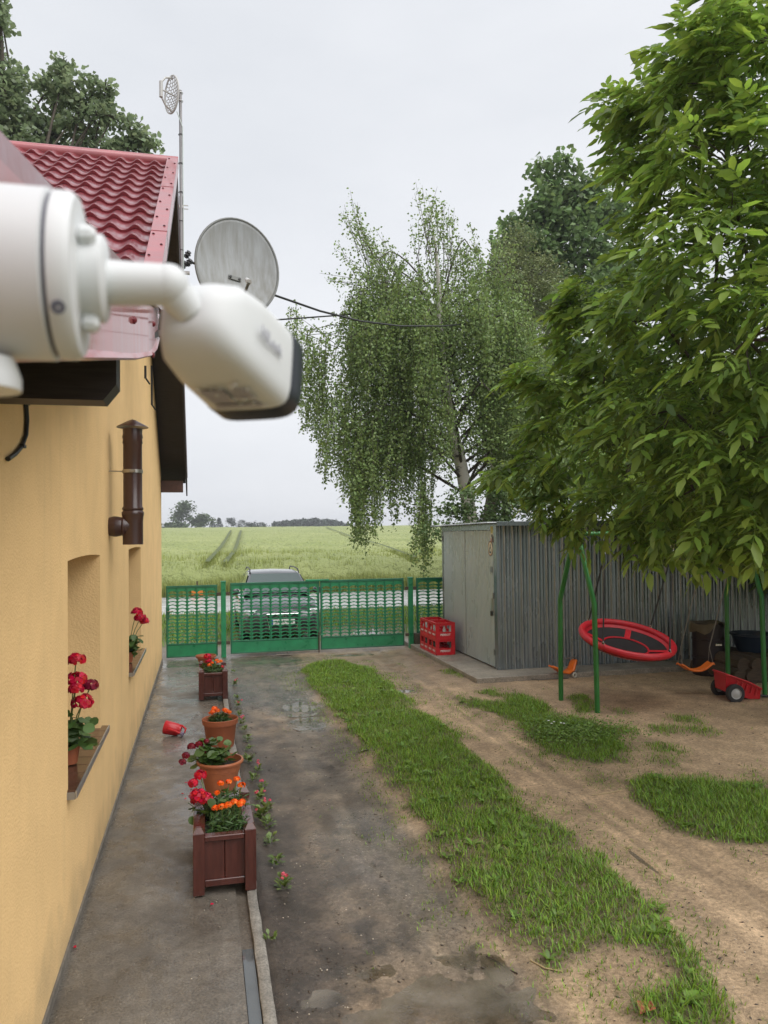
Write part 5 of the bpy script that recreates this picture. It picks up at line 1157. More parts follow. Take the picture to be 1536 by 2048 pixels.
# ================================================================== THINGS ON THE HOUSE
M_FLUE = mat('brown_pipe_enamel', (0.050, 0.022, 0.018), 0.28, spec=0.6, var=0.1, vscale=4); M_CLAMP = mat('clamp_steel', (0.45, 0.42, 0.38), 0.35, metal=0.9)
fy_ = gx(218, 1055, WX)[1]; tp = gy(263, 856, fy_+0.0); btm = gy(268, 1089, fy_)
fx_ = (tp[0]+btm[0])/2; zt_, zb = tp[2], btm[2]; zc = gy(235, 1053, fy_)[2]
fl = thing('flue_pipe', 'dark brown vertical flue pipe with conical cap on the yellow wall', 'flue pipe', (fx_, fy_, zb))
rP = 0.078; hh = zt_-zb
pp = MB(); pp.lathe([(0.001, 0), (rP+0.006, 0), (rP+0.006, 0.20), (rP+0.010, 0.24), (rP+0.014, 0.255), (rP+0.014, 0.275), (rP+0.002, 0.29), (rP+0.010, 0.30), (rP+0.010, 0.31), (rP, 0.325), (rP, hh-0.14), (rP+0.006, hh-0.13), (rP+0.002, hh-0.10), (rP+0.008, hh-0.08), (rP+0.002, hh-0.05), (rP+0.004, hh-0.01)], 28); pp.build('pipe', M_FLUE, fl, True)
cp = MB(); cp.lathe([(0.001, hh+0.075), (0.03, hh+0.065), (0.128, hh+0.012), (0.132, hh+0.004), (0.125, hh+0.006), (0.001, hh+0.03)], 28); cp.build('cap', M_FLUE, fl, True)
el = MB(); el.lathe([(rP+0.004, 0.0), (rP+0.004, fx_-WX-0.14), (rP+0.012, fx_-WX-0.13), (rP+0.012, fx_-WX-0.115), (rP, fx_-WX-0.105), (rP+0.010, fx_-WX-0.06), (rP+0.010, fx_-WX-0.04), (rP, fx_-WX)], 26, (0, 0, zc-zb), rotm((-1, 0, 0))); el.build('elbow', M_FLUE, fl, True)
zcl = gy(262, 943, fy_)[2]-zb
cl_ = MB(); cl_.lathe([(rP+0.001, zcl-0.014), (rP+0.007, zcl-0.014), (rP+0.007, zcl+0.014), (rP+0.001, zcl+0.014)], 28); cl_ = cl_.build('clamp', M_CLAMP, fl, True)
put('rod', MB().tube([(-rP, 0, zcl), (WX-fx_-0.01, 0, zcl+0.004)], 0.006, 6).mesh(), M_CLAMP, cl_)
put('bolt', MB().box(-0.02, 0.03, -rP-0.025, -rP-0.004, zcl-0.012, zcl+0.012, 0.003).mesh(), M_CLAMP, cl_)
cbp = [gx(p_[0], p_[1], WX+0.012) for p_ in ((52, 806), (54, 840), (52, 870), (44, 892), (30, 908), (16, 918))]
wc2 = thing('wall_cable', 'thick black cable curving out of the yellow wall under the beam', 'cable', tuple(cbp[0]))
MB().tube([tuple(p_ - cbp[0]) for p_ in cbp], 0.010, 8).build('sheath', mat('black_cable', (0.012, 0.012, 0.012), 0.45), wc2, True)
for k in (0, 3): MB().obox(tuple(cbp[k]-cbp[0]+np.array([0.004, 0, 0])), (0.02, 0.045, 0.016), None, 0.003).build('clip', MATS['black_cable'], wc2)
# dark iron wall brackets under the verge
for k, ((a, b), (c, d), nm_) in enumerate((((296, 732), (300, 768), 'short'), ((308, 732), (312, 820), 'long'))):
    A = gx(a, b, WX+0.05); B = gx(c, d, WX+0.05); wb_ = thing('wall_bracket', f'{nm_} dark iron bracket on the yellow wall under the verge', 'bracket', (WX, A[1], B[2]))
    hgt = max(0.1, A[2]-B[2])
    MB().box(0.0, 0.03, -0.02, 0.02, 0.0, hgt, 0.002).build('flat_bar', M_BLKP, wb_); MB().tube([(0.02, 0, 0.0), (0.07, 0.05, -0.07)], 0.012, 6).build('hook', M_BLKP, wb_)

# satellite dish
M_DISH = mat('weathered_dish', (0.30, 0.315, 0.32), 0.45, col2=(0.20, 0.20, 0.185), vscale=3.5, stretch=(5, 5, 0.6), spec=0.4); M_DRIM = mat('dish_rim', (0.16, 0.165, 0.155), 0.5)
DY = 8.4; DC = gy(470, 542, DY)
ds = thing('satellite_dish', 'weathered grey satellite dish fixed to the gable wall', 'satellite dish', tuple(DC))
dn = Vector((0.28, -0.95, 0.20)).normalized(); dr = rotm(dn)
dr = dr @ Matrix.Rotation(math.radians(-9), 3, 'Z')
a_, b__ = 0.465, 0.585
def dish_pt(r, t, off=0.0): return dr @ Vector((a_*r*math.cos(t), b__*r*math.sin(t), 0.10*r*r + off))
mb = MB(); RG = []
for r in (0.02, 0.2, 0.4, 0.6, 0.8, 0.92, 0.97): RG.append([mb.bm.verts.new(dish_pt(r, 2*math.pi*k/48)) for k in range(48)])
for A, B in zip(RG[:-1], RG[1:]):
    for k in range(48): mb.bm.faces.new((A[k], A[(k+1) % 48], B[(k+1) % 48], B[k]))
mb.bm.faces.new(RG[0]); o = mb.build('reflector', M_DISH, ds, True); md = o.modifiers.new('t', 'SOLIDIFY'); md.thickness = 0.006
MB().tube([dish_pt(0.985, 2*math.pi*k/48) for k in range(49)], 0.013, 8, False).build('rim', M_DRIM, ds, True)
bk_ = MB(); bk_.obox(dr @ Vector((0.0, -0.10, 0.02)), (0.14, 0.05, 0.012), dr, 0.004); bk_ = bk_.build('centre_bracket', M_DRIM, ds)
for x in (-0.05, 0.05): put('bolt', MB().lathe([(0.014, 0), (0.014, 0.012), (0.001, 0.014)], 8, dr @ Vector((x, -0.10, 0.026)), dr).mesh(), M_BLKP, bk_)
lb = [dish_pt(0.98, -math.pi/2), dr @ Vector((0, -b__*1.02, 0.25)), dr @ Vector((0, -b__*0.75, 0.55))]
MB().tube(lb, 0.015, 8).build('feed_arm', M_DRIM, ds, True)
MB().tube([lb[-1], lb[-1] + dr @ Vector((0, 0.08, -0.09))], [0.03, 0.02], 10).build('feed_head', mat('feed_white', (0.6, 0.6, 0.6), 0.4), ds, True)
bp_ = dr @ Vector((0, -0.12, -0.05)); wl2 = Vector((WX-DC[0], 0.12, -0.45))
MB().tube([tuple(bp_), tuple(bp_ + dr @ Vector((0, 0, -0.12))), (0.05, 0.2, -0.42), tuple(wl2)], 0.024, 8).build('mast', M_CLAMP, ds, True)
MB().obox(tuple(wl2 + Vector((0.008, 0, 0))), (0.016, 0.14, 0.2), None, 0.003).build('wall_plate', M_CLAMP, ds)

# antenna mast with grid dish
AY = 11.3; A0_ = gy(361, 600, AY); A1_ = gy(363, 188, AY)
M_MAST = mat('grey_mast', (0.26, 0.25, 0.25), 0.45, metal=0.5, var=0.15, vscale=5); M_GRID = mat('grid_plastic', (0.50, 0.49, 0.47), 0.5)
ax_ = (A0_[0]+A1_[0])/2
am = thing('antenna_mast', 'tall thin steel mast rising beside the roof verge', 'mast', (ax_, AY, A0_[2]))
AH = A1_[2]-A0_[2]
MB().tube([(0, 0, -0.15), (0, 0, AH*0.5)], 0.028, 10).build('lower_tube', M_MAST, am, True); MB().tube([(0, 0, AH*0.48), (0, 0, AH+0.05)], 0.022, 10).build('upper_tube', M_MAST, am, True)
for z in (0.1, AH*0.45):
    cb = MB(); cb.box(-0.20, 0.035, -0.02, 0.02, z-0.02, z+0.02, 0.003); cb.box(0.03, 0.10, -0.006, 0.006, z-0.03, z-0.02); cb.box(0.03, 0.10, -0.006, 0.006, z+0.02, z+0.03); cb.build('clamp', M_CLAMP, am)
for z in np.linspace(0.3, AH-0.6, 6): MB().torus(0.030, 0.005, 14, 6, (0, 0, z)).build('cable_tie', M_BLKP, am)
MB().tube([(0.03, -0.01, 0.0), (0.032, -0.01, AH*0.45), (0.03, -0.02, AH-0.5), (-0.05, -0.03, AH-0.28)], 0.007, 6).build('cable', mat('pale_cable', (0.55, 0.62, 0.58), 0.5), am, True)
gd = thing('grid_antenna', 'small grey honeycomb grid dish antenna on top of the mast', 'antenna', (ax_-0.075, AY-0.03, A0_[2]+AH-0.06))
gn = Vector((-0.80, -0.60, 0.0)).normalized(); gm = rotm(gn); ga, gb_ = 0.165, 0.27
def gp(u, v, w=0.0): return gm @ Vector((u*ga, v*gb_, w + 0.055*(u*u+v*v)))
MB().tube([gp(math.cos(t), math.sin(t)) for t in np.linspace(0, 2*math.pi, 37)], 0.013, 6, False).build('rim', M_GRID, gd, True)
hx = MB(); sz = 0.17
seen = set()
for i in range(-8, 9):
    for j in range(-6, 7):
        cx_ = (i + 0.5*(j % 2))*sz*1.05*1.6; cy_ = j*sz*0.92
        for k in range(6):
            t0, t1 = math.radians(60*k+30), math.radians(60*k+90); r_ = sz*0.61
            p_ = (cx_+1.6*r_*math.cos(t0)*1.0, cy_+r_*math.sin(t0)); q_ = (cx_+1.6*r_*math.cos(t1), cy_+r_*math.sin(t1))
            ky = tuple(sorted(((round(p_[0], 2), round(p_[1], 2)), (round(q_[0], 2), round(q_[1], 2)))))
            if ky in seen or math.hypot(*p_) > 1.0 or math.hypot(*q_) > 1.0: continue
            seen.add(ky); hx.tube([gp(*p_), gp(*q_)], 0.006, 4, False)
hx.build('honeycomb', M_GRID, gd)
for v in (-0.92, 0.92): MB().tube([gp(0, v), gm @ Vector((0, v*gb_*0.80, 0.16)), gm @ Vector((0, v*gb_*0.40, 0.23))], 0.014, 6).build('feed_strut', M_GRID, gd, True)
MB().tube([gm @ Vector((0, -gb_*0.42, 0.232)), gm @ Vector((0, gb_*0.42, 0.232))], 0.026, 8).build('feed_box', M_GRID, gd, True)
MB().tube([gm @ Vector((0, 0, 0.0)), gm @ Vector((0, 0, 0.22))], 0.010, 6).build('feed_rod', M_GRID, gd)
for z in (-0.05, 0.07): MB().torus(0.034, 0.006, 14, 6, (0.075, 0.03, z)).build('mast_clamp', M_CHR, gd)
# power line bracket and cables
IB = gy(371, 522, 11.75)
ib = thing('line_bracket', 'black insulator bracket for the power line on the barge board', 'bracket', tuple(IB))
MB().box(-0.12, 0.06, -0.03, 0.03, -0.20, -0.16, 0.003).build('cross_arm', M_CLAMP, ib); MB().box(-0.13, -0.10, -0.02, 0.02, -0.25, 0.25, 0.003).build('upright', M_TIMB, ib)
for (x, z) in ((0.03, 0.10), (0.05, -0.02), (-0.02, -0.06)):
    i_ = MB().lathe([(0.001, -0.06), (0.03, -0.055), (0.045, -0.03), (0.028, -0.015), (0.05, 0.01), (0.03, 0.03), (0.038, 0.05), (0.001, 0.06)], 12, (x, 0, z), rotm((0.5, -0.6, 0.6))); i_.build('insulator', M_BLKP, ib, True)
    MB().tube([(-0.1, 0, z-0.05), (x, 0, z)], 0.01, 6).build('pin', M_BLKP, ib)
M_CABLE = MATS['black_cable']
def wire(name, label, pts, r):
    P = [np.array(p_) for p_ in pts]; w = thing(name, label, 'cable', tuple(P[0]))
    MB().tube([tuple(p_-P[0]) for p_ in P], r, 6).build('conductor', M_CABLE, w, True)
def sag(A, B, s_, n=14): return [A + (B-A)*t - np.array([0, 0, s_*4*t*(1-t)]) for t in np.linspace(0, 1, n)]
UP = np.array([11.6, 24.0, 0])           # utility pole behind the birch
wa = [IB + np.array([0.05, 0, 0])] + [gy(*p_) for p_ in ((548, 590, 12.6), (640, 622, 13.6), (720, 642, 14.5), (800, 652, 15.4), (890, 652, 16.6), (1000, 640, 20.0))]
wire('power_cable', 'thick black power cable sagging from the house into the birch', wa, 0.019)
wire('power_cable', 'straight black cable crossing behind the satellite dish', [gy(330, 650, 14.6), gy(548, 640, 17.0), gy(715, 628, 19.4), gy(900, 610, 23.0), gy(1100, 588, 27.0)], 0.02)
wire('power_cable', 'thin lower cable behind the security camera', [gy(330, 685, 14.6), gy(570, 672, 18.0), gy(690, 665, 20.0), gy(950, 645, 25.0)], 0.007)
up = thing('utility_pole', 'wooden utility pole standing behind the birch', 'pole', (gy(1010, 1000, 24.0)[0], 24.0, 0))
MB().tube([(0, 0, -0.05), (0, 0, 9.4)], [0.14, 0.10], 12).build('shaft', wood, up, True); MB().box(-0.7, 0.7, -0.05, 0.05, 8.9, 9.02, 0.006).build('cross_arm', wood, up)

# ================================================================== SECURITY CAMERA
M_CAMW = mat('camera_white', (0.62, 0.63, 0.635), 0.42, spec=0.4, var=0.03, vscale=6); M_CAMK = mat('camera_black', (0.012, 0.016, 0.022), 0.35); M_SEAM = mat('camera_seam', (0.10, 0.10, 0.13), 0.6); M_LBL = mat('label_grey', (0.30, 0.29, 0.34), 0.6); M_LOGO = mat('logo_grey', (0.36, 0.36, 0.40), 0.5)
SCY = 0.535; ax0 = gy(100, 553, SCY)
sc = thing('security_camera', 'white bullet security camera on a round box fixed to the red flashing', 'security camera', (-0.2, SCY, float(ax0[2])))
rX = rotm((1, 0, 0)); rb = 0.0535
def axx(px): return gy(px, 540, SCY)[0] + 0.2          # distance from the flashing along the axis
xs_, xf = axx(112), axx(163)
bx_ = MB(); bx_.lathe([(0.001, 0.004), (rb+0.001, 0.004), (rb+0.001, xs_-0.0012), (rb-0.002, xs_)], 48, (0, 0, 0), rX); bx_.build('junction_box', M_CAMW, sc, True)
sm_ = MB(); sm_.lathe([(rb-0.0025, xs_-0.001), (rb-0.0022, xs_+0.0024)], 48, (0, 0, 0), rX); sm_.build('seam', M_SEAM, sc, True)
bs_ = MB(); bs_.lathe([(rb-0.002, xs_+0.0022), (rb, xs_+0.003), (rb, xf-0.004), (rb-0.003, xf), (0.03, xf+0.001), (0.029, xf+0.0015), (0.001, xf+0.0015)], 48, (0, 0, 0), rX); bs_.build('mount_plate', M_CAMW, sc, True)
xn = axx(214); n_ = MB(); n_.lathe([(0.0285, xf), (0.0285, xn-0.002), (0.026, xn), (0.016, xn+0.001), (0.001, xn+0.001)], 32, (0, 0, 0), rX); n_.build('collar', M_CAMW, sc, True)
for a in (20, 140, 260):
    c, s_ = math.cos(math.radians(a)), math.sin(math.radians(a)); put('lug', MB().obox((xf+0.006, 0.031*c, 0.031*s_), (0.012, 0.012, 0.012), Matrix.Rotation(math.radians(a), 3, 'X'), 0.003).mesh(), M_CAMW, sc)
put('screw_hole', MB().lathe([(0.0042, -0.001), (0.0042, 0.0008), (0.001, 0.0008)], 12, (xf-0.006, -0.050, -0.022-0.012), rotm((0.35, -0.8, -0.45))).mesh(), M_SEAM, sc)
J = gy(348, 600, SCY) - np.array([-0.2, SCY, float(ax0[2])])          # ball joint
arm0 = Vector((xn-0.002, 0, -0.002)); arm1 = Vector((J[0]-0.004, 0, J[2]+0.010))
MB().tube([arm0, arm0.lerp(arm1, 0.5), arm1], [0.0148, 0.0142, 0.0138], 24).build('arm', M_CAMW, sc, True)
b1 = MB(); b1.lathe([(0.001, -0.0143)] + [(0.0143*math.cos(t), 0.0143*math.sin(t)) for t in np.linspace(-1.4, 1.4, 9)] + [(0.001, 0.0143)], 24, tuple(arm1)); b1.build('elbow', M_CAMW, sc, True)
SCO = Vector((-0.2, SCY, float(ax0[2])))
E0 = Vector(gy(380, 624, SCY+0.01)) - SCO; E1 = Vector(gy(498, 738, SCY+0.10)) - SCO
MB().tube([arm1, E0], [0.0125, 0.0115], 20).build('neck', M_CAMW, sc, True)
bdn = (E1-E0).normalized(); view = (Vector(CP) - SCO - (E0+E1)/2).normalized()
def sect(t, w, h, e=4.0, n=40):
    """rounded section: the flat face carrying the logo points up-right, the label face points down to the viewer"""
    pts = []
    for k in range(n):
        a = 2*math.pi*k/n; c, s_ = math.cos(a), math.sin(a)
        pts.append((w*math.copysign(abs(c)**(2/e), c), h*math.copysign(abs(s_)**(2/e), s_)))
    return pts
ux = Vector((0, 0, -1)).cross(bdn); ux = (ux - bdn*ux.dot(bdn)).normalized(); uz = bdn.cross(ux).normalized()
if uz.z < 0: uz = -uz; ux = -ux
L_ = (E1-E0).length
prof_ = [(-0.005, 0.012, 0.012, 2.2), (0.0, 0.021, 0.019, 2.6), (0.008, 0.027, 0.025, 3.4), (0.022, 0.0325, 0.0305, 4.4), (0.05, 0.0355, 0.0335, 5.0), (L_, 0.0375, 0.0355, 5.2)]
mb = MB(); RG = []
for (t, w, h, e) in prof_: RG.append([mb.bm.verts.new(E0 + bdn*t + ux*p_[0] + uz*p_[1]) for p_ in sect(t, w, h, e)])
for A, B in zip(RG[:-1], RG[1:]):
    for k in range(len(A)): mb.bm.faces.new((A[k], A[(k+1) % len(A)], B[(k+1) % len(A)], B[k]))
mb.bm.faces.new(RG[0][::-1]); mb.bm.faces.new(RG[-1]); body = mb.build('body', M_CAMW, sc, True)
mb = MB(); RG = []
for (t, w, h) in ((L_-0.001, 0.038, 0.036), (L_+0.001, 0.039, 0.037), (L_+0.021, 0.039, 0.037), (L_+0.021, 0.035, 0.032), (L_+0.010, 0.033, 0.030)): RG.append([mb.bm.verts.new(E0 + bdn*t + ux*p_[0] + uz*p_[1]) for p_ in sect(t, w, h, 4.4)])
for A, B in zip(RG[:-1], RG[1:]):
    for k in range(len(A)): mb.bm.faces.new((A[k], A[(k+1) % len(A)], B[(k+1) % len(A)], B[k]))
mb.bm.faces.new(RG[-1]); mb.build('front_shroud', M_CAMK, sc, True)
# logo on the side turned up, label on the side turned down towards the viewer
fx1 = ux if ux.dot(Vector((1, 0, 0))) > 0 else -ux
def on_face(nrm, up_, off, t, side):
    z = nrm.normalized(); x = bdn; y = z.cross(x); M4 = Matrix((x, y, z)).transposed().to_4x4(); M4.translation = E0 + bdn*t + z*off + y*side; return M4
lm = text_mesh('HiLook', 0.0135, 0.0002, bold=0.0002); lm.materials.append(M_LOGO)
nv = view; faces_ = sorted([(v_.dot(nv), i, v_) for i, v_ in enumerate((ux, -ux, uz, -uz))], reverse=True, key=lambda q: q[0])
FACES = [q[2] for q in faces_[:2]]
FACES.sort(key=lambda v_: -v_.dot(Vector(CU)))           # first: turned up in view
FU, FD = FACES
offu = 0.0358 if abs(FU.dot(uz)) > 0.5 else 0.0378; offd = 0.0358 if abs(FD.dot(uz)) > 0.5 else 0.0378
o = put('logo', lm, None, body); o.matrix_local = on_face(FU, None, offu+0.0006, L_*0.55, 0.0)
lab = MB(); lab.box(-0.004, 0.022, -0.020, -0.001, 0, 0.0003); lab.box(0.026, 0.034, -0.022, 0.016, 0, 0.0003)
for k in range(4): lab.box(-0.004, 0.020, 0.003+0.004*k, 0.005+0.004*k, 0, 0.0003)
o = put('rating_label', lab.mesh(), M_LBL, body); o.matrix_local = on_face(FD, None, offd+0.0005, L_*0.58, 0.002)
# rain drops on the plastic
dp = MB()
for k in range(26):
    t = random.uniform(0.045, L_*0.92); s_ = random.uniform(-0.022, 0.022); off = offd; n_ = FD
    q = E0 + bdn*t + n_*(off+0.0002) + n_.cross(bdn)*s_; r_ = random.uniform(0.0008, 0.0022); dp.lathe([(r_, 0), (r_*0.8, r_*0.5), (0.0001, r_*0.7)], 8, tuple(q), rotm(n_))
o = dp.build('rain_drops', mat('water_drop', (0.6, 0.6, 0.6), 0.03, spec=0.9), body, True); o['kind'] = 'stuff'
gl_ = MB(); gl_.lathe([(0.0005, 0), (0.022, 0.0), (0.026, 0.012), (0.026, 0.02), (0.0005, 0.02)], 24, (xs_-0.045, -0.01, -rb-0.004), rotm((0, 0, -1))); gl_.build('cable_gland', M_CAMW, sc, True)
# ================================================================== TREES
M_BARK = mat('grey_brown_bark', (0.075, 0.06, 0.045), 0.9, var=0.35, vscale=8, stretch=(4, 4, 1), bump=0.6, bscale=20, bdist=0.03)
M_BIRK = mat('birch_bark', (0.62, 0.58, 0.53), 0.75, col2=(0.06, 0.055, 0.05), vscale=3.2, stretch=(1.2, 1.2, 3.2), detail=3)
br_ = MATS['birch_bark'].node_tree
for n_ in br_.nodes:
    if n_.type == 'VALTORGB': n_.color_ramp.elements[0].position = 0.56; n_.color_ramp.elements[1].position = 0.66
def frames(dirs, up=None):
    """frames with x along dirs, z roughly up"""
    x = dirs/np.linalg.norm(dirs, axis=1)[:, None]; u = np.zeros_like(x); u[:, 2] = 1
    if up is not None: u = up
    y = np.cross(u, x); l = np.linalg.norm(y, axis=1)[:, None]; y = np.where(l < 1e-3, np.array([0, 1.0, 0]), y/np.maximum(l, 1e-3)); z = np.cross(x, y)
    return np.stack([x, y, z], -1)
def limb(mb, A, B, r0, r1, bow=0.1, n=6, seg=5):
    A = np.asarray(A, float); B = np.asarray(B, float); L = np.linalg.norm(B-A); pts = []
    off = rng.normal(0, 1, 3)*L*bow; off[2] = abs(off[2])*0.6
    for t in np.linspace(0, 1, seg+1): pts.append(tuple(A + (B-A)*t + off*math.sin(math.pi*t)))
    mb.tube(pts, list(np.linspace(r0, r1, seg+1)), n, False); return pts
def rand_dirs(n):
    d = rng.normal(0, 1, (n, 3)); return d/np.linalg.norm(d, axis=1)[:, None]

# ---------------------------------------------------------------- walnut
M_WAL = mat('walnut_leaf', (0.155, 0.255, 0.06), 0.42, leaf=0.5, island=0.5, spec=0.45); M_WALY = mat('walnut_leaf_young', (0.20, 0.32, 0.068), 0.40, leaf=0.45, island=0.35, spec=0.45)
TW = np.array([7.5, 7.7, 0.0])
wal = thing('walnut_tree', 'broad walnut tree with large drooping leaves over the swing', 'tree', (TW[0], TW[1], 0))
def leaflet(w=0.42, fine=False):
    V = [[0, 0, 0], [0.35, w/2*0.95, 0.05], [0.35, -w/2*0.95, 0.05], [0.42, 0, 0.0], [0.75, w/2*0.72, 0.01], [0.75, -w/2*0.72, 0.01], [1.0, 0, -0.10]]
    Fc = [(0, 3, 1), (0, 2, 3), (3, 4, 1), (3, 6, 4), (3, 5, 6), (3, 2, 5)]
    return np.array(V, float), Fc
def compound(seed, L=0.34):
    """one pinnate leaf along +X, drooping: three pairs of leaflets and a large end leaflet"""
    r = np.random.default_rng(seed); V = []; Fc = []; lv, lf = leaflet()
    def add(o, ang, s, droop):
        c, s_ = math.cos(ang), math.sin(ang); R = np.array([[c, -s_, 0], [s_, c, 0], [0, 0, 1]]); q = lv*s
        q = q.copy(); q[:, 2] -= droop*q[:, 0]; tw = r.normal(0, 0.35); cy, sy = math.cos(tw), math.sin(tw)
        q = q @ np.array([[1, 0, 0], [0, cy, sy], [0, -sy, cy]]); b = len(V)
        V.extend((q @ R.T + o).tolist()); Fc.extend([tuple(i+b for i in f) for f in lf])
    bend = lambda t: np.array([L*t*(1-0.16*t), 0, -0.30*L*t*t])
    add(bend(1.0), r.normal(0, 0.15), 0.175*r.uniform(0.9, 1.1), 0.55)
    for t, s in ((0.84, 0.15), (0.56, 0.125), (0.30, 0.09)):
        for sg in (-1, 1): add(bend(t), sg*(0.95+r.normal(0, 0.15)), s*r.uniform(0.85, 1.12), 0.38)
    b = len(V)                                     # stalk
    for t in (0, 0.5, 1.0): V.extend([(bend(t)+np.array([0, 0.003, 0])).tolist(), (bend(t)-np.array([0, 0.003, 0])).tolist()])
    for k in (0, 2): Fc.extend([(b+k, b+k+1, b+k+3), (b+k, b+k+3, b+k+2)])
    return np.array(V), Fc
CMP = [compound(s) for s in range(5)]
# crown lobes: pixel, distance along the view, radius in metres
LOBP = [(1500, 60, 7.4, 90), (1375, 95, 8.0, 38), (1440, 170, 7.6, 110), (1345, 190, 8.2, 75), (1235, 220, 8.6, 48), (1190, 212, 8.8, 20), (1215, 290, 8.6, 45), (1300, 300, 8.0, 85), (1445, 330, 6.9, 125), (1290, 420, 7.8, 75), (1420, 500, 6.5, 135), (1250, 530, 8.0, 62),
        (1172, 592, 8.3, 42), (1125, 612, 8.4, 16), (1300, 640, 7.2, 105), (1160, 685, 8.2, 45), (1480, 680, 6.0, 140), (1085, 758, 8.4, 32), (1040, 752, 8.5, 12), (1185, 770, 8.0, 75), (1095, 850, 8.3, 38), (1330, 820, 7.0, 115), (1190, 890, 7.9, 75), (1065, 935, 8.4, 36), (990, 938, 8.6, 12),
        (1480, 880, 6.2, 115), (1105, 1000, 8.3, 36), (1230, 1000, 7.6, 65), (1370, 980, 6.9, 85), (1500, 1010, 6.3, 90), (1130, 1050, 8.3, 22), (1290, 1065, 7.4, 30), (1400, 1075, 6.9, 35), (1510, 1085, 6.5, 35), (1250, 640, 9.2, 80), (1380, 420, 9.2, 120), (1350, 760, 9.0, 130), (1230, 800, 9.4, 80), (1460, 560, 9.0, 160),
        (1480, 250, 9.2, 150), (1450, 820, 8.6, 160), (1300, 960, 9.4, 100), (1430, 1000, 9.4, 110), (1530, 960, 8.6, 130), (1640, 300, 7.4, 200), (1660, 600, 6.8, 220), (1660, 900, 6.8, 200), (1620, 60, 8.6, 180), (1800, 400, 8.4, 260), (1800, 800, 8.4, 260), (1760, 1010, 7.4, 160)]
LOB = [((a+(22 if b > 560 else 55) if a < 1320 else a+15), b, c, (d*0.82 if a < 1320 else d*0.9)*c/FPX) for (a, b, c, d) in LOBP if not (c > 9.0 and b < 600)]
# foliage reaching back over the swing towards the shed, and unseen lobes right of view, added to block light
LOBW = [((8.0, 11.5, 3.1), 0.7), ((9.0, 11.7, 2.6), 0.7), ((9.8, 11.6, 2.2), 0.7), ((10.6, 11.6, 1.8), 0.8), ((11.2, 10.6, 2.6), 1.0), ((11.4, 9.2, 2.4), 1.1), ((11.4, 7.8, 1.6), 1.1), ((11.2, 6.6, 1.6), 1.1), ((7.2, 11.6, 3.0), 0.55), ((7.0, 10.6, 2.9), 0.75), ((8.2, 10.9, 2.9), 0.85), ((9.2, 10.6, 2.6), 0.9), ((6.2, 10.4, 3.2), 0.6), ((7.6, 11.2, 2.35), 0.45), ((8.6, 11.3, 2.2), 0.5), ((9.8, 9.8, 2.4), 1.0), ((10.4, 8.6, 2.6), 1.1), ((10.6, 7.2, 2.8), 1.2), ((9.2, 11.6, 3.6), 1.1), ((7.4, 11.4, 3.9), 1.1), ((10.4, 10.8, 3.8), 1.2), ((8.6, 9.2, 2.9), 0.9), ((9.2, 8.0, 2.7), 0.9),
        ((10.0, 11.0, 1.6), 0.7), ((10.8, 10.2, 1.3), 0.9), ((10.9, 9.2, 1.2), 0.9), ((8.0, 10.0, 3.4), 1.0), ((6.9, 11.9, 4.3), 1.0), ((8.6, 12.4, 4.4), 1.2), ((10.2, 12.4, 4.6), 1.3)]
def lobe_pos(px, py, dist):
    d = ray(px, py); return CP + d/np.linalg.norm(d)*dist*1.0
tips = []; tdir = []; trad = []
wb_m = MB(); trunk_top = TW + np.array([-0.1, 0.1, 2.2])
wb_m.tube([tuple(q-TW) for q in (TW+np.array([0, 0, -0.1]), TW+np.array([-0.03, 0.03, 1.0]), trunk_top, TW+np.array([-0.1, 0.2, 4.0]), TW+np.array([0.1, 0.2, 7.5]))], [0.24, 0.19, 0.16, 0.11, 0.03], 12); wb_m.build('trunk', M_BARK, wal, True)
brm = MB()
for (c, rr_) in [(lobe_pos(a, b, c_), d_) for (a, b, c_, d_) in LOB] + [(np.array(a), d_) for (a, d_) in LOBW]:
    st = trunk_top + np.array([0, 0, min(max(c[2]-3.6, 0), 4.0)*0.8])
    if rr_ > 0.35: limb(brm, st-TW, c-TW, 0.055 if rr_ > 0.8 else 0.035, 0.012, 0.08)
    nt_ = int(82*rr_**2) + 9; d = rand_dirs(nt_); d[:, 2] = d[:, 2]*0.9 + 0.12
    rad = rr_*rng.uniform(0.45, 1.05, nt_)**0.6
    tips.append(c + d*rad[:, None]*np.array([1, 1, 0.85])); outw = c + 0 - (TW + np.array([0, 0, 4.0])); outw = outw/np.linalg.norm(outw)
    tdir.append(d*0.8 + outw*0.7); trad.append(np.full(nt_, rr_))
    if rr_ > 0.3:
        for k in range(0, nt_, 5): limb(brm, c-TW, tips[-1][k]-TW, 0.010, 0.004, 0.05, 4, 3)
brm.build('branches', M_BARK, wal)
tips = np.concatenate(tips); tdir = np.concatenate(tdir)
# every tip carries a rosette of five compound leaves
NL = 5; P = np.repeat(tips, NL, 0); D = np.repeat(tdir, NL, 0)
D = D/np.linalg.norm(D, axis=1)[:, None] + rng.normal(0, 0.75, D.shape); D[:, 2] = D[:, 2]*0.45 - 0.12; P = P + rng.normal(0, 0.05, P.shape)
S = rng.uniform(0.5, 1.0, len(P)); up_ = np.stack([rng.normal(0, 0.3, len(P)), rng.normal(0, 0.3, len(P)), np.ones(len(P))], -1)
RM = frames(D, up_); typ = rng.integers(0, 5, len(P))
keep = (P[:, 2] > 1.95) | (P[:, 0] > 9.3); P, D, S, RM, typ = P[keep], D[keep], S[keep], RM[keep], typ[keep]
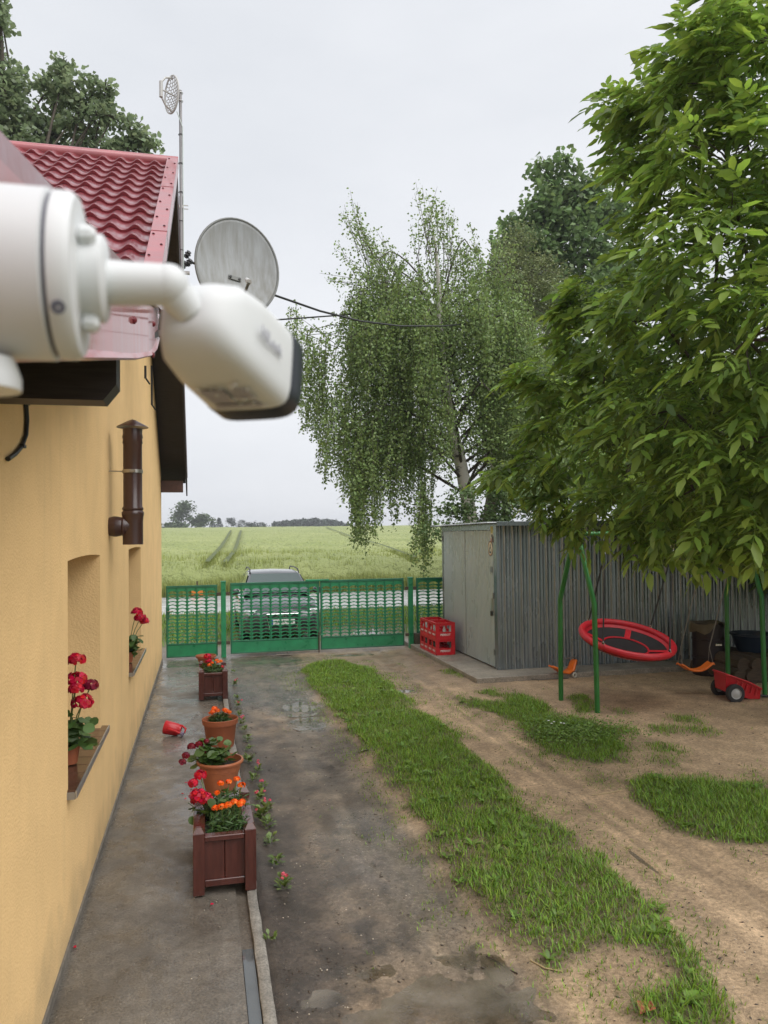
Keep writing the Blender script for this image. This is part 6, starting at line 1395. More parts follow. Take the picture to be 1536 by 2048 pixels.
# the 300 that show largest: nearest to the eye in each cell of the view
q = proj(P + RM[:, :, 0]*0.2); cell = 44; inf = (q[:, 0] > 900) & (q[:, 0] < 1530) & (q[:, 1] > 5) & (q[:, 1] < 1150)
best = {}
for i in np.where(inf)[0]:
    k = (int(q[i, 0]//cell), int(q[i, 1]//cell))
    if k not in best or q[i, 2] < q[best[k], 2]: best[k] = i
sel = np.array(sorted(best.values(), key=lambda i: q[i, 2])[:300]); msk = np.ones(len(P), bool); msk[sel] = False
lmesh = []
for (V, Fc) in CMP:
    me = mesh_np('leaf', V, np.array(Fc)); me.materials.append(M_WALY); lmesh.append(me)
for i in sel:
    o = put('leaf', lmesh[typ[i]], None, wal); M4 = Matrix(RM[i].tolist()).to_4x4(); M4 = M4 @ Matrix.Scale(float(S[i])*1.05, 4); M4.translation = Vector(P[i]-TW); o.matrix_local = M4
VV = []; FF = []; base_ = 0
for k in range(5):
    s_ = msk & (typ == k); V, Fc = scatter(CMP[k][0], CMP[k][1], P[s_]-TW, RM[s_], S[s_]); VV.append(V); FF.append(Fc+base_); base_ += len(V)
o = put('foliage', mesh_np('foliage', np.concatenate(VV), np.concatenate(FF)), M_WAL, wal); o['kind'] = 'stuff'
print('walnut leaves', len(P), 'tris', sum(len(f) for f in FF))

# ---------------------------------------------------------------- birch
M_BIL = mat('birch_leaf', (0.185, 0.275, 0.09), 0.5, leaf=0.30, island=0.4); LEAF_B = np.array([[0, 0, 0], [0.4, 0.33, 0.06], [0.4, -0.33, 0.06], [1, 0, -0.05]]); LEAF_BF = [(0, 2, 3), (0, 3, 1)]
BY = 19.2
tr_px = [(948, 1075), (935, 1000), (922, 930), (908, 870), (895, 800), (886, 740), (880, 660), (878, 580), (872, 500), (862, 430)]
TP = [gy(x, y, BY) for (x, y) in tr_px]; base_b = TP[0].copy(); base_b[2] = 0; base_b[0] += 0.25
bi = thing('birch_tree', 'tall weeping birch with white trunk and hanging twigs behind the shed', 'tree', tuple(base_b))
B0 = base_b
tb2 = MB(); tb2.tube([tuple(base_b-B0 + np.array([0, 0, -0.05]))] + [tuple(p_-B0) for p_ in TP], [0.24, 0.19, 0.175, 0.165, 0.15, 0.13, 0.11, 0.085, 0.06, 0.035, 0.012], 14); tb2.build('trunk', M_BIRK, bi, True)
def tz(z):
    zs = [p_[2] for p_ in TP]; return np.array([np.interp(z, zs, [p_[0] for p_ in TP]), BY, z])
bl = MB(); starts = []; lens = []
def env_left(z):   # crown half width at height z
    return np.interp(z, [2.0, 3.0, 4.2, 5.5, 6.8, 8.0, 9.0, 10.0, 11.0], [2.3, 2.7, 3.3, 3.6, 3.5, 3.1, 2.6, 1.9, 0.9])
nlimb = 46; az = 0.0; LD = []
for k in range(nlimb):
    z0 = np.interp(k/(nlimb-1), [0, 1], [3.4, 8.5]); az += 2.4; a = az + rng.normal(0, 0.3); A = tz(z0)
    rise = rng.uniform(0.6, 1.5)*(1.0 if z0 < 8 else 1.1); ze = z0+rise; R_ = env_left(ze)*rng.uniform(0.72, 1.0); dv = np.array([math.cos(a), math.sin(a)*0.8, 0])
    pts = []
    for t in np.linspace(0, 1, 8): pts.append(A + dv*R_*t**0.9 + np.array([0, 0, rise*math.sin(min(t*1.15, 1.0)*math.pi*0.62)*1.05 - (0.35*max(0, t-0.75)/0.25)]))
    bl.tube([tuple(p_-B0) for p_ in pts], list(np.linspace(0.045 if z0 < 7 else 0.03, 0.008, 8)), 5, False)
    ns_ = int(42 if z0 < 8 else 18)
    for j in range(ns_):
        t = rng.uniform(0.25, 1.0)**0.8; i = min(int(t*7), 6); f = t*7-i; p_ = pts[i]*(1-f) + pts[i+1]*f + rng.normal(0, 0.22, 3)*np.array([1, 1, 0.6])
        if abs(p_[0]-tz(p_[2])[0]) < 0.6 and p_[1] < BY+0.2 and p_[2] < 7.0: continue
        starts.append(p_); zr = p_[2]; ml = rng.uniform(0.5, 1.9) if zr > 5 else rng.uniform(0.4, 1.3); lens.append(ml); LD.append(dv)
# drapes that hang low on the left, as the photo shows
for (px, y0, y1, n_) in ((612, 680, 860, 16), (640, 700, 910, 18), (665, 780, 960, 16), (690, 820, 1000, 16), (712, 850, 1085, 20), (735, 880, 1098, 22), (760, 900, 1060, 12), (800, 930, 1040, 14), (840, 960, 1120, 16), (858, 980, 1140, 12), (780, 640, 800, 20), (720, 620, 800, 20), (590, 650, 720, 10)):
    for j in range(n_):
        p_ = gy(px+rng.normal(0, 11), y0+rng.normal(0, 25), BY+rng.normal(-0.3, 0.8)); e_ = gy(px, y1+rng.normal(0, 22), BY)
        starts.append(p_); lens.append(max(0.3, p_[2]-e_[2])*rng.uniform(0.7, 1.0)); LD.append(np.array([-0.4, 0, 0]))
bl_ = MB(); LP = []; LDr = []
for (p_, L_s, dv) in zip(starts, lens, LD):
    sw_ = rng.normal(0, 0.10, 2); n_ = int(L_s/0.022); t = np.linspace(0, 1, max(n_, 6))
    qx = p_[0] + dv[0]*0.22*np.sin(t*1.4) + sw_[0]*t; qy = p_[1] + dv[1]*0.22*np.sin(t*1.4) + sw_[1]*t; qz = p_[2] + 0.10*np.sin(t*2.0)*(t < 0.4) - L_s*t
    Q = np.stack([qx, qy, qz], -1); LP.append(Q + rng.normal(0, 0.05, Q.shape)); LDr.append(np.stack([rng.normal(0, 1, len(t)), rng.normal(0, 1, len(t)), rng.uniform(-1.3, -0.3, len(t))], -1))
    bl_.tube([tuple(Q[0]-B0), tuple(Q[len(Q)//2]-B0), tuple(Q[-1]-B0)], [0.006, 0.004, 0.002], 3, False)
# ascending shoots at the top
for (px, py, qx_, qy_) in ((705, 415, 760, 560), (720, 440, 790, 590), (740, 470, 800, 600), (855, 385, 868, 520), (880, 420, 880, 540), (905, 440, 890, 560), (840, 440, 860, 560), (670, 560, 770, 590), (690, 520, 780, 600), (920, 500, 900, 600), (960, 520, 920, 640), (1005, 470, 960, 600), (1020, 480, 985, 620), (1000, 560, 950, 660), (760, 470, 800, 580), (660, 640, 760, 660), (860, 400, 870, 500), (700, 430, 740, 520), (575, 645, 680, 690)):
    for j in range(5):
        A = gy(qx_+rng.normal(0, 18), qy_+rng.normal(0, 14), BY+rng.normal(0, 0.5)); B = gy(px+rng.normal(0, 12), py+rng.normal(0, 14), BY+rng.normal(0, 0.4)); n_ = 46; t = rng.random(n_)**0.8
        Q = A + (B-A)*t[:, None] + rng.normal(0, 1, (n_, 3))*(0.19*(1-t)+0.05)[:, None]; LP.append(Q); LDr.append(np.stack([rng.normal(0, 1, n_), rng.normal(0, 1, n_), rng.uniform(-1.2, 0.4, n_)], -1)); bl_.tube([tuple(A-B0), tuple(B-B0)], [0.010, 0.003], 4, False)
# inner leaf mass
nI = 24000; zI = rng.uniform(4.4, 8.5, nI); aI = rng.uniform(0, 2*math.pi, nI); rI = env_left(zI)*np.sqrt(rng.random(nI))*0.85
LP.append(np.stack([np.interp(zI, [p_[2] for p_ in TP], [p_[0] for p_ in TP]) + rI*np.cos(aI), BY + rI*np.sin(aI)*0.8, zI], -1)); LDr.append(rng.normal(0, 1, (nI, 3)) - np.array([0, 0, 0.5]))
bl.build('limbs', M_BARK, bi); bl_.build('hanging_twigs', M_BARK, bi)
LPc = np.concatenate(LP); LDc = np.concatenate(LDr)
V, Fc = scatter(LEAF_B, LEAF_BF, LPc-B0, frames(LDc, rng.normal(0, 1, LDc.shape)), rng.uniform(0.75, 1.25, len(LPc))*0.080)
o = put('foliage', mesh_np('foliage', V, Fc), M_BIL, bi); o['kind'] = 'stuff'; print('birch leaves', len(LPc))

# ---------------------------------------------------------------- other broadleaf trees
LEAF_M = np.array([[0, 0, 0], [0.45, 0.5, 0.08], [0.45, -0.5, 0.08], [1, 0, -0.1], [0.25, 0.42, 0.0], [0.25, -0.42, 0.0]]); LEAF_MF = [(0, 3, 1), (0, 2, 3), (0, 1, 4), (0, 5, 2)]
def lobed_tree(name, label, base, lobes, leaf_s, m, dens=900, trunk_r=0.2, group=None, shell=0.55, lf=(LEAF_M, LEAF_MF), flat=0.9, branch=True, tilt=0.9):
    base = np.asarray(base, float); t = thing(name, label, 'tree', tuple(base), 0, group); C = np.array([l[0] for l in lobes]); R_ = np.array([l[1] for l in lobes])
    top = C[C[:, 2].argmax()]; mb = MB(); mid_ = base*0.5 + top*0.5; mid_[:2] = base[:2]*0.6 + C.mean(0)[:2]*0.4
    mb.tube([(0, 0, -0.1), tuple((mid_-base)*0.6), tuple(mid_-base), tuple(top-base)], [trunk_r, trunk_r*0.8, trunk_r*0.6, trunk_r*0.12], 10); mb.build('trunk', M_BARK, t, True)
    P = []
    bm_ = MB()
    for c, r in zip(C, R_):
        if branch:
            s0 = base + (mid_-base)*0.8; s0 = s0*0.6 + c*0.4 if False else s0; limb(bm_, s0-base, c-base, trunk_r*0.3, trunk_r*0.06, 0.06, 5)
            for k in range(5): limb(bm_, c-base, c-base + rand_dirs(1)[0]*r*0.9, trunk_r*0.08, trunk_r*0.03, 0.05, 4, 3)
        nsub = max(6, int(14*r**1.2)); d = rand_dirs(nsub); sc_ = c + d*(r*rng.uniform(shell, 1.0, (nsub, 1)))*np.array([1, 1, flat]); n = int(dens*r*r/nsub) + 4
        for q_ in sc_: P.append(q_ + rng.normal(0, 0.24*r**0.7, (n, 3))*np.array([1, 1, 0.7]))
    if branch: bm_.build('limbs', M_BARK, t)
    P = np.concatenate(P); V, Fc = scatter(lf[0], lf[1], P-base, rot_rand(len(P), tilt), rng.uniform(0.7, 1.3, len(P))*leaf_s); o = put('foliage', mesh_np('foliage', V, Fc), m, t); o['kind'] = 'stuff'
    return t
M_MAP = mat('maple_leaf', (0.15, 0.235, 0.095), 0.5, leaf=0.3, island=0.4); M_POP = mat('poplar_leaf', (0.20, 0.265, 0.15), 0.5, leaf=0.45, island=0.4); M_WIL = mat('olive_leaf', (0.18, 0.22, 0.095), 0.55, leaf=0.22, island=0.4)
def lob(lst, Y): return [(gy(x, y, Y + dy), r) for (x, y, r, dy) in lst]
lobed_tree('poplar_tree', 'tall leafy tree rising behind the red roof', (-5.6, 22.0, 0), lob([(128, 130, 0.28, 0), (125, 160, 0.5, 0), (112, 195, 0.55, 0.3), (165, 190, 0.5, 0), (150, 232, 0.6, 0), (190, 225, 0.4, 0.2), (212, 175, 0.22, 0), (210, 205, 0.3, 0.2), (225, 235, 0.3, 0), (262, 262, 0.45, 0), (296, 280, 0.3, 0), (270, 300, 0.5, 0.2), (95, 265, 0.5, 0.4), (55, 250, 0.4, 0), (45, 290, 0.6, 0), (18, 150, 0.42, 0.3), (0, 185, 0.6, 0.2), (25, 215, 0.35, 0), (-5, 250, 0.6, 0.2), (0, 20, 0.35, 0), (-25, 45, 0.5, 0), (-60, 150, 1.2, 0), (110, 300, 0.6, 0.5), (180, 290, 0.6, 0.5), (220, 320, 0.6, 0.4), (60, 340, 1.2, 1), (180, 350, 1.2, 1), (-120, 250, 1.5, 0)], 22.0), 0.135, M_POP, 1150, 0.3, shell=0.35)
lobed_tree('maple_tree', 'dark green maple rising behind the birch', (9.8, 27.0, 0), lob([(1100, 350, 0.85, 0), (1085, 410, 1.0, 0), (1150, 380, 1.0, 0), (1040, 470, 1.0, 0), (1100, 480, 1.4, 0), (1170, 470, 1.5, 0), (1010, 500, 0.7, 0), (1220, 420, 1.5, 0.5), (1060, 570, 1.5, 0.5), (1160, 600, 2.0, 0.5), (1250, 560, 2.0, 1), (1150, 760, 2.2, 0.5), (1060, 720, 1.8, 1), (1120, 900, 2.0, 0), (1210, 900, 2.2, 0), (1050, 880, 1.4, 1), (1080, 960, 1.2, 0.4), (1300, 800, 2.2, 1), (1300, 950, 2.0, 1)], 27.0), 0.20, M_MAP, 620, 0.28, shell=0.45)
lobed_tree('willow_tree', 'olive green fine leaved tree between birch and maple', (8.4, 22.5, 0), lob([(1040, 500, 0.8, 0), (1080, 540, 0.9, 0), (1010, 550, 0.8, 0), (1060, 610, 1.1, 0), (1010, 640, 0.9, 0), (1110, 620, 1.0, 0), (1040, 700, 1.2, 0), (1080, 800, 1.2, 0), (1000, 780, 0.9, 0), (1060, 900, 1.2, 0), (1010, 960, 0.9, 0), (1090, 980, 1.0, 0)], 22.5), 0.075, M_WIL, 2600, 0.16, shell=0.3, lf=(LEAF_B, LEAF_BF))
lobed_tree('elder_bush', 'leafy green bush growing behind the shed under the birch', (5.9, 17.4, 0), lob([(935, 1010, 0.45, 0), (975, 985, 0.5, 0), (1010, 1010, 0.5, 0), (900, 1030, 0.35, 0), (1050, 980, 0.6, 0), (1090, 1000, 0.6, 0), (960, 1040, 0.5, 0), (1020, 1050, 0.5, 0), (1150, 1000, 0.7, 0.3), (880, 1060, 0.4, 0)], 17.4), 0.075, M_MAP, 2000, 0.07, shell=0.3)
# ---------------------------------------------------------------- trees on the skyline
M_FAR1 = mat('far_broadleaf', (0.060, 0.095, 0.038), 0.8, island=0.35); M_FAR2 = mat('far_conifer', (0.032, 0.050, 0.036), 0.8, island=0.3)
def far_tree(px, top, bot, wpx, Y, name, label, m, conifer=False, n=900):
    b = gy(px, bot, Y); tp_ = gy(px, top, Y); h = tp_[2]-b[2]; w = wpx/FPX*Y/2; gz0 = float(field_z(b[0], Y)); base = np.array([b[0], Y, gz0-0.3]); t = thing(name, label, 'tree', tuple(base), 0, 'trees on the skyline')
    H_ = tp_[2]-base[2]
    MB().tube([(0, 0, 0), (0, 0, H_*0.7)], [h*0.03, h*0.01], 6).build('trunk', M_BARK, t)
    u = rng.random(n); 
    if conifer: z = H_*(0.25 + 0.75*u); r = w*(1-u*0.85)*np.sqrt(rng.random(n))
    else:
        nb = 16; cc = np.stack([rng.normal(0, w*0.42, nb), rng.normal(0, w*0.42, nb), H_*rng.uniform(0.30, 0.92, nb)], -1); cc[:, :2] *= (1.15-0.75*np.abs(cc[:, 2:3]/H_-0.45)); i_ = rng.integers(0, nb, n)
        Pp = cc[i_] + rng.normal(0, 1, (n, 3))*np.array([w*0.24, w*0.24, H_*0.085]); z = np.clip(Pp[:, 2], H_*0.05, H_); 
    a = rng.uniform(0, 2*math.pi, n)
    Pp = np.stack([r*np.cos(a), r*np.sin(a), z], -1) if conifer else np.stack([Pp[:, 0], Pp[:, 1], z], -1)
    V, Fc = scatter(LEAF_M, LEAF_MF, Pp, rot_rand(n, 0.9), rng.uniform(0.6, 1.4, n)*w*0.16); o = put('crown', mesh_np('crown', V, Fc), m, t); o['kind'] = 'stuff'
FY_ = 262.0
for (px, top, wpx, lb_) in ((363, 1003, 42, 'tallest pale tree at the left end of the skyline'), (399, 1026, 44, 'rounded pale tree beside the tallest skyline tree'), (352, 1046, 50, 'low pale bush in front of the tallest skyline tree')):
    far_tree(px, top, 1060, wpx, FY_ if top < 1040 else 255.0, 'far_tree', lb_, M_FAR1, n=1500)
for (px, top, wpx, lb_) in ((425, 1039, 18, 'small conifer right of the pale skyline trees'), (438, 1036, 22, 'pointed dark conifer on the skyline'), (463, 1036, 22, 'dark round headed tree standing alone on the skyline'), (483, 1040, 18, 'thin pine beside the round headed skyline tree'), (505, 1040, 24, 'leaning pine midway along the skyline'), (527, 1045, 22, 'low pine next to the far wood'), (328, 1049, 12, 'tiny tree next to the house corner on the skyline')):
    far_tree(px, top, 1058, wpx, 300.0, 'far_tree', lb_, M_FAR2, px in (425, 438), n=700)
# far wood: one mass
P = []
for k in range(240):
    px = rng.uniform(545, 700); h = np.interp(px, [545, 575, 620, 660, 700], [1045, 1040, 1037, 1038, 1048]) + rng.normal(0, 1.2); Y = 360 + rng.uniform(0, 40); t_ = gy(px, h, Y); n = 60
    u = rng.random(n); Z = t_[2] - 0.5 - u*7.5; r = (0.3+u*1.6)*np.sqrt(rng.random(n)); a = rng.uniform(0, 2*math.pi, n); P.append(np.stack([t_[0]+r*np.cos(a)*1.2, np.full(n, Y)+r*np.sin(a), Z], -1))
P = np.concatenate(P); V, Fc = scatter(LEAF_M, LEAF_MF, P, rot_rand(len(P), 0.9), rng.uniform(0.7, 1.5, len(P))*0.9); o = put('far_wood', mesh_np('far_wood', V, Fc), M_FAR2); tag(o, 'dark conifer wood on the far skyline', 'wood', kind='stuff')

# ================================================================== GRASS AND SMALL PLANTS
BL = np.array([[-0.5, 0, 0], [0.5, 0, 0], [0.38, 0.16, 0.55], [-0.38, 0.16, 0.55], [0, 0.55, 1.0]]); BLF = [(0, 1, 2), (0, 2, 3), (3, 2, 4)]
def blades(P, Hh_, Wd, lean=1.0):
    n = len(P); az = rng.uniform(0, 2*math.pi, n); c, s_ = np.cos(az), np.sin(az); V = np.repeat(BL[None], n, 0).copy()
    V[:, :, 0] *= Wd[:, None]; V[:, :, 1] *= (Hh_*lean)[:, None]*rng.uniform(0.3, 1.3, n)[:, None]; V[:, :, 2] *= Hh_[:, None]*rng.uniform(0.7, 1.0, n)[:, None]
    X = V[:, :, 0]*c[:, None] - V[:, :, 1]*s_[:, None]; Y = V[:, :, 0]*s_[:, None] + V[:, :, 1]*c[:, None]
    W_ = np.stack([X, Y, V[:, :, 2]], -1) + P[:, None, :]; F_ = (np.arange(n)[:, None, None]*5 + np.array(BLF)[None]).reshape(-1, 3); return W_.reshape(-1, 3), F_
M_GRS = mat('grass_blade', (0.15, 0.285, 0.036), 0.45, leaf=0.30, island=0.65, spec=0.4); M_GRS2 = mat('dry_grass_blade', (0.24, 0.23, 0.08), 0.6, leaf=0.2, island=0.4); M_WEED = mat('weed_leaf', (0.14, 0.25, 0.04), 0.45, leaf=0.28, island=0.35)
NB = 740000; xx = rng.uniform(0.9, 12.0, NB); yy = rng.uniform(2.4, 15.4, NB); ii = np.clip(((xx-gxs[0])/res).astype(int), 0, nx_-1); jj = np.clip(((yy-gys[0])/res).astype(int), 0, ny_-1); g_ = GRASS[ii, jj]
cl_n = fbm(xx*2.2, yy*2.2, 3); tuft = 0.55 + 1.2*(cl_n+0.25); ok = rng.random(NB) < np.clip(g_*tuft*1.15, 0, 1); ok &= (g_ > 0.02)
xx, yy, g_, cl_n = xx[ok], yy[ok], g_[ok], cl_n[ok]; pz_ = ground_h(xx, yy) - 0.004
hgt = (0.030 + 0.042*rng.random(len(xx)))*(0.45+0.65*g_)*(0.9+0.9*np.clip(cl_n+0.1, -0.3, 0.4)); hgt *= np.where((xx > 4.2) & (yy > 5.5), 1.25, 1.0)
V, Fc = blades(np.stack([xx, yy, pz_], -1), hgt, rng.uniform(0.0045, 0.0085, len(xx)), 1.6)
o = put('grass', mesh_np('grass', V, Fc), M_GRS); tag(o, 'wet green grass growing between and beside the wheel tracks', 'grass', kind='stuff'); print('blades', len(xx))
dm = rng.random(len(xx)) < 0.08; V, Fc = blades(np.stack([xx, yy, pz_], -1)[dm] + rng.normal(0, 0.02, (dm.sum(), 3))*np.array([1, 1, 0]), hgt[dm]*0.9, rng.uniform(0.003, 0.005, dm.sum()), 1.8)
o = put('dry_grass', mesh_np('dry_grass', V, Fc), M_GRS2); tag(o, 'straw coloured dead blades among the green grass', 'grass', kind='stuff')
# broad leaved weeds in the turf
LEAF_W = np.array([[0, 0, 0], [0.3, 0.13, 0.12], [0.3, -0.13, 0.12], [0.65, 0.19, 0.14], [0.65, -0.19, 0.14], [1, 0, 0.04]]); LEAF_WF = [(0, 2, 1), (1, 2, 4), (1, 4, 3), (3, 4, 5)]
wi = rng.choice(len(xx), 300, replace=False); wi = wi[g_[wi] > 0.6]; cP = np.stack([xx, yy, pz_], -1)[wi]; m_ = 8; Pw = np.repeat(cP, m_, 0) + np.array([0, 0, 0.012]); aw = rng.uniform(0, 2*math.pi, len(Pw)); Dw = np.stack([np.cos(aw), np.sin(aw), rng.uniform(0.1, 0.7, len(Pw))], -1)
V, Fc = scatter(LEAF_W, LEAF_WF, Pw, frames(Dw), np.repeat(rng.uniform(0.04, 0.085, len(cP)), m_)*rng.uniform(0.8, 1.2, len(Pw))); o = put('weeds', mesh_np('weeds', V, Fc), M_WEED); tag(o, 'broad leaved weeds growing in the grass', 'weeds', kind='stuff')
# clover patch and daisies beside the swing
c0 = gz(1150, 1468); Pc = np.stack([c0[0]+rng.normal(0, 0.32, 2600), c0[1]+rng.normal(0, 0.30, 2600), np.zeros(2600)], -1); Pc[:, 2] = ground_h(Pc[:, 0], Pc[:, 1]) + rng.uniform(0.03, 0.085, 2600)
V, Fc = scatter(LEAF_R - np.array([0.5, 0, 0]), LEAF_RF, Pc, rot_rand(2600, 0.4), rng.uniform(0.6, 1.2, 2600)*0.026); o = put('clover', mesh_np('clover', V, Fc), M_WEED); tag(o, 'clover patch growing in front of the swing frame', 'clover', kind='stuff')
M_DAI = mat('white_petal', (0.8, 0.8, 0.78), 0.6)
for (px, py) in ((1097, 1444), (1103, 1449), (1122, 1449), (1128, 1450), (1108, 1446)):
    P_ = gz(px, py, 0.07); d_ = thing('daisy', 'tiny white daisy in the grass in front of the swing frame', 'flower', (P_[0], P_[1], float(ground_h(P_[0], P_[1]))), 0, 'daisies by the swing frame')
    MB().tube([(0, 0, 0), (0, 0, 0.085)], 0.002, 4).build('stalk', M_STEM, d_); MB().lathe([(0.001, 0.09), (0.013, 0.088), (0.014, 0.085)], 10).build('flower_head', M_DAI, d_)
# grass on the verge and tall grass at the field edge
nV = 26000; xv = rng.uniform(-9, 17, nV); yv = rng.uniform(16.4, 24.6, nV); gi = np.clip(((xv-vx[0])/0.18).astype(int), 0, len(vx)-1); gj = np.clip(((yv-vy[0])/0.12).astype(int), 0, len(vy)-1); ok = rng.random(nV) < vg[gi, gj]*1.1
xv, yv = xv[ok], yv[ok]; V, Fc = blades(np.stack([xv, yv, vz[gi, gj][ok]-0.01], -1), rng.uniform(0.08, 0.2, len(xv)), rng.uniform(0.012, 0.022, len(xv))); o = put('verge_grass', mesh_np('verge_grass', V, Fc), M_GRS); tag(o, 'rough grass on the verge behind the gate', 'grass', kind='stuff')
M_CRP = mat('crop_blade', (0.27, 0.32, 0.095), 0.6, leaf=0.25, island=0.35)
nC = 60000; yc = 31.6 + 14*rng.random(nC)**1.7; xc = rng.uniform(-16, 34, nC); hc = rng.uniform(0.35, 0.6, nC) + 0.30*sstep(33.5, 32.2, yc); zc_ = field_z(xc, yc) + np.where(yc > 33.4, 0.5, 0.0) - 0.02 + 0.3*fbm(xc*0.5, yc*0.5, 3)
V, Fc = blades(np.stack([xc, yc, zc_], -1), hc*(1.0 + 0.5*fbm(xc*0.4, yc*0.3, 3)*2), rng.uniform(0.02, 0.035, nC), 0.5); o = put('crop', mesh_np('crop', V, Fc), M_CRP); tag(o, 'tall grass and cereal stalks at the field edge', 'crop', kind='stuff')
# row of small bedding plants beside the kerb
M_BEG = mat('begonia_leaf', (0.13, 0.20, 0.05), 0.4, leaf=0.25, island=0.4); M_PNK = mat('pink_petal', (0.62, 0.12, 0.14), 0.5, leaf=0.2, island=0.3)
ROW = [(567, 1778, 1.2, 1), (552, 1732, 1.0, 0), (541, 1690, 1.0, 0), (536, 1652, 1.1, 0), (522, 1636, 1.5, 1), (533, 1622, 1.1, 1), (519, 1600, 1.1, 1), (524, 1580, 1.0, 1), (508, 1562, 1.0, 0), (516, 1542, 0.9, 1), (497, 1525, 1.3, 0), (499, 1500, 0.9, 0), (496, 1482, 1.1, 0), (488, 1462, 0.9, 0), (483, 1448, 1.0, 1), (479, 1432, 0.9, 0), (475, 1415, 1.0, 1), (472, 1398, 0.9, 0), (470, 1370, 1.0, 1), (467, 1345, 0.8, 0), (536, 1880, 0.7, 0)]
for k, (px, py, sc_, pk) in enumerate(ROW):
    where = 'in front of the large planter' if py > 1800 else 'beside the large planter' if py > 1605 else 'beside the fluted pot' if py > 1505 else 'beside the plain pot' if py > 1425 else 'beside the far planter'
    P_ = gz(px, py); P_[0] = max(P_[0], 0.375); P_[2] = float(ground_h(P_[0], P_[1])); g = thing('bedding_plant', ('small bedding plant with pink buds by the kerb ' if pk else 'small leafy green bedding plant by the kerb ') + where, 'plant', tuple(P_), 0, ('pink flowering' if pk else 'leafy') + ' bedding plants ' + where)
    n = int(26*sc_); a = rng.uniform(0, 2*math.pi, n); V, Fc = scatter(LEAF_W*np.array([1, 1.6, 1]), LEAF_WF, np.stack([0.02*np.cos(a), 0.02*np.sin(a), rng.uniform(0.0, 0.06, n)*sc_], -1), frames(np.stack([np.cos(a), np.sin(a), rng.uniform(0.0, 1.2, n)], -1)), rng.uniform(0.5, 1.1, n)*0.056*sc_); put('foliage', mesh_np('foliage', V, Fc), M_BEG, g)
    if pk:
        for j in range(3): flower_ball((rng.normal(0, 0.03), rng.normal(0, 0.03), 0.07+0.03*rng.random()), 0.013, M_PNK, 'bloom', g, 12, 0.016)
# twigs and litter
M_TWG = mat('dark_twig', (0.045, 0.028, 0.02), 0.7); M_STRW = mat('pale_straw', (0.42, 0.33, 0.18), 0.7)
def ground_line(name, label, pts, r, m, cat):
    P = [gz(*p_) for p_ in pts]; P = [np.array([p_[0], p_[1], float(ground_h(p_[0], p_[1])) + r*1.2 + 0.004]) for p_ in P]; t = thing(name, label, cat, tuple(P[0])); MB().tube([tuple(p_-P[0]) for p_ in P], r, 5).build('stick', m, t, True)
ground_line('twig', 'thin dark bent twig lying on the sandy soil', [(972, 1908), (995, 1915), (1015, 1930), (1035, 1945)], 0.004, M_TWG, 'twig')
ground_line('straw', 'pale straw stalk lying at the edge of the grass', [(1060, 1922), (1090, 1940), (1125, 1947)], 0.004, M_STRW, 'straw')
ground_line('straw', 'pair of pale dry stalks beside the right grass patch', [(1185, 1585), (1225, 1583), (1245, 1578)], 0.004, M_STRW, 'straw')
P_ = gz(728, 1506); lf_ = MB(); lf_.quad((-0.06, -0.02, 0.012), (0.0, -0.035, 0.03), (0.07, 0.02, 0.02), (0.0, 0.03, 0.014)); tag(lf_.build('dead_leaf', mat('pale_dead_leaf', (0.45, 0.42, 0.36), 0.5), None, loc=(P_[0], P_[1], float(ground_h(P_[0], P_[1])))), 'pale curled dead leaf lying beside the grass strip', 'leaf')
P_ = gz(1290, 2028); lf_ = MB(); lf_.quad((-0.05, -0.04, 0.01), (0.03, -0.05, 0.03), (0.06, 0.03, 0.015), (-0.02, 0.04, 0.025)); tag(lf_.build('dead_leaf', mat('red_dead_leaf', (0.42, 0.12, 0.07), 0.6), None, loc=(P_[0], P_[1], float(ground_h(P_[0], P_[1])))), 'crumpled reddish dead leaf on the bare sand patch', 'leaf')
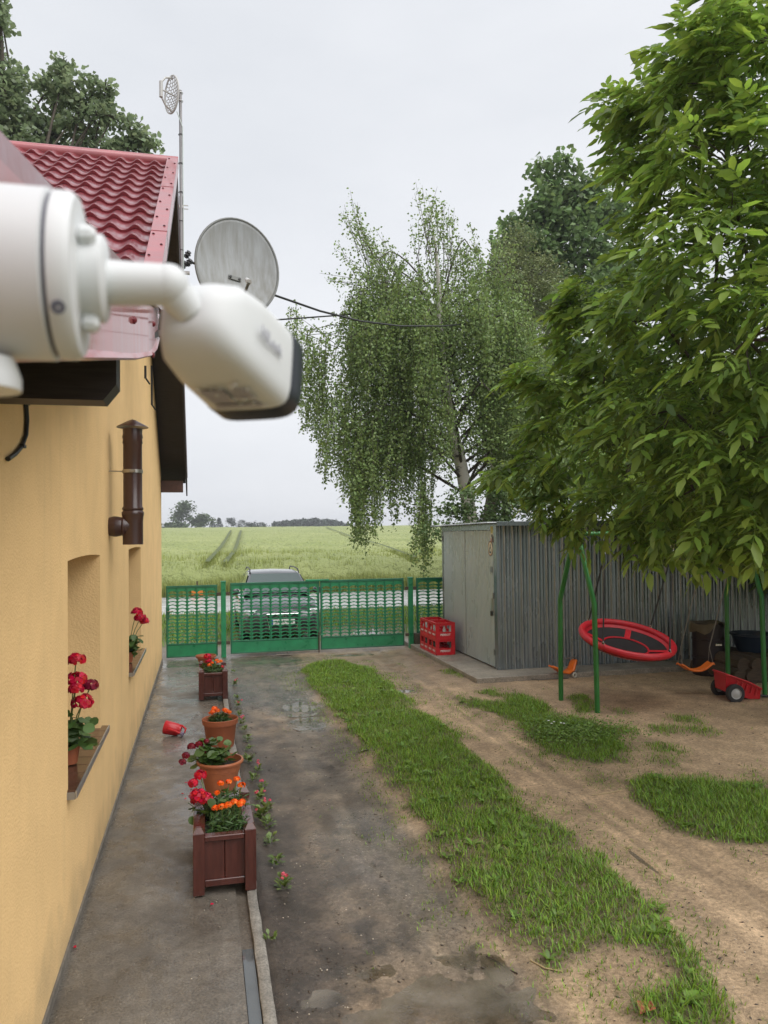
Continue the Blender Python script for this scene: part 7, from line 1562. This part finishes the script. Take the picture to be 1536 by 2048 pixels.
# fallen red petals and grit on the path
pp_ = MB()
for (px, py) in ((424, 1812), (372, 1568), (365, 1590), (371, 1600), (150, 1898), (383, 1582)):
    q_ = gz(px, py); pp_.obox((q_[0], q_[1], 0.014), (0.018, 0.014, 0.004), Matrix.Rotation(random.random()*3, 3, 'Z'))
tag(pp_.build('fallen_petals', M_REDF), 'fallen red petals scattered on the concrete path', 'petals', kind='stuff')
n = 7000; xg = np.concatenate([rng.uniform(-0.74, 0.18, 260), rng.uniform(0.4, 9, n-260)]); yg = np.concatenate([rng.uniform(3, 14, 260), 2.6 + 12*rng.random(n-260)**1.8]); zg = np.where(xg < 0.2, 0.004, ground_h(np.maximum(xg, 0.36), yg))
PB = np.array([[1, 0, 0], [-0.8, 0.3, 0], [0.1, 0.9, 0.1], [0, -0.9, 0], [0, 0, 0.7], [0.1, 0.1, -0.5]]); PBF = [(0, 2, 4), (2, 1, 4), (1, 3, 4), (3, 0, 4), (2, 0, 5), (1, 2, 5), (3, 1, 5), (0, 3, 5)]
V, Fc = scatter(PB, PBF, np.stack([xg, yg, zg], -1), rot_rand(n, 0.2), 0.002 + 0.006*rng.random(n)**2.5); o = put('pebbles', mesh_np('pebbles', V, Fc), mat('pale_pebble', (0.42, 0.37, 0.30), 0.7, island=0.4)); tag(o, 'small pale pebbles scattered over path and drive', 'pebbles', kind='stuff')

# dark crumbs of bark, leaf and wet soil lying on the drive
n = 9000; xg = 0.4 + 8.6*rng.random(n)**1.3; yg = 2.6 + 12*rng.random(n)**1.6; ok = fbm(xg*1.7, yg*1.2, 3) > -0.08; xg, yg = xg[ok], yg[ok]; n = len(xg)
V, Fc = scatter(PB*np.array([1.6, 0.7, 0.5]), PBF, np.stack([xg, yg, ground_h(xg, yg)+0.001], -1), rot_rand(n, 0.25), 0.003 + 0.011*rng.random(n)**3); o = put('soil_crumbs', mesh_np('soil_crumbs', V, Fc), mat('dark_crumb', (0.055, 0.042, 0.03), 0.6, island=0.5)); tag(o, 'dark crumbs of soil and bark littering the drive', 'debris', kind='stuff')
# ================================================================== HAZE
hz = MB().box(-700, 900, -40, 640, -1.6, 16.5).build('haze', None)
mh = bpy.data.materials.new('haze_air'); mh.use_nodes = True; nt = mh.node_tree; nt.nodes.remove(nt.nodes['Principled BSDF'])
pv = nt.nodes.new('ShaderNodeVolumePrincipled'); pv.inputs['Color'].default_value = (0.93, 0.95, 1.0, 1); pv.inputs['Density'].default_value = 0.0007; pv.inputs['Anisotropy'].default_value = 0.2
nt.links.new(pv.outputs[0], nt.nodes['Material Output'].inputs['Volume']); hz.data.materials.append(mh); tag(hz, 'thin pale rain haze over yard and field', 'haze', kind='stuff')
